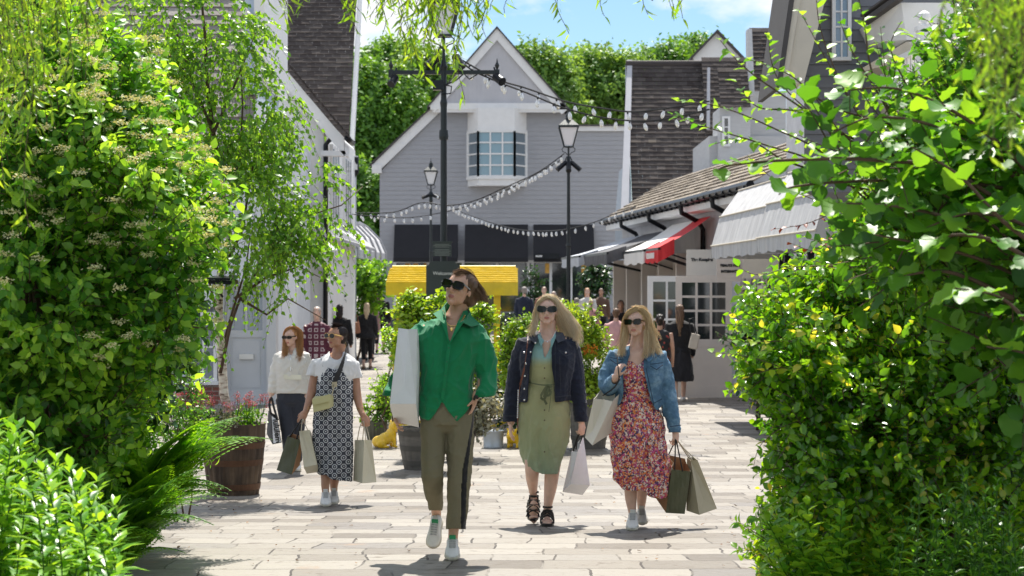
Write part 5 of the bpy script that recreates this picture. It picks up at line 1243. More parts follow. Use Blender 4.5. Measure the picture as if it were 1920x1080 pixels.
# long thin shoots reaching out to the left
def shoots(R, paths, leafsz, lmat_, r0=.004, step=.03, tmpl=None, vm=.6, name='shoot', lj=.3, wide=1.0):
    Ps, Ds, Ns = [], [], []; g = G()
    for pa in paths:
        q = [Vector(W(*p)) for p in pa]; Q = []
        for i in range(len(q) - 1):
            p0, p1, p2, p3 = q[max(i - 1, 0)], q[i], q[i + 1], q[min(i + 2, len(q) - 1)]
            for k in range(8):
                t = k / 8; Q.append(.5 * ((2 * p1) + (p2 - p0) * t + (2 * p0 - 5 * p1 + 4 * p2 - p3) * t * t + (3 * p1 - p0 - 3 * p2 + p3) * t ** 3))
        Q.append(q[-1]); g.tube(Q, [r0 * (1 - .8 * i / len(Q)) for i in range(len(Q))], 5)
        acc = 0; s = 1
        for a, b in zip(Q, Q[1:]):
            acc += (b - a).length
            if acc >= step:
                acc = 0; s = -s; tg = (b - a).normalized(); sd = tg.cross(Vector((random.gauss(0, .3), random.gauss(0, .3), 1))).normalized() * s
                Ps.append(b); Ds.append(tg * .5 + sd * wide + Vector((random.gauss(0, lj), random.gauss(0, lj), random.gauss(-.15, lj)))); Ns.append(Vector((random.gauss(0, .3), random.gauss(-.25, .3), 1)))
    mk('branch', g, BARKB, R, smooth=True)
    n = len(Ps); P = np.array([tuple(p) for p in Ps]); scatter(name, tmpl or T_OV, P, np.array([tuple(p) for p in Ds]), np.array([tuple(p) for p in Ns]), leafsz * RNG.uniform(.6, 1.2, n), V_(n, vm), lmat_, R)
sp = [[(1560, 600, 9.3), (1470, 565, 9.2), (1390, 540, 9.2)], [(1560, 620, 9.3), (1480, 600, 9.2), (1390, 600, 9.2)], [(1560, 720, 9.3), (1470, 690, 9.1), (1400, 668, 9.1), (1330, 661, 9.1)], [(1560, 700, 9.3), (1460, 690, 9.1), (1365, 725, 9.0)],
      [(1620, 800, 9.3), (1500, 790, 9.2), (1430, 830, 9.1), (1412, 880, 9.1)], [(1580, 830, 9.3), (1500, 820, 9.2), (1460, 860, 9.2), (1440, 905, 9.2)], [(1600, 500, 9.3), (1500, 500, 9.2), (1420, 515, 9.2), (1385, 500, 9.2)], [(1650, 560, 9.3), (1560, 470, 9.2), (1500, 440, 9.2)], [(1560, 640, 9.3), (1450, 640, 9.0), (1375, 645, 9.0)], [(1640, 480, 9.2), (1580, 400, 9.2), (1470, 350, 9.2), (1400, 290, 9.2)]]
shoots(RS, sp, .05, G_SPI, .004, .022, vm=.8)
shoots(RS, [[(1560, 400, 9.2), (1510, 420, 9.1), (1450, 430, 9.1)], [(1560, 440, 9.2), (1530, 470, 9.1), (1480, 455, 9.1)]], .035, G_RED, .003, .02, name='copper_leaves')
# upper small leaved shrub / quince-like branches against the house
US = empty('slender_shrub', (3.4, 8.6, .2), 'slender leafy branches rising in front of the house at the upper right', 'shrub')
up = [[(1900, 700, 8.2), (1760, 400, 8.2), (1640, 250, 8.1), (1560, 130, 8.1), (1500, 20, 8.1)], [(1850, 600, 8.2), (1700, 330, 8.1), (1600, 200, 8.0), (1540, 60, 8.0), (1530, -40, 8.0)], [(1850, 600, 8.2), (1680, 380, 8.1), (1560, 250, 8.0), (1460, 150, 8.0), (1440, 60, 8.0)],
      [(1700, 450, 8.2), (1560, 300, 8.1), (1450, 240, 8.0), (1350, 200, 8.0), (1270, 190, 8.0)], [(1700, 450, 8.2), (1560, 320, 8.1), (1430, 270, 8.0), (1330, 240, 8.0), (1260, 215, 8.0)], [(1650, 300, 8.2), (1500, 200, 8.0), (1400, 130, 8.0), (1350, 75, 8.0)],
      [(1720, 300, 8.2), (1640, 150, 8.1), (1620, 40, 8.1), (1600, -40, 8.1)], [(1700, 300, 8.2), (1660, 200, 8.1), (1600, 100, 8.1), (1575, 40, 8.1)], [(1600, 260, 8.1), (1500, 210, 8.0), (1420, 200, 8.0), (1380, 150, 8.0)], [(1560, 330, 8.1), (1470, 300, 8.0), (1400, 260, 8.0), (1340, 270, 8.0)], [(1700, 240, 8.1), (1560, 200, 8.0), (1480, 140, 8.0), (1400, 110, 8.0)], [(1750, 260, 8.1), (1700, 160, 8.1), (1670, 90, 8.1), (1690, 40, 8.1)],
      [(1800, 500, 8.3), (1700, 380, 8.2), (1560, 340, 8.1), (1500, 300, 8.1)], [(1750, 420, 8.3), (1650, 300, 8.2), (1560, 280, 8.1), (1490, 250, 8.1)], [(1800, 420, 8.3), (1720, 260, 8.2), (1660, 230, 8.1), (1600, 150, 8.1)]]
shoots(US, up, .055, G_VIB, .006, .018, vm=.7)
Q, D, Nn, A, Mi, E, r = twig_points([bpx(1690, 330, 8.3, 90, 90, .4), bpx(1780, 340, 8.5, 140, 150, .5), bpx(1600, 250, 8.2, 40, 40, .2), bpx(1650, 190, 8.3, 50, 50, .2), bpx(1720, 480, 8.4, 150, 90, .5), bpx(1850, 200, 8.6, 120, 200, .5)], 1700, 7, .16, .05, cf=3, clump=.22, seed=3.3, inner=.1)
n = len(Q); scatter('foliage', T_OV, Q, D, Nn, .052 * RNG.uniform(.6, 1.2, n), V_(n, .5), G_VIB, US); sticks('twigs', [(A, E, .003, .0015)], 0, 0, BARKB, US)
g = G(); limbs(g, (3.4, 8.6, .2), [bpx(1760, 330, 8.5, 60, 60, .3), bpx(1640, 330, 8.3, 60, 60, .3), bpx(1850, 300, 8.5, 60, 60, .3)], .02, 1); mk('stems', g, BARKB, US, smooth=True)
# hazel with big leaves close to the camera
HZ = empty('hazel', (3.3, 6.4, .2), 'big leaved hazel branches leaning in close from the right', 'shrub')
hp = [[(2100, 520, 6.0), (1900, 330, 5.9), (1760, 240, 5.8), (1640, 220, 5.7), (1560, 250, 5.7)], [(2000, 480, 5.9), (1800, 330, 5.8), (1640, 300, 5.7), (1480, 300, 5.7), (1370, 310, 5.7), (1340, 325, 5.7)], [(2000, 560, 5.8), (1820, 430, 5.7), (1700, 390, 5.6), (1560, 380, 5.6)],
      [(2100, 640, 5.4), (1920, 480, 5.3), (1800, 440, 5.3), (1700, 470, 5.3)], [(2100, 560, 5.6), (1900, 430, 5.5), (1800, 330, 5.5), (1700, 270, 5.5)], [(2000, 400, 5.9), (1850, 250, 5.8), (1700, 170, 5.8), (1580, 170, 5.8)], [(2100, 760, 5.2), (1960, 640, 5.1), (1880, 560, 5.1), (1790, 540, 5.1)], [(2100, 400, 5.9), (1960, 260, 5.8), (1850, 170, 5.8)],
      [(1900, 560, 5.7), (1780, 510, 5.7), (1680, 520, 5.7)], [(2000, 560, 5.8), (1820, 480, 5.7), (1640, 440, 5.6)]]
hp = [[(x, y, d + 1.6) for x, y, d in q] for q in hp] + [[(x + dx, y + dy, d + 1.9) for x, y, d in q] for q, dx, dy in ((hp[1], 120, 40), (hp[3], 30, -40), (hp[4], 60, 90), (hp[7], -60, 60), (hp[8], 120, 60), (hp[6], 60, 110), (hp[9], 60, -30))]
shoots(HZ, hp, .118, G_HAZ, .012, .042, tmpl=T_BG, vm=.6, name='foliage', lj=.35)
Q, D, Nn, A, Mi, E, r = twig_points([bpx(1880, 400, 7.8, 150, 220, .5), bpx(1740, 430, 7.7, 150, 120, .4), bpx(1930, 650, 7.6, 120, 130, .4), bpx(1600, 290, 7.6, 120, 60, .3)], 190, 4, .2, .09, cf=1.0, clump=2, inner=.1)
n = len(Q); scatter('inner_foliage', T_BG, Q, D, Nn, .115 * RNG.uniform(.5, 1.1, n), V_(n, .3), G_HAZ, HZ); sticks('twigs', [(A, E, .004, .002)], 0, 0, BARKB, HZ)
g = G()
for px, py, d in ((2100, 520, 6), (2100, 640, 5.4), (2100, 760, 5.2), (2100, 400, 5.9)): g.tube([(3.3, 6.4, .2), (3.2, 6.8, 1.0), W(px, py, d + 1.6)], [.03, .025, .012], 7)
mk('stems', g, BARKB, HZ, smooth=True)
# blurred willow spray in the top right corner
WR = empty('drooping_willow', (3.6, 5.2, .2), 'close out of focus willow spray in the top right corner', 'tree')
P, D, Nn, SA, SB = strands(WR, [(px, -160, e, 4.4, 1) for px, e in ((1930, 230), (1900, 260), (1870, 230), (1840, 210), (1815, 160), (1795, 90), (1860, 150), (1900, 130), (1800, 40), (1880, 300))], 5, 0, .05, G_WIL, .2, .05, step=.018)
n = len(P); scatter('foliage', T_WI, P, D, Nn, .042 * RNG.uniform(.5, 1.3, n), V_(n, .5), G_WIL, WR); sticks('shoots', [(SA, SB, .0015, .0012)], 0, 0, BARKB, WR)
g = G(); g.tube([(3.6, 5.2, .1), (3.2, 5.0, 2.0), (2.2, 4.6, 2.9), (1.2, 4.4, 2.75)], [.09, .07, .04, .01], 8); mk('trunk', g, BARKB, WR, smooth=True)
# shade perennials, lower right
st = []
for _ in range(60):
    d = RNG.uniform(7.6, 8.9); px = RNG.uniform(1680, 1960); py = RNG.uniform(880, 1060); t_ = W(px, py, d); st.append(((t_.x + RNG.normal() * .08, d + .1, max(.25, t_.z - .7)), t_))
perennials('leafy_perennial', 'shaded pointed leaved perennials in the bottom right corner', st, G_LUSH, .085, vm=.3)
st = []
for _ in range(40):
    d = RNG.uniform(8.6, 9.2); px = RNG.uniform(1430, 1680); py = RNG.uniform(930, 1080) ; t_ = W(px, py, d); st.append(((t_.x + .15, d + .15, max(.25, t_.z - .5)), t_))
perennials('broad_leaved_plant', 'broad leaved plants at the lower left foot of the glossy shrub', st, G_LUSH, .10, vm=.7, tmpl=T_OV)

# --- pots and cart in the middle
def mid(name, label, base, blobs, n, leaf, mat_, cat='shrub', **kw):
    return shrub(name, label, cat, base, blobs, n, 6, .14, leaf, T_OV, mat_, twr=.003, cf=5, clump=kw.pop('clump', .12), nl=1, stem_r=.015, inner=.2, **kw)
mid('potted_shrub', 'bright yellow green shrub left of the green shirt, in the grey staved pot', P1T, [bpx(785, 610, 20.4, 30, 36, .22), bpx(768, 582, 20.4, 18, 18, .15), bpx(838, 578, 20.6, 24, 18, .2), bpx(770, 665, 20.4, 18, 50, .18), bpx(800, 650, 20.4, 40, 50, .25)], 1150, .06, G_CTR, vm=.6)
mid('potted_shrub', 'yellow green shrub behind the ear of the woman in green, over the yellow post', P2T, [bpx(903, 598, 22, 18, 22, .2), bpx(892, 665, 22, 16, 50, .2)], 420, .055, G_CTR, vm=.5)
mid('silver_leaved_plant', 'silver leaved plant spilling over the pot right of the green shirt', P2T, [bpx(905, 768, 21.2, 24, 32, .16), bpx(880, 790, 21.2, 26, 26, .16)], 220, .06, G_SIL, 'plant')
mid('potted_shrub', 'bright round shrub with orange flowers between the two blonde women', P4T, [bpx(1100, 610, 23, 40, 30, .3), bpx(1080, 650, 23, 34, 50, .3), bpx(1120, 690, 23, 34, 50, .28), bpx(1090, 725, 23, 40, 30, .28)], 1500, .055, G_CTR, vm=.7)
flowers('orange_flowers', 'patch of orange flowers inside the bright shrub between the blonde women', (X(1096, 22.7), 22.7, Z(690, 22.7)), 0, 22, .24, G_CTR, ORNG, .02, 22.7, .10, 60)
mid('potted_shrub', 'green shrub behind the blonde woman in the dark jacket', P5T, [bpx(985, 635, 23.8, 32, 30, .3), bpx(962, 670, 23.8, 24, 50, .3), bpx(1000, 720, 23.8, 50, 50, .3), bpx(1050, 600, 23.8, 24, 20, .25)], 1200, .055, G_CTR, vm=.45)
mid('leafy_potted_plant', 'leafy plant in the small olive green pot', P3T, [bpx(705, 765, 24.2, 24, 28, .16), bpx(722, 745, 24.2, 14, 22, .1)], 260, .055, G_CTR, 'plant', vm=.45)
mid('climbing_rose', 'loose climbing stems behind the white paper bag', (X(735, 23.5), 23.5, 0), [bpx(738, 690, 23.5, 14, 75, .15), bpx(722, 720, 23.5, 12, 50, .12), bpx(735, 630, 23.5, 10, 30, .1)], 260, .045, G_BIRCH, 'plant', vm=.7)
mid('dark_bedding', 'dark low shrubs under the yellow cart behind the women', (X(950, 27.5), 27.5, 0), [bpx(955, 640, 28.2, 24, 45, .3), bpx(945, 740, 25.5, 55, 50, .3), bpx(1000, 760, 25.5, 60, 60, .4), bpx(880, 740, 25.5, 60, 70, .4)], 1500, .05, G_DARK, vm=.5)
# shopfront greenery in the distance
def far(label, px, d, blobs, n, leaf, mat_=G_BIRCH, name='potted_shrub', vm=.4): shrub(name, label, 'shrub', GW(px, d), blobs, n, 5, .3, leaf, T_OV, mat_, twr=.005, cf=2.5, clump=.2, inner=.2, vm=vm)
far('grey green potted shrub outside the left shops behind the walkers', 668, 48, [bpx(655, 560, 48, 34, 55, .7), bpx(690, 530, 48, 28, 40, .6), bpx(705, 560, 48, 18, 25, .4)], 500, .14)
far('dark ivy against the shaded shop front on the far left', 615, 43, [bpx(610, 540, 43, 24, 40, .4)], 260, .12, G_DARK)
far('cone shaped dark topiary outside the grey house', 1000, 66, [bpx(1000, 545, 66, 14, 35, .4), bpx(1000, 580, 66, 20, 25, .4)], 300, .12, G_DARK, 'topiary')
far('dark green shrub by the right corner of the grey house', 1117, 60, [bpx(1117, 525, 60, 20, 18, .4), bpx(1117, 550, 60, 18, 18, .4)], 300, .13, G_DARK)
far('dark evergreen in the doorway under the grey box awnings', 1415, 26, [bpx(1415, 660, 26, 30, 50, .3), bpx(1440, 700, 26, 30, 45, .3)], 500, .09, G_DARK)

# --- trees behind the buildings
def tree(px, py, d, rw, rh, label, mat_, n, leaf=.25, lob=9, seed=0.0):
    base = GW(px, d); R = empty('broadleaf_tree', base, label, 'tree', 'trees behind the houses'); r1, r2 = rw / F * d, rh / F * d; c = W(px, py, d)
    bl = []
    for i in range(lob):
        a = RNG.random() * 2 * PI; e = RNG.uniform(-.8, 1); q = math.sqrt(max(0, 1 - e * e)); k = RNG.uniform(.45, .8)
        bl.append((c.x + r1 * k * q * math.cos(a), d + r1 * k * q * math.sin(a), c.z + r2 * k * e, r1 * .42, r1 * .42, r2 * .36))
    bl.append((c.x, d, c.z, r1 * .7, r1 * .7, r2 * .7))
    Q, D, Nn, A, Mi, E, r = twig_points(bl, int(n * 1.5), 7, .9, leaf, cf=1.3, clump=.25, inner=.45, seed=seed, up=.3)
    m = len(Q); v = np.clip(RNG.normal(.5, .2, m) + .2 * wob(Q, 1.1, 3) + np.clip((Q[:, 2] - c.z) / r2, -1, 1) * .0, 0, 1)
    scatter('crown', T_OV, Q, D, Nn, leaf * RNG.uniform(.6, 1.2, m), v, mat_, R)
    g = G(); g.tube([base, (base.x + .2, base.y, base.z + 2.5), (c.x, d, c.z)], [r1 * .09, r1 * .07, r1 * .04], 10)
    for b in bl[:-1]: g.tube([(base.x + .2, base.y, base.z + 3), ((base.x + b[0]) / 2, (d + b[1]) / 2, (base.z + 3 + b[2]) / 2 + .6), b[:3]], [.16, .1, .04], 6)
    mk('trunk', g, BARKB, R, smooth=True)
tree(700, 260, 92, 85, 185, 'tall dense tree rising left of the grey gabled house', G_TREE, 4200, seed=.3)
tree(790, 170, 96, 75, 75, 'tree crown showing between the tall lamp post and the grey gable', G_TREE2, 2500, seed=1.1)
tree(660, 420, 86, 60, 150, 'shaded tree at the gap between the left buildings and the grey house', G_TREE, 2300, seed=2.2)
tree(1020, 190, 94, 75, 95, 'round tree crown just right of the grey gable', G_TREE2, 2800, seed=3.1)
tree(1125, 170, 98, 85, 85, 'bright green tree crown above the flat white fascia', G_TREE2, 3000, seed=4.4)
tree(1235, 160, 104, 75, 75, 'tree crown behind the dark tiled ridge on the right', G_TREE, 2000, seed=5.0)
tree(1310, 160, 108, 60, 75, 'tree crown beside the small white gable', G_TREE, 1600, seed=6.0)
tree(740, 140, 100, 60, 60, 'tree top between the tall left roof and the lamp post', G_TREE, 1500, seed=7.0)

n = 260; px_ = RNG.uniform(330, 1500, n); dd_ = RNG.uniform(11.4, 17, n); w_ = np.abs(px_ - 915) / 585; k_ = RNG.random(n) < w_ ** 1.5; px_, dd_ = px_[k_], dd_[k_]; n = len(px_)
o = scatter('fallen_leaves', T_OV, np.stack([(px_ - CX) / F * dd_, dd_, [gz(y) + .012 for y in dd_]], 1), RNG.normal(size=(n, 3)) * np.array([1, 1, .1]), np.tile([0, 0, 1.0], (n, 1)) + RNG.normal(size=(n, 3)) * .25, .035 * RNG.uniform(.5, 1.2, n), V_(n), leafmat('dry_leaf', [(0, (.10, .04, .02)), (1, (.28, .16, .06))], .7, .1, 1.0), None)
tag(o, 'dry brown leaves scattered on the paving', 'leaf litter', kind='stuff')
# ================================================================== people
def skinmat(name, col, lip):
    m, t, b = nt(name); co = coords(t); n = N(t, 'ShaderNodeTexNoise', Scale=18, Detail=5); t.links.new(co, n.inputs['Vector'])
    t.links.new(ramp(t, n.outputs[0], [(.3, [c * .88 for c in col]), (.7, [min(1, c * 1.08) for c in col])]), b.inputs['Base Color'])
    b.inputs['Roughness'].default_value = .42; b.inputs['Subsurface Weight'].default_value = .12; b.inputs['Subsurface Radius'].default_value = (.02, .008, .005); b.inputs['Subsurface Scale'].default_value = .3
    l = plain(name + '_lips', lip, .35, var=.05); return m, l
SK_A = skinmat('tanned_skin', (.60, .35, .245), (.36, .13, .11)); SK_B = skinmat('fair_skin', (.68, .44, .34), (.46, .18, .15)); SK_C = skinmat('olive_skin', (.44, .235, .15), (.30, .09, .08))
def fabric(name, col, rough=.85, var=.12, vs=7, weave=420, wst=.25, sheen=.2):
    if name in MATS: return MATS[name]
    m = plain(name, col, rough, var=var, vs=vs, bs=weave, bst=wst, spec=.25); b = m.node_tree.nodes['Principled BSDF']; b.inputs['Sheen Weight'].default_value = sheen; return m
def hairmat(name, lo, mid_, hi):
    m, t, b = nt(name); a = N(t, 'ShaderNodeAttribute', _attribute_name='v'); t.links.new(ramp(t, a.outputs['Fac'], [(0, lo), (.5, mid_), (1, hi)]), b.inputs['Base Color'])
    b.inputs['Roughness'].default_value = .38; b.inputs['Specular IOR Level'].default_value = .5
    tr = t.nodes.new('ShaderNodeBsdfTranslucent'); tr.inputs[0].default_value = c4(hi); s = t.nodes.new('ShaderNodeMixShader'); s.inputs[0].default_value = .32
    t.links.new(b.outputs[0], s.inputs[1]); t.links.new(tr.outputs[0], s.inputs[2]); t.links.new(s.outputs[0], t.nodes['Material Output'].inputs[0]); return m
H_BROWN = hairmat('brown_hair', (.05, .028, .017), (.16, .095, .055), (.46, .31, .20))
H_BLOND = hairmat('blonde_hair', (.48, .32, .17), (.86, .68, .44), (.99, .92, .74))
H_GOLD = hairmat('honey_hair', (.40, .25, .11), (.80, .59, .33), (.98, .87, .62))
H_GING = hairmat('strawberry_hair', (.32, .14, .05), (.55, .28, .11), (.75, .48, .25))
H_DARK = hairmat('dark_hair', (.006, .004, .004), (.02, .012, .01), (.07, .045, .035))
H_GREY = hairmat('grey_hair', (.25, .22, .2), (.4, .37, .34), (.6, .57, .53))
LENS = plain('dark_lens', (.008, .007, .007), .12, var=.02, spec=.35); FRAMEM = plain('dark_frame', (.012, .010, .010), .2, var=.1, coat=.5)
def tortoise():
    m, t, b = nt('tortoise_frame'); co = coords(t); v = N(t, 'ShaderNodeTexVoronoi', Scale=130); t.links.new(co, v.inputs['Vector'])
    t.links.new(ramp(t, v.outputs['Distance'], [(.2, (.30, .13, .04)), (.55, (.02, .01, .006))]), b.inputs['Base Color']); b.inputs['Roughness'].default_value = .15; return m
TORT = tortoise(); GOLD = plain('gold', (.85, .58, .22), .25, 1.0, var=.05); SILV = plain('silver', (.75, .75, .76), .25, 1.0)

def catm(pts, k=5):
    out = []; n = len(pts); A = [np.array(p, float) for p in pts]
    for i in range(n - 1):
        p0, p1, p2, p3 = A[max(i - 1, 0)], A[i], A[i + 1], A[min(i + 2, n - 1)]
        for j in range(k):
            t = j / k; out.append(.5 * ((2 * p1) + (p2 - p0) * t + (2 * p0 - 5 * p1 + 4 * p2 - p3) * t * t + (3 * p1 - p0 - 3 * p2 + p3) * t ** 3))
    out.append(A[-1]); return out
class Per:
    def __init__(s, px, d, label, cat='person', foot=None):
        s.d = d; s.m = d / F; s.root = empty('person', GW(px, d), label, cat)
    def p(s, x, y, dy=0): return W(x, y, s.d + dy)
    def limb(s, g, pts, flat=False, n=16, ex=2.0, k=5):
        """pts (px,py,dy,rw[,rd]) radii in px; rings across the path"""
        P = catm([(q[0], q[1], q[2], q[3], q[4] if len(q) > 4 else q[3]) for q in pts], k)
        C = [W(q[0], q[1], s.d + q[2]) for q in P]; vs = []; K = len(C)
        for i, c in enumerate(C):
            t = (C[min(i + 1, K - 1)] - C[max(i - 1, 0)]).normalized()
            if flat: sd, dp = Vector((1, 0, 0)), Vector((0, 1, 0))
            else:
                sd = t.cross(Vector((0, 1, 0)))
                sd = sd.normalized() if sd.length > .2 else Vector((1, 0, 0))
                dp = sd.cross(t).normalized()
            rw, rd = P[i][3] * s.m, P[i][4] * s.m
            for j in range(n):
                a = 2 * PI * j / n; ca, sa = math.cos(a), math.sin(a)
                ca = math.copysign(abs(ca) ** (2 / ex), ca); sa = math.copysign(abs(sa) ** (2 / ex), sa)
                vs.append(c + sd * (rw * ca) + dp * (rd * sa))
        fs = [(i * n + j, i * n + (j + 1) % n, (i + 1) * n + (j + 1) % n, (i + 1) * n + j) for i in range(K - 1) for j in range(n)]
        fs += [tuple(range(n - 1, -1, -1)), tuple(range((K - 1) * n, K * n))]
        g.add(vs, fs)
        # rounded ends
        for i, q in ((0, P[0]), (K - 1, P[-1])): g.ell(C[i], (q[3] * s.m * .92, q[4] * s.m * .92, min(q[3], q[4]) * s.m * .55), n=10, m=6)
    def head(s, g, cx, cy, dy, H, yaw=0, pitch=0, roll=0, slim=1.0):
        R_ = Matrix.Rotation(math.radians(roll), 3, 'Y') @ Matrix.Rotation(math.radians(yaw), 3, 'Z') @ Matrix.Rotation(math.radians(pitch), 3, 'X')
        c = s.p(cx, cy, dy); h = H * s.m; s.hR, s.hc, s.h = R_, c, h
        P = lambda x, y, z: c + R_ @ (Vector((x * slim, y, z)) * h)
        s.hp = P
        E = lambda x, y, z, a, b, e: g.ell(P(x, y, z), (a * h * slim, b * h, e * h), R_, 18, 12)
        E(0, .09, .15, .325, .40, .35); E(0, -.06, -.10, .265, .29, .33); E(0, -.20, -.385, .115, .12, .085); E(0, -.02, .1, .30, .36, .3)
        for e in (-1, 1):
            E(e * .135, -.07, -.27, .105, .17, .115); E(e * .145, -.235, -.09, .085, .09, .075); E(e * .312, .05, -.03, .03, .07, .11)
            E(e * .075, -.30, .085, .10, .06, .045)
        g.tube([P(0, -.33, .06), P(0, -.385, -.03), P(0, -.425, -.115)], [.032 * h, .04 * h, .052 * h], 10); E(0, -.40, -.135, .052, .05, .038)
        for e in (-1, 1): E(e * .045, -.365, -.145, .035, .04, .028)
        E(0, -.315, -.235, .085, .05, .03); E(0, -.31, -.275, .07, .05, .028); E(0, -.29, -.26, .11, .06, .06)
    def lips(s, V, Fq):
        C = V[Fq].mean(axis=1); Ri = np.array(s.hR.inverted()); q = (C - np.array(s.hc)) @ Ri.T / s.h
        return (((q[:, 0] / .092) ** 2 + ((q[:, 2] + .255) / .045) ** 2) < 1) & (q[:, 1] < -.25)
    def glasses(s, w=.27, h=.19, x=.155, z=.02, cat_=0.0, frame=None, lens=None, name='sunglasses', rnd=2.8, thick=.022):
        frame = frame or FRAMEM; P = s.hp; hh = s.h; g = G(); gl = G()
        for e in (-1, 1):
            ring = []; inner = []
            for k in range(24):
                a = 2 * PI * k / 24; ca, sa = math.cos(a), math.sin(a); ca = math.copysign(abs(ca) ** (2 / rnd), ca); sa = math.copysign(abs(sa) ** (2 / rnd), sa)
                xx = e * x + ca * w / 2; zz = z + sa * h / 2 * (1 if sa > 0 else .95) + (cat_ * max(0, e * ca) * max(0, sa))
                yy = -.425 + .28 * xx * xx
                ring.append(P(xx, yy, zz)); inner.append(P(e * x + ca * (w / 2 - thick * .5), yy - .004, z + (zz - z) * .9))
            for k in range(24): g.bar(ring[k], ring[(k + 1) % 24], thick * hh * 1.3, thick * hh * 1.2)
            back = [p + s.hR @ Vector((0, .012 * hh, 0)) for p in inner]
            n = 24; gl.add(inner + back, [tuple(range(n)), tuple(range(2 * n - 1, n - 1, -1))] + [(i, (i + 1) % n, (i + 1) % n + n, i + n) for i in range(n)])
            g.bar(P(e * (x + w / 2 - .01), -.38, z + h * .3), P(e * .325, -.02, z + .02), .018 * hh, .04 * hh)
        g.bar(P(-x + w / 2 - .01, -.425, z + .03), P(x - w / 2 + .01, -.425, z + .03), .03 * hh)
        o = mk(name, g, frame, s.root); mk('lens', gl, lens or LENS, o, smooth=False); return o
    def hair(s, guides, n, mat, r=.0022, wave=.012, name='hair', seg=10, parent=None):
        """guides: list of (points[(px,py,dy)], spread0, spread1 in px, weight)"""
        ws = np.array([q[3] for q in guides], float); ws /= ws.sum(); A = []; B = []; RA = []; RB = []; v = []
        for i in range(n):
            gd = guides[RNG.choice(len(guides), p=ws)]; P = catm([(x, y, dy) for x, y, dy in gd[0]], 4); K = len(P)
            j0 = RNG.normal(size=3) * .5; j1 = RNG.normal(size=3) * .5; ph = RNG.random() * 6; L = RNG.uniform(.8, 1.0); q = []
            m = max(3, int(K * L))
            for k in range(m):
                f = k / (K - 1); sp = gd[1] * (1 - f) + gd[2] * f; j = j0 * (1 - f) + j1 * f
                q.append(np.array(s.p(P[k][0] + j[0] * sp, P[k][1] + j[2] * sp * .6, P[k][2])) + np.array([wave * f * math.sin(f * 7 + ph), j[1] * sp * s.m * .8, 0]))
            q = np.array(q); A.append(q[:-1]); B.append(q[1:]); rr = r * (1 - .75 * np.linspace(0, 1, m)); RA.append(rr[:-1]); RB.append(rr[1:]); v.append(np.full(m - 1, np.clip(RNG.normal(.58, .27), 0, 1)))
        A, B, RA, RB, v = map(np.concatenate, (A, B, RA, RB, v)); d = nrm(B - A); x = nrm(np.cross(d, np.array([.2, .9, .3]))); y = np.cross(d, x)
        ang = np.arange(3) * 2 * PI / 3; ring = lambda P, rr: P[:, None] + rr[:, None, None] * (np.cos(ang)[None, :, None] * x[:, None] + np.sin(ang)[None, :, None] * y[:, None])
        V = np.concatenate([ring(A, RA), ring(B, RB)], axis=1).reshape(-1, 3); f = np.array([(j, (j + 1) % 3, 3 + (j + 1) % 3, 3 + j) for j in range(3)])
        Fq = (f[None] + (np.arange(len(A)) * 6)[:, None, None]).reshape(-1, 4)
        return npmesh(name, V, [Fq], mat, parent or s.root, np.repeat(v, 6), smooth=True)
    def haircap(s, mat, extra=None, sc=1.07, fr=.0, voxel_=.006, name='hair', low=-.05, bk=.13):
        """solid under-layer on the skull; extra(g) may add volumes"""
        g = G(); h = s.h
        g.ell(s.hp(0, bk + .02, .165 + fr), (.325 * h * sc * 1.03, .395 * h * sc, .345 * h * sc), s.hR, 20, 14)
        g.ell(s.hp(0, bk + .16, low), (.27 * h * sc, .26 * h * sc, .30 * h * sc), s.hR, 18, 12)
        if extra: extra(g)
        V, Nn, Fq = voxel(g, voxel_, 3)
        q = (V - np.array(s.hc)) @ np.array(s.hR.inverted()).T / h
        V = V + Nn * (.0012 * np.sin(q[:, 0] * 90 + 4 * wob(q, 3)))[:, None]
        return surf(name, V, Fq, mat, s.root, v=np.clip(.42 + .12 * np.sin(q[:, 0] * 80 + 2 * np.sin(q[:, 2] * 5)) + .1 * wob(q, 9), 0, 1))
    def hand(s, g, wrist, d, n, L=.172, curl=.5, th=1, spread=.1):
        w = Vector(wrist); d = Vector(d).normalized(); n = Vector(n); n = (n - d * n.dot(d)).normalized(); sv = d.cross(n)
        fr = Matrix((sv, d, n)).transposed()
        g.ell(w + d * .27 * L, (.215 * L, .30 * L, .085 * L), fr, 14, 10); g.tube([w - d * .08 * L, w + d * .15 * L], [.15 * L, .16 * L], 10)
        for i, ln in enumerate((.40, .46, .43, .34)):
            o = (i - 1.5) * .115 * L; p = w + d * (.50 - .03 * abs(i - 1.3)) * L + sv * o * th; dd = (d + sv * (i - 1.5) * spread * th * .5).normalized(); a = curl * (.5 + .12 * i)
            pts = [p - dd * .06 * L]; rr = [.052 * L]
            for sgm, r_ in ((.45, .048), (.32, .043), (.25, .036)):
                c_, s_ = math.cos(a), math.sin(a); v = (dd * c_ + n * s_); p = p + v * ln * sgm * L; pts.append(p.copy()); rr.append(r_ * L); a += curl * (.9 + .1 * i)
            g.tube(pts, rr, 8)
        p = w + d * .14 * L - sv * th * .15 * L; v = (d * .75 - sv * th * .55 + n * .35).normalized()
        p1 = p + v * .24 * L; v2 = (d * .8 - sv * th * .15 + n * .6).normalized(); g.tube([w + d * .05 * L - sv * th * .08 * L, p, p1, p1 + v2 * .2 * L], [.07 * L, .065 * L, .055 * L, .040 * L], 8)
    def body(s, g, skin, size=.0052, name='body', sm=4):
        V, Nn, Fq = voxel(g, size, sm); mi = s.lips(V, Fq).astype(int) if hasattr(s, 'hR') else np.zeros(len(Fq), int)
        return surf(name, V, Fq, list(skin), s.root, mi)
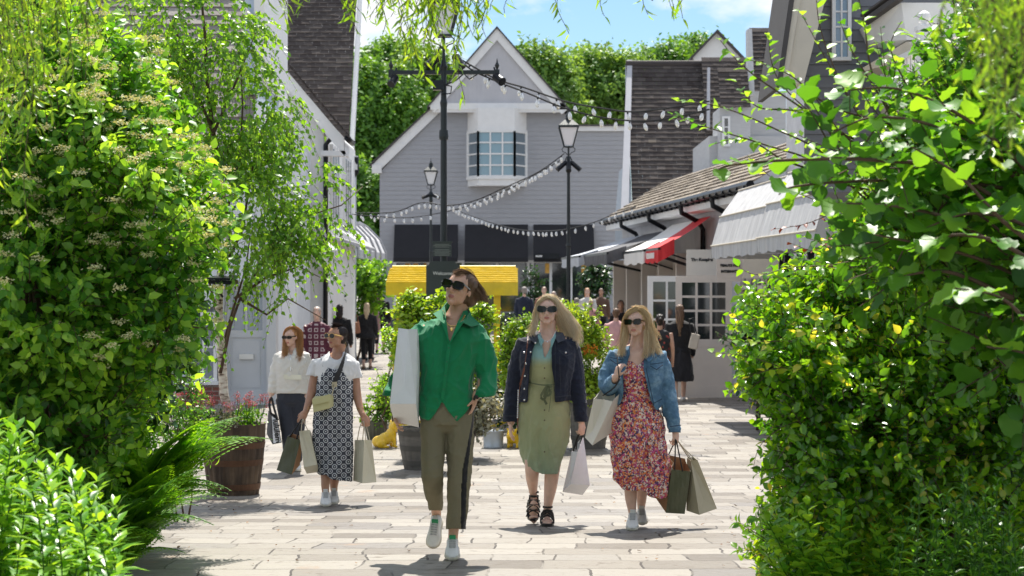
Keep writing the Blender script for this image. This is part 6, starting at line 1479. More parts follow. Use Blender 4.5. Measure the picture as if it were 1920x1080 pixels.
    def cloth(s, name, g, mat, size=.008, wr=None, cut=None, solid=.004, sm=3, midx=None, parent=None):
        V, Nn, Fq = voxel(g, size, sm)
        if wr is not None: V = V + Nn * wr(V, Nn)[:, None]
        C = V[Fq].mean(axis=1); px = CX + F * C[:, 0] / C[:, 1]; py = HY - F * (C[:, 2] - CH) / C[:, 1]; fn = Nn[Fq].mean(axis=1)
        keep = np.ones(len(Fq), bool)
        if cut is not None: keep = ~cut(px, py, C, fn)
        mi = None if midx is None else midx(px, py, C, fn).astype(int)
        Fq = Fq[keep]; mi = None if mi is None else mi[keep]
        used, inv = np.unique(Fq, return_inverse=True); V = V[used]; Fq = inv.reshape(Fq.shape)
        E_ = np.sort(np.concatenate([Fq[:, [i, (i + 1) % 4]] for i in range(4)]), axis=1); ky = E_[:, 0].astype(np.int64) * len(V) + E_[:, 1]; u, cn_ = np.unique(ky, return_counts=True); b_ = u[cn_ == 1]; e0, e1 = b_ // len(V), b_ % len(V)
        if len(e0):
            for _ in range(10):
                s_ = np.zeros_like(V); c_ = np.zeros(len(V)); np.add.at(s_, e0, V[e1]); np.add.at(s_, e1, V[e0]); np.add.at(c_, e0, 1); np.add.at(c_, e1, 1); k_ = c_ > 0
                V[k_] = V[k_] * .45 + s_[k_] / c_[k_][:, None] * .55
        return surf(name, V, Fq, mat, parent or s.root, mi, solid=solid)
def crease(V, f, amp, seed=0., sharp=.7, warp=.35):
    f = np.array(f) * 1.9; Q = V * f; Q = Q + warp * np.stack([wob(V, 7, seed), wob(V, 8, seed + 2), wob(V, 6, seed + 4)], 1) * np.array(f) * .12
    a = wob(Q, 1.0, seed); b = wob(Q * 2.3 + 5, 1.0, seed + 1)
    return amp * ((1 - 2 * np.abs(a) ** sharp) + .45 * (1 - 2 * np.abs(b) ** sharp))
def poly_in(px, py, poly):
    inside = np.zeros(len(px), bool); n = len(poly)
    for i in range(n):
        x1, y1 = poly[i]; x2, y2 = poly[(i + 1) % n]
        c = ((y1 > py) != (y2 > py)) & (px < (x2 - x1) * (py - y1) / (y2 - y1 + 1e-9) + x1); inside ^= c
    return inside
def itp(pts):
    a = np.array(sorted(pts), float); return lambda x: np.interp(x, a[:, 0], a[:, 1])

def sneaker(P, heel, toe, up, width=.088, col=None, tab=None, name='shoe', scale=1.0):
    """heel, toe: world points on the underside"""
    heel, toe, up = Vector(heel), Vector(toe), Vector(up); f = (toe - heel); L = f.length; f.normalize(); sd = f.cross(up).normalized(); up = sd.cross(f).normalized()
    ts = [0, .03, .10, .22, .36, .5, .64, .78, .9, .97, 1.0]; hw = [.30, .60, .80, .80, .76, .82, .96, 1.0, .86, .55, .28]; ht = [.040, .072, .083, .082, .084, .074, .060, .048, .040, .032, .024]
    def loft(z0, z1, grow, n=14):
        g = G(); vs = []
        for t, w, h in zip(ts, hw, ht):
            c = heel + f * (L * t); w_ = w * width / 2 + grow; hh = (z1 if z1 else h)
            for j in range(n):
                a = 2 * PI * j / n; ca, sa = math.cos(a), math.sin(a); x = math.copysign(abs(ca) ** .7, ca) * w_ * (1 if sa < 0 or z1 else (1 - .38 * max(0, sa)))
                vs.append(c + sd * x + up * (z0 + (hh - z0) * (.5 + .5 * math.copysign(abs(sa) ** .6, sa))))
        k = len(ts); g.add(vs, [(i * n + j, i * n + (j + 1) % n, (i + 1) * n + (j + 1) % n, (i + 1) * n + j) for i in range(k - 1) for j in range(n)] + [tuple(range(n - 1, -1, -1)), tuple(range((k - 1) * n, k * n))]); return g
    sh = mk(name, loft(.018, None, 0), col or SHOEW, P.root, smooth=True)
    mk('sole', loft(0, .024, .004), SOLEW, sh, smooth=True)
    g = G()
    for k in range(5):
        t = .40 + k * .065; h = np.interp(t, ts, ht); c = heel + f * (L * t) + up * (h + .003); w = .024 - .001 * k
        g.bar(c - sd * w, c + sd * w + f * .008, .005, .003); g.bar(c + sd * w, c - sd * w + f * .008, .005, .003)
    mk('laces', g, LACE, sh)
    c = heel + f * (L * .34) + up * .083; g = G(); g.obox(c + up * .006 - f * .004, sd, f, up, .020, .008, .016); mk('tongue', g, tab or SHOEW, sh)
    return sh
LACE = plain('grey_lace', (.42, .42, .42), .7); SHOEW = plain('white_leather', (.72, .71, .68), .45, var=.06, vs=20); SOLEW = plain('cream_rubber', (.62, .58, .48), .6); GRNTAB = plain('green_tab', (.03, .30, .12), .5)
def bag8(name, label, near, far, d, mat, inmat=None, handles=(), hmat=None, hr=.004, fold=('n',), cat='shopping bag', flath=False, bend=.022):
    c = [W(x, y, d + q) for x, y, q in near + far]   # ntl ntr nbr nbl ftl ftr fbr fbl
    base = sum((c[i] for i in (2, 3, 6, 7)), Vector()) / 4; R = empty(name, base, label, cat)
    ntl, ntr, nbr, nbl, ftl, ftr, fbr, fbl = c; g = G(); ctr = sum(c, Vector()) / 8
    def face(tl, tr, br, bl, folded):
        n = (tr - tl).cross(bl - tl).normalized(); mid_ = (tl + br) / 2
        if n.dot(mid_ - ctr) < 0: n = -n
        if folded:
            mt = (tl + tr) / 2 - n * bend * 1.6; q = .24; ml = (tl + (bl - tl) * (1 - q) + tr + (br - tr) * (1 - q)) / 2 - n * bend * .6
            g.add([tl, mt, tr, br, bl, ml], [(0, 1, 5, 4), (1, 2, 3, 5), (4, 5, 3)])
        else:
            K = 5; vs = []
            for i in range(K + 1):
                for j in range(K + 1):
                    a, b = i / K, j / K; p = tl.lerp(tr, a).lerp(bl.lerp(br, a), b); vs.append(p + n * (.006 * math.sin(a * PI) * math.sin(b * PI) + .0035 * math.sin(5 * a + 7 * b + tl.x * 40)) * (1 if 0 < i < K else 0))
            g.add(vs, [(i * (K + 1) + j, i * (K + 1) + j + 1, (i + 1) * (K + 1) + j + 1, (i + 1) * (K + 1) + j) for i in range(K) for j in range(K)])
    face(ntl, ntr, nbr, nbl, 'n' in fold); face(ntr, ftr, fbr, nbr, 'r' in fold); face(ftr, ftl, fbl, fbr, False); face(ftl, ntl, nbl, fbl, 'l' in fold)
    g.add([nbl, nbr, fbr, fbl], [(0, 1, 2, 3)])
    b = mk('paper', g, [mat], R); s_ = b.modifiers.new('thick', 'SOLIDIFY'); s_.thickness = .0015; s_.offset = -1
    if inmat: s_.material_offset = 1; b.data.materials.append(inmat); s_.thickness = .003
    for hp_ in handles:
        pts = [W(x, y, d + q) for x, y, q in hp_]; gg = G(); P = [Vector(p) for p in catm([tuple(p) for p in pts], 5)]
        if flath:
            for a, e in zip(P, P[1:]): gg.bar(a, e, .018, .003)
        else: gg.tube(P, hr, 6)
        mk('handle', gg, hmat or mat, R, smooth=not flath)
    return R, b
PAPW = plain('white_paper', (.76, .77, .80), .55, var=.03, vs=12); PAPO = plain('olive_card', (.075, .08, .038), .45, var=.12, vs=8); PAPK = plain('kraft_card', (.42, .37, .25), .5, var=.08, vs=8); PAPB = plain('beige_card', (.60, .56, .42), .5, var=.06, vs=8)
BROWNIN = plain('tan_lining', (.36, .19, .09), .7); BLKR = plain('black_ribbon', (.012, .012, .014), .6); KRH = plain('cotton_cord', (.50, .44, .34), .8); PAPC = plain('cream_card', (.68, .64, .56), .5, var=.05)

# ---------------------------------------------------------------- 1 the woman in the green shirt
P = Per(848, 12.0, 'woman in an emerald green shirt and checked cropped trousers walking nearest of all'); D_ = 12.0
g = G(); P.head(g, 860, 543, -.02, 73, -25, -9, 12)
P.limb(g, [(866, 556, .05, 19), (861, 575, .05, 17), (855, 592, .05, 19), (850, 604, .04, 26, 20)])
P.limb(g, [(852, 600, .04, 34, 18), (848, 614, .03, 44, 26), (843, 645, .02, 48, 32), (840, 700, .02, 41, 31), (838, 740, .02, 44, 33), (838, 778, .02, 48, 36)], flat=True)
P.limb(g, [(800, 616, .04, 16), (778, 665, .10, 15), (757, 715, .10, 12), (748, 750, .02, 10), (744, 770, -.04, 8.5)])
P.limb(g, [(884, 626, .04, 14), (899, 668, .05, 12), (906, 702, .04, 11), (903, 728, -.02, 9.5), (894, 741, -.06, 8)])
P.limb(g, [(815, 775, .0, 25), (812, 840, -.06, 22), (811, 890, -.12, 16), (814, 925, .02, 14), (818, 960, .15, 9.5), (817, 978, .17, 10)])
P.limb(g, [(861, 775, 0, 26), (860, 850, -.04, 22), (857, 900, -.08, 16), (854, 950, -.10, 14), (850, 1000, -.10, 9.5), (849, 1030, -.10, 10)])
P.hand(g, P.p(743, 768, -.05), (-.0, -.5, -1), (1, -.1, .3), .175, .55, 1); P.hand(g, P.p(893, 740, -.06), (-.2, .1, -1), (-1, .2, 0), .16, .3, 1)
P.body(g, SK_A)
SHIRT = fabric('emerald_cotton', (.004, .20, .075), .7, .14, 5, 300, .15)
g = G()
P.limb(g, [(852, 596, .04, 26, 24), (848, 606, .03, 48, 30), (843, 620, .02, 60, 38), (839, 665, .02, 59, 44), (837, 695, .01, 50, 44), (837, 730, .01, 48, 43), (838, 760, .01, 52, 44), (838, 800, .01, 53, 44)], flat=True, ex=2.2)
P.limb(g, [(806, 618, .04, 25), (788, 640, .06, 30), (772, 675, .09, 27), (757, 708, .09, 22), (742, 735, .05, 20), (738, 745, .03, 19)])
P.limb(g, [(884, 620, .04, 23), (894, 645, .05, 26), (905, 675, .05, 24), (912, 702, .04, 19), (911, 722, -.01, 17), (909, 742, -.05, 17.5), (908, 748, -.06, 17)])
vn = [(832, 570), (833, 592), (838, 620), (843, 643), (852, 630), (866, 607), (874, 590), (880, 570)]
hem = itp([(700, 745), (775, 762), (790, 785), (805, 790), (818, 772), (829, 752), (840, 770), (857, 791), (875, 772), (889, 745), (950, 752)])
def shcut(px, py, C, n):
    arm = px > 889; la = px < 766
    return (poly_in(px, py, vn) & (n[:, 1] < .25)) | (~arm & ~la & (py > hem(px))) | (arm & (py > 745 + (px - 905) * -.12)) | (la & (py > 742))
def shwr(V, Nn):
    w = crease(V, (6, 5, 3.5), .013, .6, .6) + crease(V, (5, 4, 12), .009, 2., .6) * np.clip((1.38 - V[:, 2]) * 3, 0, 1)
    return w
so_ = P.cloth('shirt', g, SHIRT, .0072, shwr, shcut, .0035, 2)
g = G()      # collar
for (pts) in ([(834, 574, .02), (826, 580, -.02), (812, 588, -.06), (826, 602, -.12), (842, 642, -.155), (838, 610, -.13)], [(872, 578, .04), (880, 590, 0), (900, 608, -.03), (884, 612, -.11), (868, 604, -.13), (843, 643, -.155), (858, 606, -.12)]):
    q = [P.p(*a) for a in pts]; g.prism(q, (0, .006, 0))
q = [P.p(832, 590, -.08), P.p(828, 578, .0), P.p(838, 566, .08), P.p(856, 562, .13), P.p(874, 570, .10), P.p(882, 584, .0), P.p(876, 594, -.07)]
lo = [P.p(836, 606, -.10), P.p(828, 594, .0), P.p(836, 584, .10), P.p(856, 580, .15), P.p(876, 588, .11), P.p(886, 598, .0), P.p(872, 608, -.10)]
g.add(q + lo, [(i, i + 1, i + 8, i + 7) for i in range(6)])
co = mk('collar', g, SHIRT, so_, smooth=False); m_ = co.modifiers.new('s', 'SOLIDIFY'); m_.thickness = .004
def proj_on(px, py, layer=None):
    pass
g = G()
for k in range(14):
    y0, y1 = 646 + k * 7.4, 646 + (k + 1) * 7.4; x0 = 842 - (y0 - 646) * .12; yy_ = -.150 - .012 * math.sin((y0 - 640) / 30)
    g.bar(P.p(x0, y0, yy_), P.p(842 - (y1 - 646) * .12, y1, -.150 - .012 * math.sin((y1 - 640) / 30)), .020, .006, up=(0, -1, 0))
pk = mk('placket', g, SHIRT, so_)
g = G()
for y in (652, 678, 704, 730): g.lathe([(.005, 0), (.005, .002)], (0, 0, 0), 8) if False else g.ell(P.p(842 - (y - 646) * .12, y, -.162 - .012 * math.sin((y - 640) / 30)), (.005, .002, .005), n=8, m=6)
mk('buttons', g, plain('green_button', (.01, .14, .06), .3), so_)
def houndmat():
    m, t, b = nt('checked_wool'); tc = t.nodes.new('ShaderNodeTexCoord'); mp = t.nodes.new('ShaderNodeMapping'); mp.inputs['Scale'].default_value = (95, 40, 95); t.links.new(tc.outputs['Object'], mp.inputs[0])
    w1 = N(t, 'ShaderNodeTexWave', Scale=1, Distortion=.3); w1.bands_direction = 'Z'; w1.inputs['Scale'].default_value = .55; t.links.new(mp.outputs[0], w1.inputs['Vector'])
    w2 = N(t, 'ShaderNodeTexWave', Scale=1, Distortion=.2); w2.bands_direction = 'X'; w2.inputs['Scale'].default_value = .5; t.links.new(mp.outputs[0], w2.inputs['Vector'])
    a = N(t, 'ShaderNodeMath', _operation='ADD'); t.links.new(w1.outputs['Fac'], a.inputs[0]); t.links.new(w2.outputs['Fac'], a.inputs[1]); a2 = N(t, 'ShaderNodeMath', _operation='MULTIPLY'); t.links.new(a.outputs[0], a2.inputs[0]); a2.inputs[1].default_value = .5
    t.links.new(ramp(t, a2.outputs[0], [(.25, (.045, .042, .03)), (.5, (.19, .17, .11)), (.8, (.36, .32, .21))]), b.inputs['Base Color']); b.inputs['Roughness'].default_value = .85; b.inputs['Specular IOR Level'].default_value = .2; return m
HOUND = houndmat(); g = G()
P.limb(g, [(838, 745, .02, 50, 40), (838, 775, .01, 51, 42), (838, 795, .0, 50, 40)], flat=True)
P.limb(g, [(813, 780, -.0, 26, 32), (812, 830, -.05, 23.5, 27), (811, 880, -.11, 20.5, 24), (811, 893, -.11, 20, 23), (812, 912, -.02, 18.5, 21), (815, 935, .08, 15.5, 18), (818, 958, .15, 12.5, 15)])
P.limb(g, [(862, 780, -.0, 27, 33), (862, 840, -.04, 25.5, 28), (861, 900, -.08, 22, 25), (858, 950, -.10, 20, 22), (855, 994, -.11, 18.5, 20)])
stripe_c = itp([(740, 890), (780, 888), (837, 879), (880, 872), (940, 869), (1000, 869)]); sw = itp([(740, 1.5), (800, 2.0), (837, 3.2), (880, 4.8), (1000, 4.8)])
P.cloth('trousers', g, [HOUND, fabric('black_stripe', (.012, .012, .014))], .0062, lambda V, Nn: crease(V, (7, 7, 9), .0035, 3.1), lambda px, py, C, n: ((py > 992) & (px > 835)) | ((py > 957) & (px < 833)), .004, 2,
        midx=lambda px, py, C, n: (np.abs(px - stripe_c(py)) < sw(py)) & (n[:, 1] < .6))
sneaker(P, P.p(848.5, 1026, -.06), P.p(848, 1052, -.33), (0, .05, 1), .092, tab=GRNTAB); sneaker(P, P.p(821, 974, .19), P.p(811, 1029, .06), (-.05, -.62, .35), .092, tab=GRNTAB)
P.glasses(.29, .205, .165, .035, rnd=3.2, frame=FRAMEM)
P.haircap(H_BROWN, lambda gg: (gg.ell(P.hp(.12, .16, .16), (.27 * P.h, .34 * P.h, .32 * P.h), P.hR), gg.ell(P.hp(.2, .40, -.08), (.19 * P.h, .24 * P.h, .26 * P.h), P.hR), gg.ell(P.hp(.27, .16, .04), (.10 * P.h, .12 * P.h, .16 * P.h), P.hR)), 1.08, .0, .006)
P.hair([([(864, 508, -.05), (881, 515, .02), (893, 537, .06), (896, 560, .08), (890, 572, .08)], 10, 8, 3), ([(855, 512, -.08), (870, 513, -.03), (885, 528, .0), (890, 550, .05)], 8, 7, 2), ([(890, 530, .03), (903, 545, .06), (910, 560, .05), (912, 568, .04)], 6, 6, 2), ([(888, 545, .0), (898, 555, .02), (905, 566, .03)], 8, 7, 2), ([(878, 520, -.02), (890, 540, .0), (896, 556, .02)], 7, 6, 3), ([(868, 509, -.04), (884, 515, 0), (894, 526, .02)], 5, 6, .5), ([(890, 545, .02), (902, 555, .03), (914, 567, .03)], 6, 9, 1)], 800, H_BROWN, .0017, .006, 'hair_strands')
def tube_part(P, name, pts, r, mat, n=8, parent=None):
    g = G(); g.tube([P.p(*a) for a in catm(pts, 4)], r, n); return mk(name, g, mat, parent or P.root, smooth=True)
g = G(); nk = catm([(831, 583, -.03), (834, 600, -.085), (842, 610, -.115), (853, 611, -.118), (864, 605, -.10), (872, 592, -.04)], 6)
for i, a in enumerate(nk[::1]): q = P.p(*a); g.ell(q, (.0055, .0055, .0042), n=8, m=5)
g.tube([P.p(*a) for a in catm([(833, 585, -.04), (837, 603, -.09), (845, 617, -.125), (847, 623, -.13), (851, 615, -.125), (866, 600, -.09), (871, 588, -.03)], 5)], .0014, 5)
g.ell(P.p(846.5, 617, -.135), (.0105, .003, .0115), n=14, m=8); mk('necklace', g, GOLD, P.root)
tube_part(P, 'phone_pouch', [(889, 750, -.1), (892, 742, -.11), (896, 748, -.11)], .008, BLKR)
BG, bb_ = bag8('shopping_bag', 'tall plain white paper bag tucked under the arm of the woman in green', [(747, 615, -.20), (782, 617, -.20), (780, 757, -.30), (731, 757, -.28)], [(752, 628, .02), (787, 631, .03), (785.5, 801, -.05), (739, 790, -.06)], 12.0, PAPW)

# ---------------------------------------------------------------- 2 blonde woman, dark denim jacket, green dress
P = Per(1026, 14.4, 'blonde woman in a dark denim jacket and sage green belted dress with strappy black sandals')
g = G(); P.head(g, 1026, 583.5, -.02, 55, -3, -5, 1, 1.05)
P.limb(g, [(1028, 600, .04, 16), (1027, 618, .04, 15.5), (1027, 630, .03, 20, 17)])
P.limb(g, [(1027, 626, .03, 26, 15), (1027, 640, .02, 44, 24), (1026, 670, .01, 42, 29), (1024, 715, .01, 35, 27), (1022, 770, .01, 46, 33), (1022, 800, .01, 44, 32)], flat=True)
P.limb(g, [(985, 644, .03, 14), (974, 690, .05, 12), (966, 725, .03, 10.5), (961, 765, -.02, 8.5), (958, 792, -.04, 7)])
P.limb(g, [(1068, 644, .03, 14), (1078, 690, .04, 12), (1084, 725, .02, 10.5), (1088, 765, -.04, 8.5), (1089, 790, -.07, 7)])
P.limb(g, [(1003, 800, 0, 22), (1000, 850, -.04, 17), (998, 882, -.06, 13.5), (998, 900, .0, 11.5), (1000, 925, .07, 7.5), (1001, 936, .08, 7.8)])
P.limb(g, [(1040, 800, 0, 22), (1038, 850, -.05, 17), (1035, 885, -.06, 14.2), (1032, 915, -.06, 12), (1027, 950, -.06, 7.8), (1026, 968, -.06, 8)])
P.hand(g, P.p(958, 790, -.04), (-.05, -.1, -1), (1, .1, 0), .165, .35, 1); P.hand(g, P.p(1090, 789, -.08), (.05, -.15, -1), (-.6, .7, 0), .155, .95, -1)
for (x, y, dd) in ((1003, 960, -.0), (1026, 981, -.30)):    # feet inside the sandals
    pass
g.ell(P.p(1001, 958, .02), (.040, .045, .10), Matrix.Rotation(math.radians(14), 3, 'X')); g.ell(P.p(1026, 979, -.14), (.041, .115, .032))
for k in range(5): g.ell(P.p(994 + k * 3.2, 968.5 + abs(k - 3) * .6, -.05), (.0085, .010, .012), n=8, m=6); g.ell(P.p(1018.5 + k * 3.5, 981.5, -.245 + abs(k - 3) * .006), (.009, .014, .009), n=8, m=6)
P.body(g, SK_B)
def ombre():
    m, t, b = nt('ombre_linen'); tc = t.nodes.new('ShaderNodeTexCoord'); sx = N(t, 'ShaderNodeSeparateXYZ'); t.links.new(tc.outputs['Object'], sx.inputs[0])
    n = N(t, 'ShaderNodeTexNoise', Scale=3.5, Detail=5); t.links.new(tc.outputs['Object'], n.inputs['Vector']); ma = N(t, 'ShaderNodeMath', _operation='MULTIPLY_ADD'); t.links.new(n.outputs[0], ma.inputs[0]); ma.inputs[1].default_value = .14; t.links.new(sx.outputs[2], ma.inputs[2])
    t.links.new(ramp(t, ma.outputs[0], [(.225, (.24, .31, .21)), (.31, (.28, .33, .19)), (.525, (.37, .37, .19)), (.63, (.37, .38, .20)), (.665, (.25, .42, .39)), (.75, (.20, .38, .39))]), b.inputs['Base Color'])
    n2 = N(t, 'ShaderNodeTexNoise', Scale=260, Detail=3); t.links.new(tc.outputs['Object'], n2.inputs['Vector']); bump(t, b, n2.outputs[0], .2, .01); b.inputs['Roughness'].default_value = .75; b.inputs['Sheen Weight'].default_value = .15; return m
def ombre_fix():
    m = ombre(); r = [n for n in m.node_tree.nodes if n.type == 'VALTORGB'][0]
    ma = [n for n in m.node_tree.nodes if n.type == 'MATH'][0]; mu = N(m.node_tree, 'ShaderNodeMath', _operation='MULTIPLY'); mu.inputs[1].default_value = .5
    m.node_tree.links.new(ma.outputs[0], mu.inputs[0]); m.node_tree.links.new(mu.outputs[0], r.inputs[0]); return m
OMB = ombre_fix(); g = G()
P.limb(g, [(1027, 630, .03, 24, 18), (1027, 642, .02, 44, 27), (1026, 675, .0, 42, 33), (1023, 716, .0, 36, 29), (1022, 735, .0, 42, 32), (1021, 765, .0, 50, 37), (1020, 800, -.01, 50, 38), (1020, 840, -.02, 46, 34), (1023, 870, -.03, 39, 31), (1024, 890, -.03, 34, 30), (1024, 897, -.03, 33, 29)], flat=True)
hemb = itp([(960, 862), (982, 870), (1003, 884), (1018, 889), (1046, 889), (1052, 868), (1066, 830)]); vn2 = [(1012, 612), (1016, 640), (1021, 674), (1030, 655), (1036, 636), (1040, 612)]
def drw(V, Nn):
    lo = np.clip((1.05 - V[:, 2]) * 4, 0, 1); x = V[:, 0]; return lo * crease(V, (11, 6, 1.6), .010, 1.2) + crease(V, (9, 9, 7), .0035, 5)
DRS = P.cloth('dress', g, OMB, .0072, drw, lambda px, py, C, n: (py > hemb(px)) | (poly_in(px, py, vn2) & (n[:, 1] < .2)), .004, 2)
g = G()
for y in (690, 709, 745, 769, 788, 847): g.ell(P.p(1021, y, -.175 if y < 730 else -.185), (.006, .004, .006), n=8, m=6)
mk('buttons', g, plain('brown_button', (.10, .07, .04), .4), DRS)
for q in ([(1012, 622, -.03), (1008, 630, -.09), (1014, 650, -.135), (1020, 640, -.12)], [(1041, 622, -.03), (1043, 632, -.09), (1034, 652, -.135), (1032, 640, -.12)]):
    g = G(); g.prism([P.p(*a) for a in q], (0, .005, 0)); mk('collar', g, OMB, DRS)
BELT = plain('sage_belt', (.13, .15, .08), .8)
g = G(); bl = catm([(988, 716, -.03), (1000, 719, -.12), (1020, 722, -.17), (1042, 720, -.13), (1056, 716, -.02)], 5); [g.bar(P.p(*a), P.p(*b), .006, .010) for a, b in zip(bl, bl[1:])]
for pts in ([(1027, 722, -.18), (1018, 735, -.20), (1014, 745, -.19), (1021, 748, -.19), (1029, 727, -.19)], [(1027, 722, -.18), (1020, 745, -.20), (1025, 758, -.19)], [(1029, 722, -.18), (1032, 745, -.20), (1029, 772, -.195)], [(1027, 722, -.18), (1034, 726, -.20), (1031, 740, -.20), (1026, 742, -.2)]):
    c_ = catm(pts, 4); [g.bar(P.p(*a), P.p(*b), .004, .018) for a, b in zip(c_, c_[1:])]
mk('belt', g, BELT, DRS)
DEND = fabric('dark_denim', (.012, .016, .032), .8, .35, 9, 500, .3); g = G()
P.limb(g, [(1027, 624, .05, 22, 18), (1026, 634, .03, 40, 26), (1026, 645, .02, 52, 32), (1026, 680, .0, 54, 40), (1024, 720, .0, 48, 38), (1022, 752, .0, 51, 42), (1022, 765, .0, 51, 42)], flat=True)
P.limb(g, [(990, 642, .03, 21), (976, 675, .05, 20), (966, 720, .04, 18), (960, 760, .0, 15.5), (957, 792, -.03, 14.5), (957, 797, -.03, 14.5)])
P.limb(g, [(1064, 642, .03, 20), (1074, 680, .04, 19), (1080, 722, .02, 17), (1087, 762, -.04, 14), (1090, 790, -.07, 12.5), (1090, 795, -.07, 12.5)])
jo = [(1006, 600), (1006, 632), (998, 655), (994, 680), (990, 720), (988, 790), (1040, 790), (1040, 720), (1035, 690), (1034, 655), (1042, 630), (1042, 600)]
def jcut(px, py, C, n):
    arm = (px < 971) | (px > 1074); return (poly_in(px, py, jo) & (n[:, 1] < .35)) | (~arm & (py > 755 - np.clip(px - 1040, 0, 40) * .15)) | (arm & (py > 791)) | (py < 622)
JK = P.cloth('jacket', g, DEND, .0068, lambda V, Nn: crease(V, (8, 7, 11), .0042, 2.7), jcut, .006, 2)
g = G()
for q in ([(1010, 621, .0), (996, 622, -.03), (990, 634, -.09), (1004, 645, -.13), (1009, 634, -.11)], [(1042, 621, .0), (1056, 624, -.03), (1060, 637, -.10), (1046, 643, -.135), (1042, 634, -.11)]): g.prism([P.p(*a) for a in q], (0, .007, 0))
mk('collar', g, fabric('faded_dark_denim', (.05, .055, .075), .8, .3), JK)
g = G()
for x, y, q in ((1004, 643, -.165), (983, 661, -.16), (995, 660, -.17), (986, 682, -.165), (984, 705, -.165), (983, 729, -.17), (983, 750, -.17), (1061, 661, -.155)): g.ell(P.p(x, y, q), (.0075, .004, .0075), n=10, m=6)
mk('buttons', g, SILV, JK)
g = G(); DST = plain('denim_stitch', (.04, .045, .06), .8)
for a, b in (((1047, 657, -.165), (1074, 662, -.12)), ((1047, 657, -.165), (1061, 668, -.165)), ((1061, 668, -.165), (1074, 662, -.12)), ((1049, 668, -.17), (1052, 745, -.16)), ((1040, 745, -.175), (1070, 741, -.13)), ((1041, 752, -.175), (1041, 640, -.15)), ((972, 745, -.14), (990, 747, -.17)), ((944, 780, -.09), (971, 780, -.09))): g.bar(P.p(*a), P.p(*b), .003, .004)
mk('stitching', g, DST, JK)
SANDAL = plain('black_leather', (.015, .014, .014), .4, var=.2)
def sandal(P, heel, toe, up, w, ank):
    heel, toe, up = Vector(heel), Vector(toe), Vector(up); f = (toe - heel); L = f.length; f.normalize(); sd = f.cross(up).normalized(); up = sd.cross(f).normalized(); g = G(); vs = []
    ts = [0, .06, .25, .5, .75, .92, 1]; hw = [.35, .7, .72, .8, 1, .8, .4]
    for z in (-.012, .022):
        for t_, w_ in list(zip(ts, hw)) + list(zip(ts, [-h for h in hw]))[::-1]: vs.append(heel + f * L * t_ + sd * w_ * w / 2 + up * z)
    n = 14; g.add(vs, [tuple(range(n)), tuple(range(2 * n - 1, n - 1, -1))] + [(i, (i + 1) % n, (i + 1) % n + n, i + n) for i in range(n)]); s_ = mk('sandal', g, SANDAL, P.root)
    g = G()
    for t0, t1 in ((.88, .62), (.62, .88), (.66, .40), (.42, .64), (.42, .2), (.22, .42)):
        pts = []
        for k in range(7):
            a = PI * k / 6; t_ = t0 + (t1 - t0) * k / 6; hgt = .045 + .05 * (1 - t_); pts.append(heel + f * L * t_ + sd * math.cos(a) * w * .50 + up * (.02 + hgt * math.sin(a) ** .8))
        for a, b in zip(pts, pts[1:]): g.bar(a, b, .004, .014, up=up)
    ank = Vector(ank)
    for dz in (0, .03):
        ring = [ank + Vector((.036 * math.cos(a), .036 * math.sin(a), dz)) for a in np.linspace(0, 2 * PI, 13)]
        for a, b in zip(ring, ring[1:]): g.bar(a, b, .004, .014)
    for e in (-1, 1): g.bar(heel + f * L * .25 + sd * e * w * .38 + up * .02, ank + sd * e * .03, .004, .014)
    mk('strap', g, SANDAL, s_)
sandal(P, P.p(1001, 938, .10), P.p(999, 976, .0), (0, -.6, .35), .098, P.p(1001, 930, .07)); sandal(P, P.p(1026, 978, -.02), P.p(1026, 988, -.27), (0, 0, 1), .100, P.p(1027, 958, -.06))
P.glasses(.285, .20, .165, .03, .05, frame=FRAMEM, rnd=2.5)
P.haircap(H_BLOND, None, 1.09, .0, .006, low=-.1)
P.hair([([(1026, 556, -.05), (1011, 566, -.05), (1005, 588, -.03), (1002, 608, -.03), (992, 622, -.04)], 5, 6, 3), ([(1008, 580, -.02), (1004, 600, -.04), (1000, 618, -.08), (994, 632, -.10)], 4, 6, 2),
        ([(1028, 556, -.05), (1042, 563, -.05), (1050, 580, -.02), (1062, 604, .0), (1075, 630, .0), (1082, 655, .0)], 5, 9, 4), ([(1034, 558, -.03), (1050, 572, 0), (1066, 592, .02), (1080, 615, .0), (1084, 648, -.02)], 5, 10, 4), ([(1047, 585, .02), (1056, 605, .03), (1066, 625, .03), (1076, 648, .03)], 7, 11, 4), ([(1044, 590, .03), (1050, 615, .05), (1058, 635, .05)], 5, 9, 2), ([(1022, 555, -.05), (1035, 556, -.03), (1048, 566, .0)], 6, 8, 1.5)], 1100, H_BLOND, .0020, .022, 'hair_strands')
g = G(); g.tube([P.p(*a) for a in catm([(1010, 622, -.04), (1018, 636, -.10), (1027, 640, -.115), (1036, 633, -.09), (1042, 620, -.03)], 5)], .0016, 5); g.ell(P.p(1027, 641, -.12), (.005, .002, .006), n=8, m=6); mk('necklace', g, SILV, P.root)
CB = empty('shoulder_bag_strap', P.p(970, 800, -.05), 'thin brown leather bag strap across the front of the dark denim jacket', 'bag strap')
g = G(); st_ = catm([(990, 629, -.04), (989, 645, -.155), (983, 690, -.165), (974, 730, -.16), (971, 780, -.13), (970, 802, -.08)], 5); [g.bar(P.p(*a), P.p(*b), .005, .014) for a, b in zip(st_, st_[1:])]; mk('strap', g, plain('chestnut_leather', (.16, .05, .028), .5), CB)
g = G(); [g.ell(P.p(972 - k * .1, 732 + k * 3.4, -.168 + .001 * k), (.006, .004, .006), n=8, m=5) for k in range(16)]; mk('chain', g, SILV, CB)
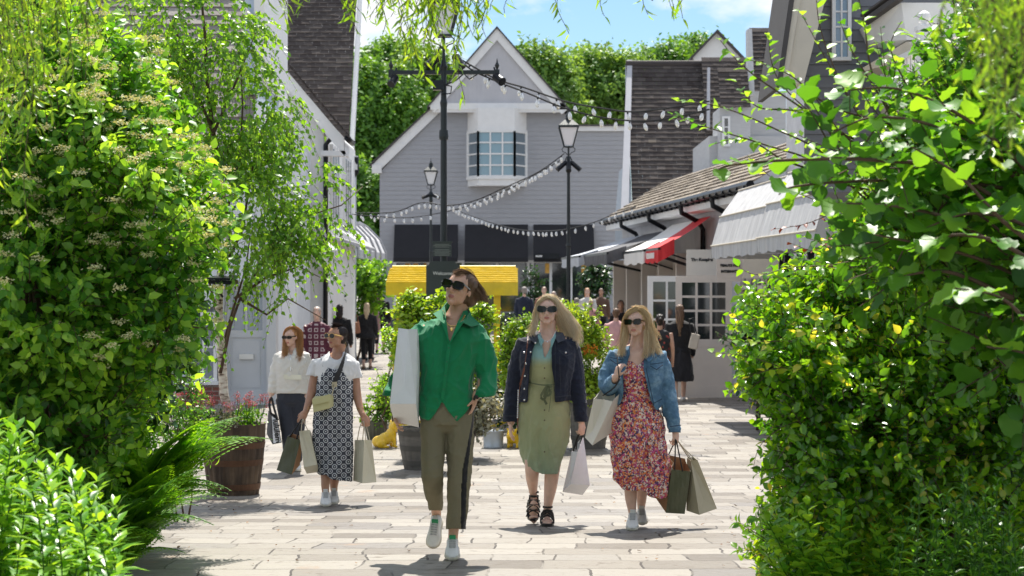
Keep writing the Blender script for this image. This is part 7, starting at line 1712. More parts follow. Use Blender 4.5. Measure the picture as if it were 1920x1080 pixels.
bag8('shopping_bag', 'small glossy white paper bag in the left hand of the woman in the green dress', [(1084, 843, -.08), (1094, 820, .02), (1106, 909, .0), (1070, 907, -.10)], [(1072, 847, 0), (1086, 826, .1), (1092, 928, .08), (1055, 922, -.02)], 14.35, PAPW, None, [[(1080, 843, -.04), (1083, 822, -.03), (1091, 806, -.04)], [(1088, 832, .02), (1092, 815, .0), (1092, 806, -.02)], [(1075, 846, 0), (1082, 822, 0), (1089, 806, -.02)]], BLKR, .006, fold=('l',))

# ---------------------------------------------------------------- 3 woman in the floral dress
P = Per(1190, 13.95, 'fair haired woman in a blue denim jacket and long floral dress')
g = G(); P.head(g, 1191, 605, -.02, 55, -16, -2, -2)
P.limb(g, [(1197, 620, .04, 14.5), (1195, 642, .03, 13.5), (1195, 655, .03, 20, 16)])
P.limb(g, [(1195, 652, .03, 28, 15), (1195, 664, .02, 43, 23), (1194, 700, .01, 39, 28), (1193, 738, .0, 30, 24), (1192, 785, .0, 44, 31), (1192, 820, .0, 42, 30)], flat=True)
P.limb(g, [(1154, 668, .03, 13), (1142, 700, .03, 11.5), (1140, 722, -.03, 10), (1150, 712, -.14, 8.5), (1157, 706, -.19, 7)])
P.limb(g, [(1236, 668, .03, 13), (1247, 710, .04, 12), (1254, 745, .02, 10.5), (1262, 785, -.03, 8.5), (1266, 808, -.05, 7)])
P.limb(g, [(1180, 820, 0, 20), (1180, 880, -.04, 15), (1182, 915, -.06, 12), (1183, 935, -.06, 11), (1186, 965, -.07, 7), (1187, 978, -.08, 7.5)])
P.limb(g, [(1207, 820, 0, 20), (1207, 880, .02, 15), (1204, 915, .08, 11), (1203, 935, .13, 9.5), (1202, 957, .17, 6.8), (1202, 967, .17, 7)])
P.hand(g, P.p(1155, 708, -.19), (.25, -.2, 1), (.8, .5, 0), .16, .95, 1); P.hand(g, P.p(1266, 806, -.05), (.05, -.1, -1), (-.7, .7, 0), .16, .95, -1)
P.body(g, SK_B)
def floral():
    m, t, b = nt('floral_print'); co = coords(t, (1, .6, 1)); v = N(t, 'ShaderNodeTexVoronoi', Scale=62); t.links.new(co, v.inputs['Vector']); sx = N(t, 'ShaderNodeSeparateColor'); t.links.new(v.outputs['Color'], sx.inputs[0])
    c = ramp(t, sx.outputs[0], [(0, (.05, .02, .07)), (.16, (.50, .06, .09)), (.34, (.72, .22, .06)), (.50, (.70, .50, .42)), (.62, (.50, .07, .24)), (.76, (.12, .04, .16)), (.86, (.78, .68, .62)), (.94, (.60, .13, .04))], 'CONSTANT')
    v2 = N(t, 'ShaderNodeTexVoronoi', Scale=140); t.links.new(co, v2.inputs['Vector']); s2 = N(t, 'ShaderNodeSeparateColor'); t.links.new(v2.outputs['Color'], s2.inputs[0])
    c2 = ramp(t, s2.outputs[1], [(0, (.40, .05, .10)), (.3, (.78, .34, .10)), (.55, (.06, .02, .08)), (.75, (.75, .62, .55))], 'CONSTANT')
    mx = N(t, 'ShaderNodeMix', _data_type='RGBA'); mx.inputs[0].default_value = .38; k = ramp(t, s2.outputs[2], [(0, (0, 0, 0)), (.62, (1, 1, 1))], 'CONSTANT'); t.links.new(k, mx.inputs[0]); t.links.new(c, mx.inputs[6]); t.links.new(c2, mx.inputs[7])
    t.links.new(mx.outputs[2], b.inputs['Base Color']); b.inputs['Roughness'].default_value = .7; b.inputs['Sheen Weight'].default_value = .1; return m
FLO = floral(); g = G()
P.limb(g, [(1195, 668, .02, 36, 22), (1195, 682, .01, 42, 28), (1194, 705, .0, 40, 31), (1193, 738, .0, 31, 27), (1193, 760, .0, 40, 31), (1193, 790, .0, 49, 36), (1197, 840, -.01, 50, 38), (1203, 880, -.0, 52, 40), (1206, 915, .0, 49, 40), (1206, 935, .0, 47, 38), (1206, 942, .0, 46, 38)], flat=True)
hemf = itp([(1150, 900), (1160, 908), (1167, 918), (1185, 920), (1205, 920), (1212, 924), (1216, 932), (1240, 935), (1256, 931), (1262, 915)]); vn3 = [(1170, 640), (1182, 675), (1190, 682), (1196, 686), (1202, 681), (1207, 674), (1222, 640)]
def fwr(V, Nn):
    lo = np.clip((1.1 - V[:, 2]) * 3, 0, 1); return lo * (crease(V, (10, 6, 1.3), .020, 4.2, 1.0)) + crease(V, (9, 8, 8), .004, 7)
P.cloth('dress', g, FLO, .0075, fwr, lambda px, py, C, n: (py > hemf(px)) | (poly_in(px, py, vn3) & (n[:, 1] < .3)) | (py < 676) & (n[:, 2] > .6), .004, 2)
def denim():
    m, t, b = nt('washed_denim'); co = coords(t); n = N(t, 'ShaderNodeTexNoise', Scale=9, Detail=8); n.inputs['Roughness'].default_value = .7; t.links.new(co, n.inputs['Vector'])
    t.links.new(ramp(t, n.outputs[0], [(.3, (.035, .085, .15)), (.5, (.09, .19, .30)), (.68, (.24, .38, .50)), (.8, (.40, .52, .60))]), b.inputs['Base Color']); b.inputs['Roughness'].default_value = .85
    n2 = N(t, 'ShaderNodeTexNoise', Scale=420, Detail=2); t.links.new(co, n2.inputs['Vector']); bump(t, b, n2.outputs[0], .3, .01); return m
DEN = denim(); g = G()
P.limb(g, [(1195, 650, .05, 26, 18), (1195, 660, .03, 42, 26), (1195, 672, .02, 50, 32), (1195, 705, .0, 50, 38), (1196, 738, .0, 46, 37), (1198, 765, .0, 46, 38), (1198, 780, .0, 46, 38)], flat=True)
P.limb(g, [(1160, 665, .03, 19), (1146, 690, .03, 18.5), (1139, 715, -.01, 17.5), (1142, 727, -.05, 15.5), (1150, 717, -.12, 13), (1155, 711, -.17, 11.5)])
P.limb(g, [(1230, 665, .03, 19), (1243, 700, .04, 18.5), (1252, 745, .02, 16.5), (1261, 785, -.03, 13), (1265.5, 810, -.05, 11.5), (1266, 814, -.05, 11.5)])
jo2 = [(1180, 630), (1181, 664), (1176, 680), (1168, 702), (1168, 722), (1169, 738), (1160, 762), (1160, 800), (1237, 800), (1230, 768), (1222, 753), (1214, 724), (1206, 687), (1209, 664), (1214, 630)]
hemj = itp([(1100, 800), (1145, 752), (1159, 760), (1166, 752), (1215, 750), (1232, 770), (1243, 759), (1250, 800)])
def jc2(px, py, C, n):
    arm = (px < 1147) | (px > 1243); far_ = C[:, 1] > P_d + .0
    return (poly_in(px, py, jo2) & (n[:, 1] < .35)) | (~arm & (py > hemj(px))) | ((px > 1243) & (py > 811)) | (py < 652) | ((C[:, 1] < P_d - .185) & (px < 1170))
P_d = 13.95
JK = P.cloth('jacket', g, DEN, .0068, lambda V, Nn: crease(V, (8, 7, 11), .0046, 8.7), jc2, .006, 2)
g = G()
for q in ([(1181, 648, .0), (1168, 650, -.02), (1160, 662, -.09), (1174, 676, -.13), (1180, 664, -.11)], [(1212, 650, .0), (1222, 650, -.02), (1232, 666, -.09), (1216, 680, -.135), (1208, 666, -.11)]): g.prism([P.p(*a) for a in q], (0, .007, 0))
mk('collar', g, DEN, JK)
g = G(); DDK = plain('dark_seam', (.02, .05, .10), .8)
for a, b in (((1144, 670, -.13), (1168, 675, -.155)), ((1144, 674, -.135), (1156, 682, -.155)), ((1156, 682, -.155), (1168, 678, -.16)), ((1219, 683, -.16), (1243, 680, -.12)), ((1219, 686, -.16), (1231, 693, -.155)), ((1231, 693, -.155), (1243, 684, -.12)), ((1211, 690, -.165), (1226, 760, -.16)), ((1224, 757, -.165), (1241, 748, -.13)), ((1256, 800, -.12), (1277, 797, -.09))): g.bar(P.p(*a), P.p(*b), .005, .006)
mk('seams', g, DDK, JK)
sneaker(P, P.p(1187, 976, -.03), P.p(1185, 996, -.30), (0, -.18, 1), .088); sneaker(P, P.p(1202, 967, .21), P.p(1204, 985, .03), (0, -.3, 1), .084, col=SHOEW)
P.glasses(.275, .19, .16, .02, .03, frame=TORT, rnd=2.6)
P.haircap(H_GOLD, None, 1.09, .0, .006, low=-.12)
P.hair([([(1195, 577, -.06), (1180, 586, -.06), (1172, 606, -.03), (1170, 635, -.03), (1160, 662, -.08)], 5, 11, 4), ([(1174, 600, -.02), (1172, 630, -.05), (1166, 655, -.10), (1163, 672, -.13)], 5, 9, 3), ([(1198, 577, -.05), (1213, 590, -.03), (1218, 615, -.02), (1222, 645, -.04), (1216, 672, -.11)], 5, 12, 5), ([(1213, 600, .0), (1222, 630, .0), (1232, 655, -.03), (1236, 666, -.06)], 5, 10, 3), ([(1212, 620, -.03), (1212, 650, -.08), (1208, 676, -.12)], 4, 7, 2), ([(1192, 576, -.06), (1204, 576, -.04), (1213, 585, .0)], 6, 6, 1), ([(1218, 606, 0), (1228, 618, 0), (1235, 640, 0)], 4, 8, 1)], 1000, H_GOLD, .0021, .014, 'hair_strands')
bag8('shopping_bag', 'cream card bag hanging from the shoulder of the woman in the floral dress', [(1113, 748, -.1), (1149, 753, -.14), (1111, 835, -.12), (1097, 820, -.05)], [(1128, 730, .0), (1165, 733, .0), (1147, 811, 0), (1130, 800, .05)], 13.9, PAPC, None, [[(1130, 742, -.05), (1150, 728, -.12), (1160, 712, -.2), (1159, 690, -.2), (1157, 664, -.13)], [(1140, 738, -.02), (1155, 722, -.12), (1162, 705, -.2)]], BLKR, .0045)
bag8('shopping_bag', 'dark olive card bag with a tan lining beside the floral dress', [(1260, 880, -.1), (1295, 884, -.05), (1284, 963, -.05), (1249, 961, -.1)], [(1249, 852, .1), (1285, 860, .15), (1270, 945, .15), (1231, 935, .1)], 13.95, PAPO, BROWNIN, [[(1265, 882, -.09), (1266, 850, -.08), (1267, 824, -.08), (1273, 850, -.07), (1280, 884, -.07)], [(1252, 856, .08), (1262, 835, .0), (1268, 822, -.06)]], BLKR, .005, fold=('l',))
bag8('shopping_bag', 'kraft coloured card bag, outermost in the hand of the woman in the floral dress', [(1295, 864, -.05), (1307.6, 862, 0), (1344, 953.5, 0), (1311, 965, -.10)], [(1288, 858, .05), (1300, 857, .1), (1325, 945, .1), (1287, 957, .0)], 13.98, PAPK, None, [[(1298, 863, -.04), (1280, 838, -.06), (1269, 824, -.06), (1284, 842, 0), (1305, 862, .02)], [(1292, 859, .05), (1278, 838, .0), (1270, 824, -.03)]], KRH, .004)

# ---------------------------------------------------------------- 4 woman in the patterned dress (left)
P = Per(622, 16.5, 'dark haired woman in a white tee and black and white patterned long dress')
g = G(); P.head(g, 630, 631.5, -.02, 45, -38, -3, 2)
P.limb(g, [(637, 645, .03, 12.5), (634, 662, .03, 12), (632, 672, .02, 18, 14)])
P.limb(g, [(632, 668, .02, 24, 13), (631, 680, .01, 36, 20), (629, 715, .0, 33, 24), (627, 755, .0, 30, 23), (625, 800, .0, 34, 26)], flat=True)
P.limb(g, [(597, 682, .03, 11), (590, 712, .04, 10), (584, 738, .02, 8.8), (578, 758, -.02, 7), (573, 773, -.06, 5.6)])
P.limb(g, [(660, 682, .03, 11), (665, 714, .04, 10), (669, 740, .02, 8.5), (675, 765, -.03, 6.5), (680, 778, -.06, 5.6)])
P.limb(g, [(612, 800, 0, 17), (611, 860, -.03, 13), (611, 895, -.05, 9.5), (610, 910, -.06, 8), (611, 928, -.07, 6.5)])
P.limb(g, [(634, 800, 0, 17), (632, 860, .02, 13), (628, 895, .05, 9.5), (626, 912, .08, 7.5), (627, 925, .10, 6.2)])
P.hand(g, P.p(574, 771, -.06), (-.45, -.1, -.8), (.3, .9, -.1), .165, .75, 1); P.hand(g, P.p(680, 777, -.06), (.35, -.1, -.85), (-.5, .8, 0), .165, .95, -1)
P.body(g, SK_C)
TEE = fabric('white_cotton', (.72, .72, .72), .8, .04); g = G()
P.limb(g, [(632, 664, .02, 20, 15), (632, 672, .01, 32, 20), (631, 684, .0, 40, 25), (629, 715, .0, 37, 28), (627, 745, .0, 34, 27)], flat=True)
P.limb(g, [(600, 680, .03, 16), (592, 696, .04, 15.5), (588, 708, .04, 14.5)]); P.limb(g, [(657, 682, .03, 16), (662, 698, .04, 16), (665, 712, .04, 15)])
neck = [(617, 650), (619, 668), (626, 674), (634, 675), (641, 670), (645, 650)]
P.cloth('t_shirt', g, TEE, .0075, lambda V, Nn: crease(V, (8, 8, 8), .005, 1.9), lambda px, py, C, n: poly_in(px, py, neck) | ((px < 597) & (py > 705 + (px - 585) * .05)) | ((px > 658) & (py > 711 - (px - 658) * .15)), .004, 2)
def geo():
    m, t, b = nt('geometric_print'); tc = t.nodes.new('ShaderNodeTexCoord'); sx = N(t, 'ShaderNodeSeparateXYZ'); t.links.new(tc.outputs['Object'], sx.inputs[0])
    def mth(op, a, b_=None, v=None):
        n = N(t, 'ShaderNodeMath', _operation=op); t.links.new(a, n.inputs[0])
        if b_ is not None: t.links.new(b_, n.inputs[1])
        elif v is not None: n.inputs[1].default_value = v
        return n.outputs[0]
    def cell(ox, oz):
        x = mth('MULTIPLY', sx.outputs[0], v=1 / .075); z = mth('MULTIPLY', sx.outputs[2], v=1 / .075); x = mth('ADD', x, v=ox); z = mth('ADD', z, v=oz)
        fx = mth('ABSOLUTE', mth('SUBTRACT', mth('FRACT', x), v=.5)); fz = mth('ABSOLUTE', mth('SUBTRACT', mth('FRACT', z), v=.5))
        mx = mth('MAXIMUM', fx, fz); sm = mth('MULTIPLY', mth('ADD', fx, fz), v=.72); return mth('MAXIMUM', mx, sm), fz
    r, fz = cell(0, 0); r2, _ = cell(.5, .5); mn = mth('MINIMUM', r, r2)
    c = ramp(t, mn, [(0, (.62, .64, .66)), (.07, (.02, .025, .04)), (.19, (.02, .025, .04)), (.205, (.62, .64, .66)), (.27, (.62, .64, .66)), (.285, (.03, .035, .05))], 'CONSTANT')
    t.links.new(c, b.inputs['Base Color']); b.inputs['Roughness'].default_value = .75; return m
GEO = geo(); g = G()
P.limb(g, [(630, 686, .0, 26, 27), (629, 700, -.0, 33, 30), (627, 740, .0, 34, 31), (624, 780, .0, 36, 32), (624, 830, .0, 37, 33), (627, 870, .0, 34, 31), (629, 895, .0, 31, 29), (629, 908, .0, 31, 29)], flat=True)
hemp = itp([(585, 880), (600, 891), (612, 890), (621, 899), (640, 901), (660, 903), (668, 895)])
topd = itp([(590, 712), (598, 704), (605, 685), (612, 688), (624, 693), (640, 692), (653, 686), (658, 700), (668, 712)])
P.cloth('dress', g, GEO, .008, lambda V, Nn: np.clip((1.2 - V[:, 2]) * 3, 0, 1) * crease(V, (9, 6, 1.2), .013, 6.2, 1.0) + crease(V, (8, 8, 8), .002, 3), lambda px, py, C, n: (py > hemp(px)) | (py < topd(px)), .004, 2)
for pts in ([(606, 688, -.09), (603, 676, -.06), (602, 668, .02)], [(653, 688, -.09), (656, 676, -.06), (656, 668, .02)]): tube_part(P, 'dress_strap', pts, .003, GEO)
sneaker(P, P.p(611, 934, -.01), P.p(611, 951, -.26), (0, -.25, 1), .092); sneaker(P, P.p(627, 932, .14), P.p(626, 946, -.06), (0, -.25, 1), .088)
P.glasses(.27, .22, .155, .02, frame=GOLD, rnd=2.2, thick=.007)
P.haircap(H_DARK, lambda gg: (gg.ell(P.hp(.05, .50, -.28), (.15 * P.h, .16 * P.h, .18 * P.h), P.hR), gg.ell(P.hp(.0, .40, -.05), (.2 * P.h, .2 * P.h, .25 * P.h), P.hR)), 1.07, .0, .0065)
P.hair([([(628, 608, -.06), (642, 612, .0), (650, 625, .03), (650, 642, .05)], 6, 5, 2), ([(622, 613, -.08), (634, 612, -.04), (645, 622, 0)], 4, 4, 1)], 130, H_DARK, .002, .003, 'hair_strands')
g = G(); ring = [P.p(646, 646, .0) + Vector((.012 * math.cos(a), 0, .022 * math.sin(a))) for a in np.linspace(0, 2 * PI, 15)]; g.tube(ring, .0016, 5); mk('earring', g, GOLD, P.root)
g = G()
for (x, y, q) in ((675, 765, -.03), (676, 768, -.035), (577, 763, -.03), (576, 767, -.04)):
    ring = [P.p(x, y, q) + Vector((.031 * math.cos(a), .031 * math.sin(a), .004 * math.cos(a))) for a in np.linspace(0, 2 * PI, 17)]; g.tube(ring, .0022, 5)
mk('bracelet', g, GOLD, P.root)
YLB = plain('pale_yellow_leather', (.52, .49, .25), .5, var=.06)
CR = empty('crossbody_bag', P.p(605, 770, -.17), 'small pale yellow crossbody bag on a wide black strap', 'handbag')
g = G(); c8 = [P.p(*a) for a in ((587, 774, -.22), (618, 766, -.23), (626, 762, -.13), (594, 768, -.12), (585, 748, -.21), (619, 738, -.22), (626, 742, -.13), (590, 742, -.12))]; g.hexa([c8[0], c8[1], c8[2], c8[3], c8[4], c8[5], c8[6], c8[7]]); mk('body', g, YLB, CR, bevel=.008)
g = G(); g.prism([P.p(585, 749, -.225), P.p(619, 739, -.235), P.p(619.5, 752, -.24), P.p(586, 760, -.23)], (0, .006, 0)); mk('flap', g, YLB, CR)
g = G(); c_ = catm([(648, 662, -.02), (645, 672, -.13), (637, 695, -.18), (627, 718, -.20), (626, 724, -.2)], 4); [g.bar(P.p(*a), P.p(*b), .004, .042) for a, b in zip(c_, c_[1:])]; mk('strap', g, BLKR, CR)
g = G(); g.obox(P.p(627, 721, -.205), (1, 0, .1), (0, 1, 0), (0, 0, 1), .022, .004, .022); g.bar(P.p(626, 726, -.205), P.p(622, 742, -.2), .008); mk('strap_tab', g, plain('beige_leather', (.48, .42, .28), .5), CR)
bag8('shopping_bag', 'dark olive card bag in the right hand of the woman in the patterned dress', [(539, 818, -.05), (563, 826, -.08), (546.5, 889.6, -.1), (518.7, 881, -.02)], [(548, 813, .1), (568, 818, .05), (561.5, 872, .05), (535, 868, .1)], 16.5, PAPO, BROWNIN, [[(543, 819, -.05), (556, 800, -.08), (566, 786, -.1)], [(556, 823, -.06), (562, 802, -.09), (568, 786, -.1)]], BLKR, .007, fold=('r',))
bag8('shopping_bag', 'pale beige card bag beside the dark olive one at the patterned dress', [(561, 808.5, -.1), (580, 806, -.05), (594.6, 871, -.08), (569.6, 876, -.12)], [(563, 812, .05), (584, 812, .08), (597, 885, .03), (575, 888, 0)], 16.45, PAPB, None, [[(565, 808, -.1), (566, 795, -.1), (568, 786, -.1), (572, 796, -.1), (577, 806, -.08)]], KRH, .004)
bag8('shopping_bag', 'grey beige card bag in the left hand of the woman in the patterned dress', [(682.6, 825, -.12), (696.5, 825, -.05), (705.7, 904, -.03), (679, 906, -.13)], [(665, 825, 0), (680, 825, .08), (690, 898, .08), (662, 901, 0)], 16.5, PAPB, None, [[(670, 825, -.03), (675, 800, -.07), (681, 790, -.09), (683, 800, -.1), (686, 825, -.1)], [(680, 825, .05), (682, 803, -.03), (684, 792, -.07), (688, 803, -.05), (693, 825, -.04)]], KRH, .004, fold=('n',))

# ---------------------------------------------------------------- 5 woman in the white jacket
P = Per(543, 20.0, 'young woman in a white pullover jacket and dark leggings with long straight strawberry hair')
g = G(); P.head(g, 545, 632, -.02, 36.5, -22, 4, 0)
P.limb(g, [(548, 643, .03, 10), (548, 656, .02, 10), (548, 662, .02, 15, 12)])
P.limb(g, [(548, 660, .02, 20, 11), (548, 670, .01, 27, 17), (547, 700, .0, 25, 19), (546, 735, .0, 26, 19)], flat=True)
P.limb(g, [(524, 670, .02, 9), (516, 700, .02, 8), (512, 730, -.02, 6), (509, 740, -.03, 5)]); P.limb(g, [(570, 670, .02, 9), (576, 700, .03, 8), (575, 730, .03, 6.5), (572, 745, .0, 5)])
P.limb(g, [(534, 740, 0, 14), (538, 790, -.03, 11), (540, 830, -.03, 8.5), (541, 868, .0, 5.5), (541, 876, .0, 6)]); P.limb(g, [(559, 740, 0, 14), (558, 790, .03, 11), (558, 830, .05, 8), (558, 868, .08, 5.5), (558, 874, .08, 6)])
P.hand(g, P.p(508, 738, -.03), (-.1, -.1, -1), (1, .3, 0), .15, .8, 1); P.hand(g, P.p(572, 744, 0), (0, -.1, -1), (-1, .2, 0), .15, .4, -1)
P.body(g, SK_B, .0065)
WJ = fabric('white_nylon', (.66, .64, .60), .55, .06); g = G()
P.limb(g, [(548, 656, .02, 14, 12), (548, 664, .01, 26, 17), (548, 680, .0, 31, 23), (547, 710, .0, 30, 24), (546, 736, .0, 29, 24), (546, 744, .0, 28, 23)], flat=True)
P.limb(g, [(526, 666, .02, 12), (518, 695, .03, 12), (513, 720, .0, 10), (510, 734, -.02, 8.5)]); P.limb(g, [(569, 666, .02, 12), (577, 695, .03, 11), (576, 722, .03, 9.5), (573, 738, .01, 8)])
PJ = P.cloth('jacket', g, WJ, .009, lambda V, Nn: crease(V, (8, 7, 10), .006, 3.3), lambda px, py, C, n: (py > 738) | (poly_in(px, py, [(540, 640), (541, 662), (545, 668), (550, 662), (552, 640)]) & (n[:, 1] < 0)), .004, 2)
g = G(); g.prism([P.p(532, 702, -.135), P.p(565, 703, -.13), P.p(565, 712, -.135), P.p(532, 711, -.14)], (0, .01, 0)); mk('pocket_flap', g, plain('cream_nylon', (.74, .72, .60), .5), PJ)
tube_part(P, 'zip', [(545, 664, -.09), (545, 680, -.125), (545, 698, -.135)], .004, SILV, parent=PJ)
LEG = fabric('charcoal_jersey', (.030, .034, .048), .75); g = G()
P.limb(g, [(546, 725, .0, 26, 20), (546, 745, .0, 27, 21), (546, 755, .0, 25, 19)], flat=True); P.limb(g, [(533, 748, 0, 16.5), (538, 795, -.03, 13.5), (540, 830, -.03, 11), (541, 866, .0, 8.5)]); P.limb(g, [(560, 748, 0, 16.5), (559, 795, .03, 13.5), (558, 830, .05, 10.5), (558, 864, .08, 8.5)])
P.cloth('leggings', g, LEG, .009, lambda V, Nn: crease(V, (8, 8, 12), .002, 1), None, 0, 2)
sneaker(P, P.p(541, 878, .05), P.p(541, 886, -.17), (0, 0, 1), .08); sneaker(P, P.p(558, 876, .12), P.p(558, 884, -.1), (0, 0, 1), .08)
P.glasses(.26, .15, .15, .02, rnd=2.6)
P.haircap(H_GING, None, 1.08, 0, .008, low=-.15)
P.hair([([(548, 613, -.05), (537, 620, -.05), (534, 640, -.04), (533, 660, -.07), (531, 676, -.1)], 4, 7, 3), ([(550, 613, -.04), (562, 622, -.02), (564, 645, -.02), (563, 665, -.06), (559, 680, -.11)], 4, 8, 4), ([(556, 630, 0), (560, 650, -.02), (558, 675, -.11)], 5, 6, 3), ([(538, 635, -.02), (538, 655, -.06), (536, 672, -.1)], 4, 5, 2)], 480, H_GING, .0026, .003, 'hair_strands')
DKB = plain('dark_tote', (.05, .05, .055), .6)
BG5, b5 = bag8('tote_bag', 'small black and white tote bag with vertical lettering beside the oak barrel', [(508, 777, -.05), (521, 787, -.05), (528, 830, -.05), (511, 833, -.08)], [(503, 770, .03), (515, 777, .08), (520, 825, .08), (500, 812, .03)], 19.9, DKB, None, [[(508, 777, -.05), (505, 757, -.05), (509, 746, -.05), (513, 762, -.05), (520, 786, -.05)]], BLKR, .012, fold=(), cat='tote bag')
g = G(); pn = [W(509.5, 780, 19.84), W(520, 788, 19.84), W(526.5, 829, 19.84), W(512.5, 831, 19.81)]; g.prism(pn, (0, .003, 0)); w5 = mk('white_panel', g, PAPW, BG5)
text('lettering', 'lululem', W(519, 808, 19.825), .085, BLKR, w5, rot=(PI / 2, PI / 2 - .12, 0), bold=.002)

# ---------------------------------------------------------------- background people
def figure(px, d, h, label, top, bot, hair, skin=SK_B, back=True, style='trousers', hlen=.3, stride=.12, coat=None, bare=False, turn=0, crop=False, shoes=None, voxs=.016, hstyle='long', sleeves=True, footpy=None):
    """simple whole figure in metres, standing on the street at px, distance d"""
    x, z0 = X(px, d), gz(d); P = Per(px, d, label); s = h / 1.70; M_ = Matrix.Rotation((PI if back else 0) + turn, 3, 'Z')
    T = lambda a, b, c: Vector((x, d, z0)) + M_ @ (Vector((a, b, c)) * s)      # local front is -y
    def tube(g, pts, r): g.tube([T(*p) for p in catm(pts, 3)], [q * s for q in np.interp(np.linspace(0, 1, (len(pts) - 1) * 3 + 1), np.linspace(0, 1, len(r)), r)], 10)
    def stack(g, st):
        vs = []; n = 16
        for cx, cy, z, rx, ry in catm(st, 3): vs += [T(cx + rx * math.cos(2 * PI * j / n), cy + ry * math.sin(2 * PI * j / n), z) for j in range(n)]
        k = len(vs) // n; g.add(vs, [(i * n + j, i * n + (j + 1) % n, (i + 1) * n + (j + 1) % n, (i + 1) * n + j) for i in range(k - 1) for j in range(n)] + [tuple(range(n - 1, -1, -1)), tuple(range((k - 1) * n, k * n))])
    g = G(); P.hR = M_; P.h = .225 * s; P.hc = T(0, -.01, 1.585); hd = G()
    P.hp = lambda a, b, c: P.hc + M_ @ (Vector((a, b, c)) * P.h)
    E = lambda a, b, c, r1, r2, r3: g.ell(P.hp(a, b, c), (r1 * P.h, r2 * P.h, r3 * P.h), M_, 14, 10)
    E(0, .09, .15, .325, .40, .35); E(0, -.06, -.10, .265, .29, .33); E(0, -.2, -.385, .12, .12, .09); E(0, -.40, -.10, .05, .08, .09)
    for e in (-1, 1): E(e * .31, .05, -.03, .04, .07, .11); E(e * .13, -.2, -.1, .1, .1, .1)
    tube(g, [(0, .02, 1.50), (0, .02, 1.38)], [.052, .055])
    stack(g, [(0, .0, 1.40, .12, .07), (0, 0, 1.33, .175, .095), (0, 0, 1.15, .15, .10), (0, 0, 1.02, .12, .09), (0, 0, .88, .16, .11), (0, 0, .80, .15, .10)])
    a0, a1 = .08, -.08; sp = stride
    for e, aw in ((-1, 1), (1, -1)):
        tube(g, [(e * .185, 0, 1.36), (e * .225, .03 * aw, 1.1), (e * .235, -.05 * aw - .03, .86), (e * .23, -.08 * aw - .05, .76)], [.05, .042, .034, .028, .034])
        tube(g, [(e * .09, 0, .85), (e * .085, -sp * .5 * aw, .48), (e * .08, sp * aw * (-.9), .08)], [.082, .058, .05, .036]); g.ell(T(e * .08, -sp * .9 * aw - .06, .045), (.045 * s, .12 * s, .045 * s), M_)
    V, Nn, Fq = voxel(g, voxs * .8, 2); surf('body', V, Fq, skin[0], P.root)
    g = G(); stack(g, [(0, .0, 1.43, .07, .06), (0, 0, 1.37, .17, .095), (0, 0, 1.30, .205, .12), (0, 0, 1.12, .185, .13), (0, 0, 1.0, .17, .12), (0, 0, .84 if not coat else .9, .20 if not coat else .19, .14)] + ([(0, 0, coat, .25, .17)] if coat else []))
    if sleeves:
        for e, aw in ((-1, 1), (1, -1)): tube(g, [(e * .175, 0, 1.36), (e * .225, .03 * aw, 1.1), (e * .237, -.05 * aw - .03, .86), (e * .235, -.07 * aw - .04, .82)], [.066, .06, .05, .045])
    V, Nn, Fq = voxel(g, voxs, 2); V = V + Nn * crease(V, (7, 7, 7), .009, px * .01)[:, None]; surf('coat' if coat else 'top', V, Fq, top, P.root)
    g = G()
    if style == 'skirt': stack(g, [(0, 0, .98, .13, .10), (0, 0, .85, .19, .14), (0, 0, .45, .25, .20), (0.02, 0, .36, .26, .21)])
    elif style == 'short': stack(g, [(0, 0, .98, .13, .10), (0, 0, .85, .19, .14), (0, 0, .6, .21, .16)])
    else:
        stack(g, [(0, 0, .98, .14, .10), (0, 0, .86, .18, .13), (0, 0, .78, .17, .12)])
        for e, aw in ((-1, 1), (1, -1)): tube(g, [(e * .09, 0, .84), (e * .085, -sp * .5 * aw, .48), (e * .08, sp * aw * (-.85), .16 if not crop else .24)], [.10, .075, .062, .055])
    V, Nn, Fq = voxel(g, voxs, 2); V = V + Nn * crease(V, (9, 7, 3), .010 if style == 'skirt' else .004, px * .02)[:, None]; surf('skirt' if style in ('skirt', 'short') else 'trousers', V, Fq, bot, P.root)
    g = G()
    for e, aw in ((-1, 1), (1, -1)): g.ell(T(e * .08, -sp * .9 * aw - .06, .045), (.050 * s, .135 * s, .05 * s), M_, 12, 8)
    mk('shoes', g, shoes or BLKR, P.root, smooth=True)
    g = G(); h_ = P.h; g.ell(P.hp(0, .14, .17), (.35 * h_, .42 * h_, .36 * h_), M_, 16, 12); g.ell(P.hp(0, .28, -.08), (.29 * h_, .25 * h_, .32 * h_), M_, 14, 10)
    if hstyle == 'long': g.tube([P.hp(0, .32, 0), P.hp(0, .42, -.6), P.hp(.03, .5, -.4 - hlen / .225)], [.32 * h_, .34 * h_, .12 * h_], 12)
    if hstyle == 'bun': g.ell(P.hp(0, .55, .05), (.2 * h_, .18 * h_, .18 * h_), M_)
    if hstyle == 'pony': g.tube([P.hp(0, .45, .15), P.hp(0, .6, -.4), P.hp(.05, .5, -.4 - hlen / .225)], [.14 * h_, .17 * h_, .06 * h_], 10)
    V, Nn, Fq = voxel(g, voxs * .7, 2); q = (V - np.array(P.hc)) / h_; V = V + Nn * (.006 * np.sin(q[:, 0] * 40 + 4 * wob(q, 5)))[:, None]
    surf('hair', V, Fq, hair, P.root, v=np.clip(.5 + .35 * np.sin(q[:, 0] * 34 + 3 * wob(q, 4)), 0, 1)); return P
def fb(n, c): return fabric(n, c, .85, .15, 6, 120, .3)
NB, NAVY, BLK = fb('black_cloth', (.012, .012, .014)), fb('navy_cloth', (.022, .03, .055)), fb('black_knit', (.02, .02, .022))
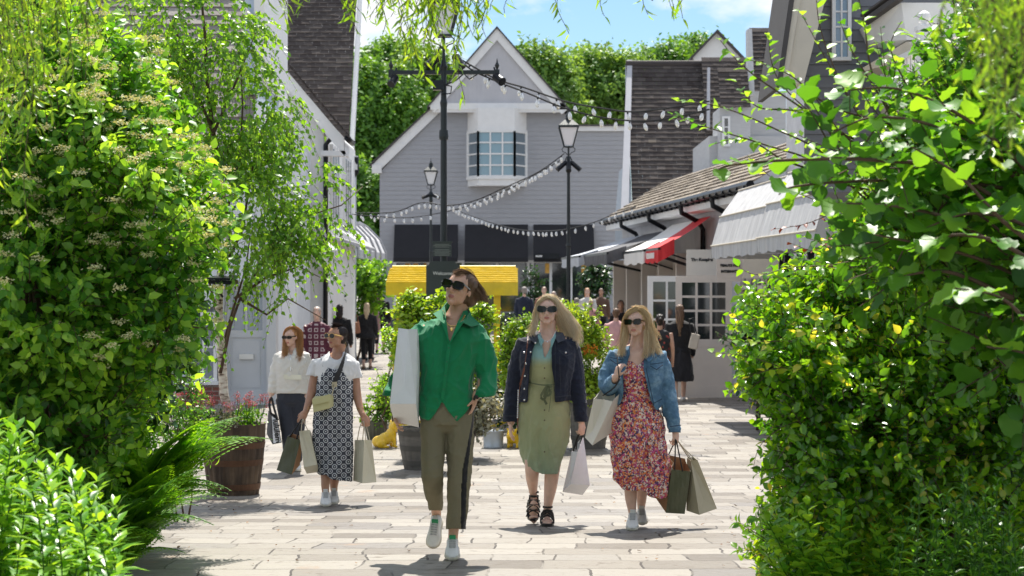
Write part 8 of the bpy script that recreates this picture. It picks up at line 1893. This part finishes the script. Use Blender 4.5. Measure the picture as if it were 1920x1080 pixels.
def squares():
    m, t, b = nt('maroon_square_print'); co = coords(t, (1, 1, 1)); br = N(t, 'ShaderNodeTexChecker', Scale=9); v = N(t, 'ShaderNodeTexVoronoi', Scale=9.0, Randomness=.0); v.distance = 'CHEBYCHEV'; t.links.new(co, v.inputs['Vector'])
    t.links.new(ramp(t, v.outputs['Distance'], [(0, (.10, .02, .04)), (.18, (.50, .42, .42)), (.30, (.10, .02, .04))], 'CONSTANT'), b.inputs['Base Color']); b.inputs['Roughness'].default_value = .8; return m
figure(594, 33.0, 1.62, 'woman in a long maroon coat printed with pale squares outside the left shops', squares(), fb('plum_cloth', (.07, .015, .04)), H_GREY, SK_B, False, coat=.45, hlen=.12)
figure(637, 40.0, 1.62, 'figure in black standing in the shade by the left shop plants', NB, fb('grey_skirt', (.16, .15, .15)), H_DARK, SK_C, True, 'short', hlen=.1)
figure(688, 47.0, 1.62, 'blonde woman in black seen from behind, walking away on the left', BLK, NB, H_BLOND, SK_B, True, hlen=.22, stride=.1, coat=.80, crop=True, shoes=plain('tan_shoe', (.25, .16, .09), .6))
figure(692, 50.0, 1.68, 'woman with light brown hair and a pink top walking beside the blonde in black', fb('dusty_pink', (.42, .26, .25)), NB, H_GOLD, SK_B, True, hlen=.2, shoes=BLKR)
figure(713, 53.0, 1.74, 'woman in black with long brown hair, farthest of the three walking away on the left', NB, NB, H_BROWN, SK_B, True, hlen=.35, stride=.2, coat=.85, crop=True)
figure(983, 56.0, 1.76, 'grey haired man in a navy jacket behind the end of the yellow cart', NAVY, fb('stone_trousers', (.25, .22, .18)), H_GREY, SK_B, True, hstyle='short')
figure(1020, 57.0, 1.74, 'brown haired man just above the head of the blonde woman in dark denim', fb('rust_shirt', (.22, .08, .05)), NAVY, H_BROWN, SK_B, False, hstyle='short')
figure(1038, 55.0, 1.64, 'white haired woman right of the brown haired man in the distance', fb('dark_red_cloth', (.15, .03, .03)), NB, H_GREY, SK_B, False, hlen=.1)
figure(1081, 52.0, 1.55, 'person with pale hair peeping over the bright shrub', fb('cream_cloth', (.5, .47, .42)), NB, H_GREY, SK_B, True, hstyle='short')
figure(1101, 56.0, 1.72, 'strawberry blonde woman in a white top in the distant crowd', fb('white_cloth', (.62, .60, .57)), NAVY, H_GING, SK_B, False, hlen=.2)
figure(1108, 52.0, 1.50, 'child in pink in front of the strawberry blonde woman', fb('pink_cloth', (.55, .28, .28)), NB, H_GOLD, SK_B, False, hstyle='short')
figure(1127, 58.0, 1.68, 'dark haired person at the right end of the distant crowd', fb('brown_cloth', (.12, .07, .05)), NB, H_DARK, SK_C, False, hlen=.1)
figure(1155, 37.5, 1.56, 'red haired person in a pink shirt seen from behind beside the bright shrub', fb('pink_shirt', (.62, .36, .36)), NAVY, H_BROWN, SK_B, True, hstyle='short')
figure(1164, 42.0, 1.70, 'dark haired woman by the shop fronts beyond the pink shirt', NB, NB, H_DARK, SK_C, False, hlen=.25)
def redflor():
    m, t, b = nt('dark_rose_print'); v = N(t, 'ShaderNodeTexVoronoi', Scale=16); t.links.new(coords(t), v.inputs['Vector']); t.links.new(ramp(t, v.outputs['Distance'], [(0, (.40, .03, .03)), (.26, (.22, .06, .03)), (.34, (.012, .012, .014))], 'CONSTANT'), b.inputs['Base Color']); return m
figure(1237, 30.5, 1.52, 'woman with a dark hair bun and a red flowered black dress, seen from behind', redflor(), NB, H_DARK, SK_A, True, 'skirt', hstyle='bun', sleeves=False)
PB = figure(1274, 32.8, 1.66, 'long haired woman in black with a sheer skirt walking towards the right hand shops', NB, fb('sheer_black', (.018, .018, .022)), H_BROWN, SK_B, True, 'skirt', hlen=.35, stride=.16, shoes=SHOEW)
# bags of the people behind
TB = empty('canvas_tote', (X(1300, 32.6), 32.6, .95), 'cream canvas bag over the shoulder of the woman in black on the right', 'handbag')
g = G(); c = Vector((X(1301, 32.6), 32.55, Z(640, 32.6))); g.obox(c, (1, 0, -.25), (0, 1, 0), (.25, 0, 1), .075, .05, .13); mk('body', g, plain('cream_canvas', (.50, .45, .38), .8), TB, bevel=.02)
g = G(); g.tube([c + Vector((-.05, 0, .1)), c + Vector((-.09, -.02, .38)), c + Vector((-.02, .02, .4)), c + Vector((.05, 0, .1))], .01, 6); mk('strap', g, BLKR, TB)
TB = empty('leather_bag', (X(665, 46.5), 46.5, .9), 'tan leather bag carried by the blonde woman walking away in black', 'handbag')
g = G(); c = Vector((X(665, 46.5), 46.6, Z(615, 46.5))); g.obox(c, (1, 0, .15), (0, 1, 0), (-.15, 0, 1), .12, .06, .14); mk('body', g, plain('tan_leather', (.36, .16, .09), .6), TB, bevel=.03)
g = G(); g.tube([c + Vector((-.07, 0, .12)), c + Vector((.05, 0, .34)), c + Vector((.09, 0, .12))], .01, 6); mk('strap', g, plain('tan_leather', (.36, .16, .09), .6), TB)
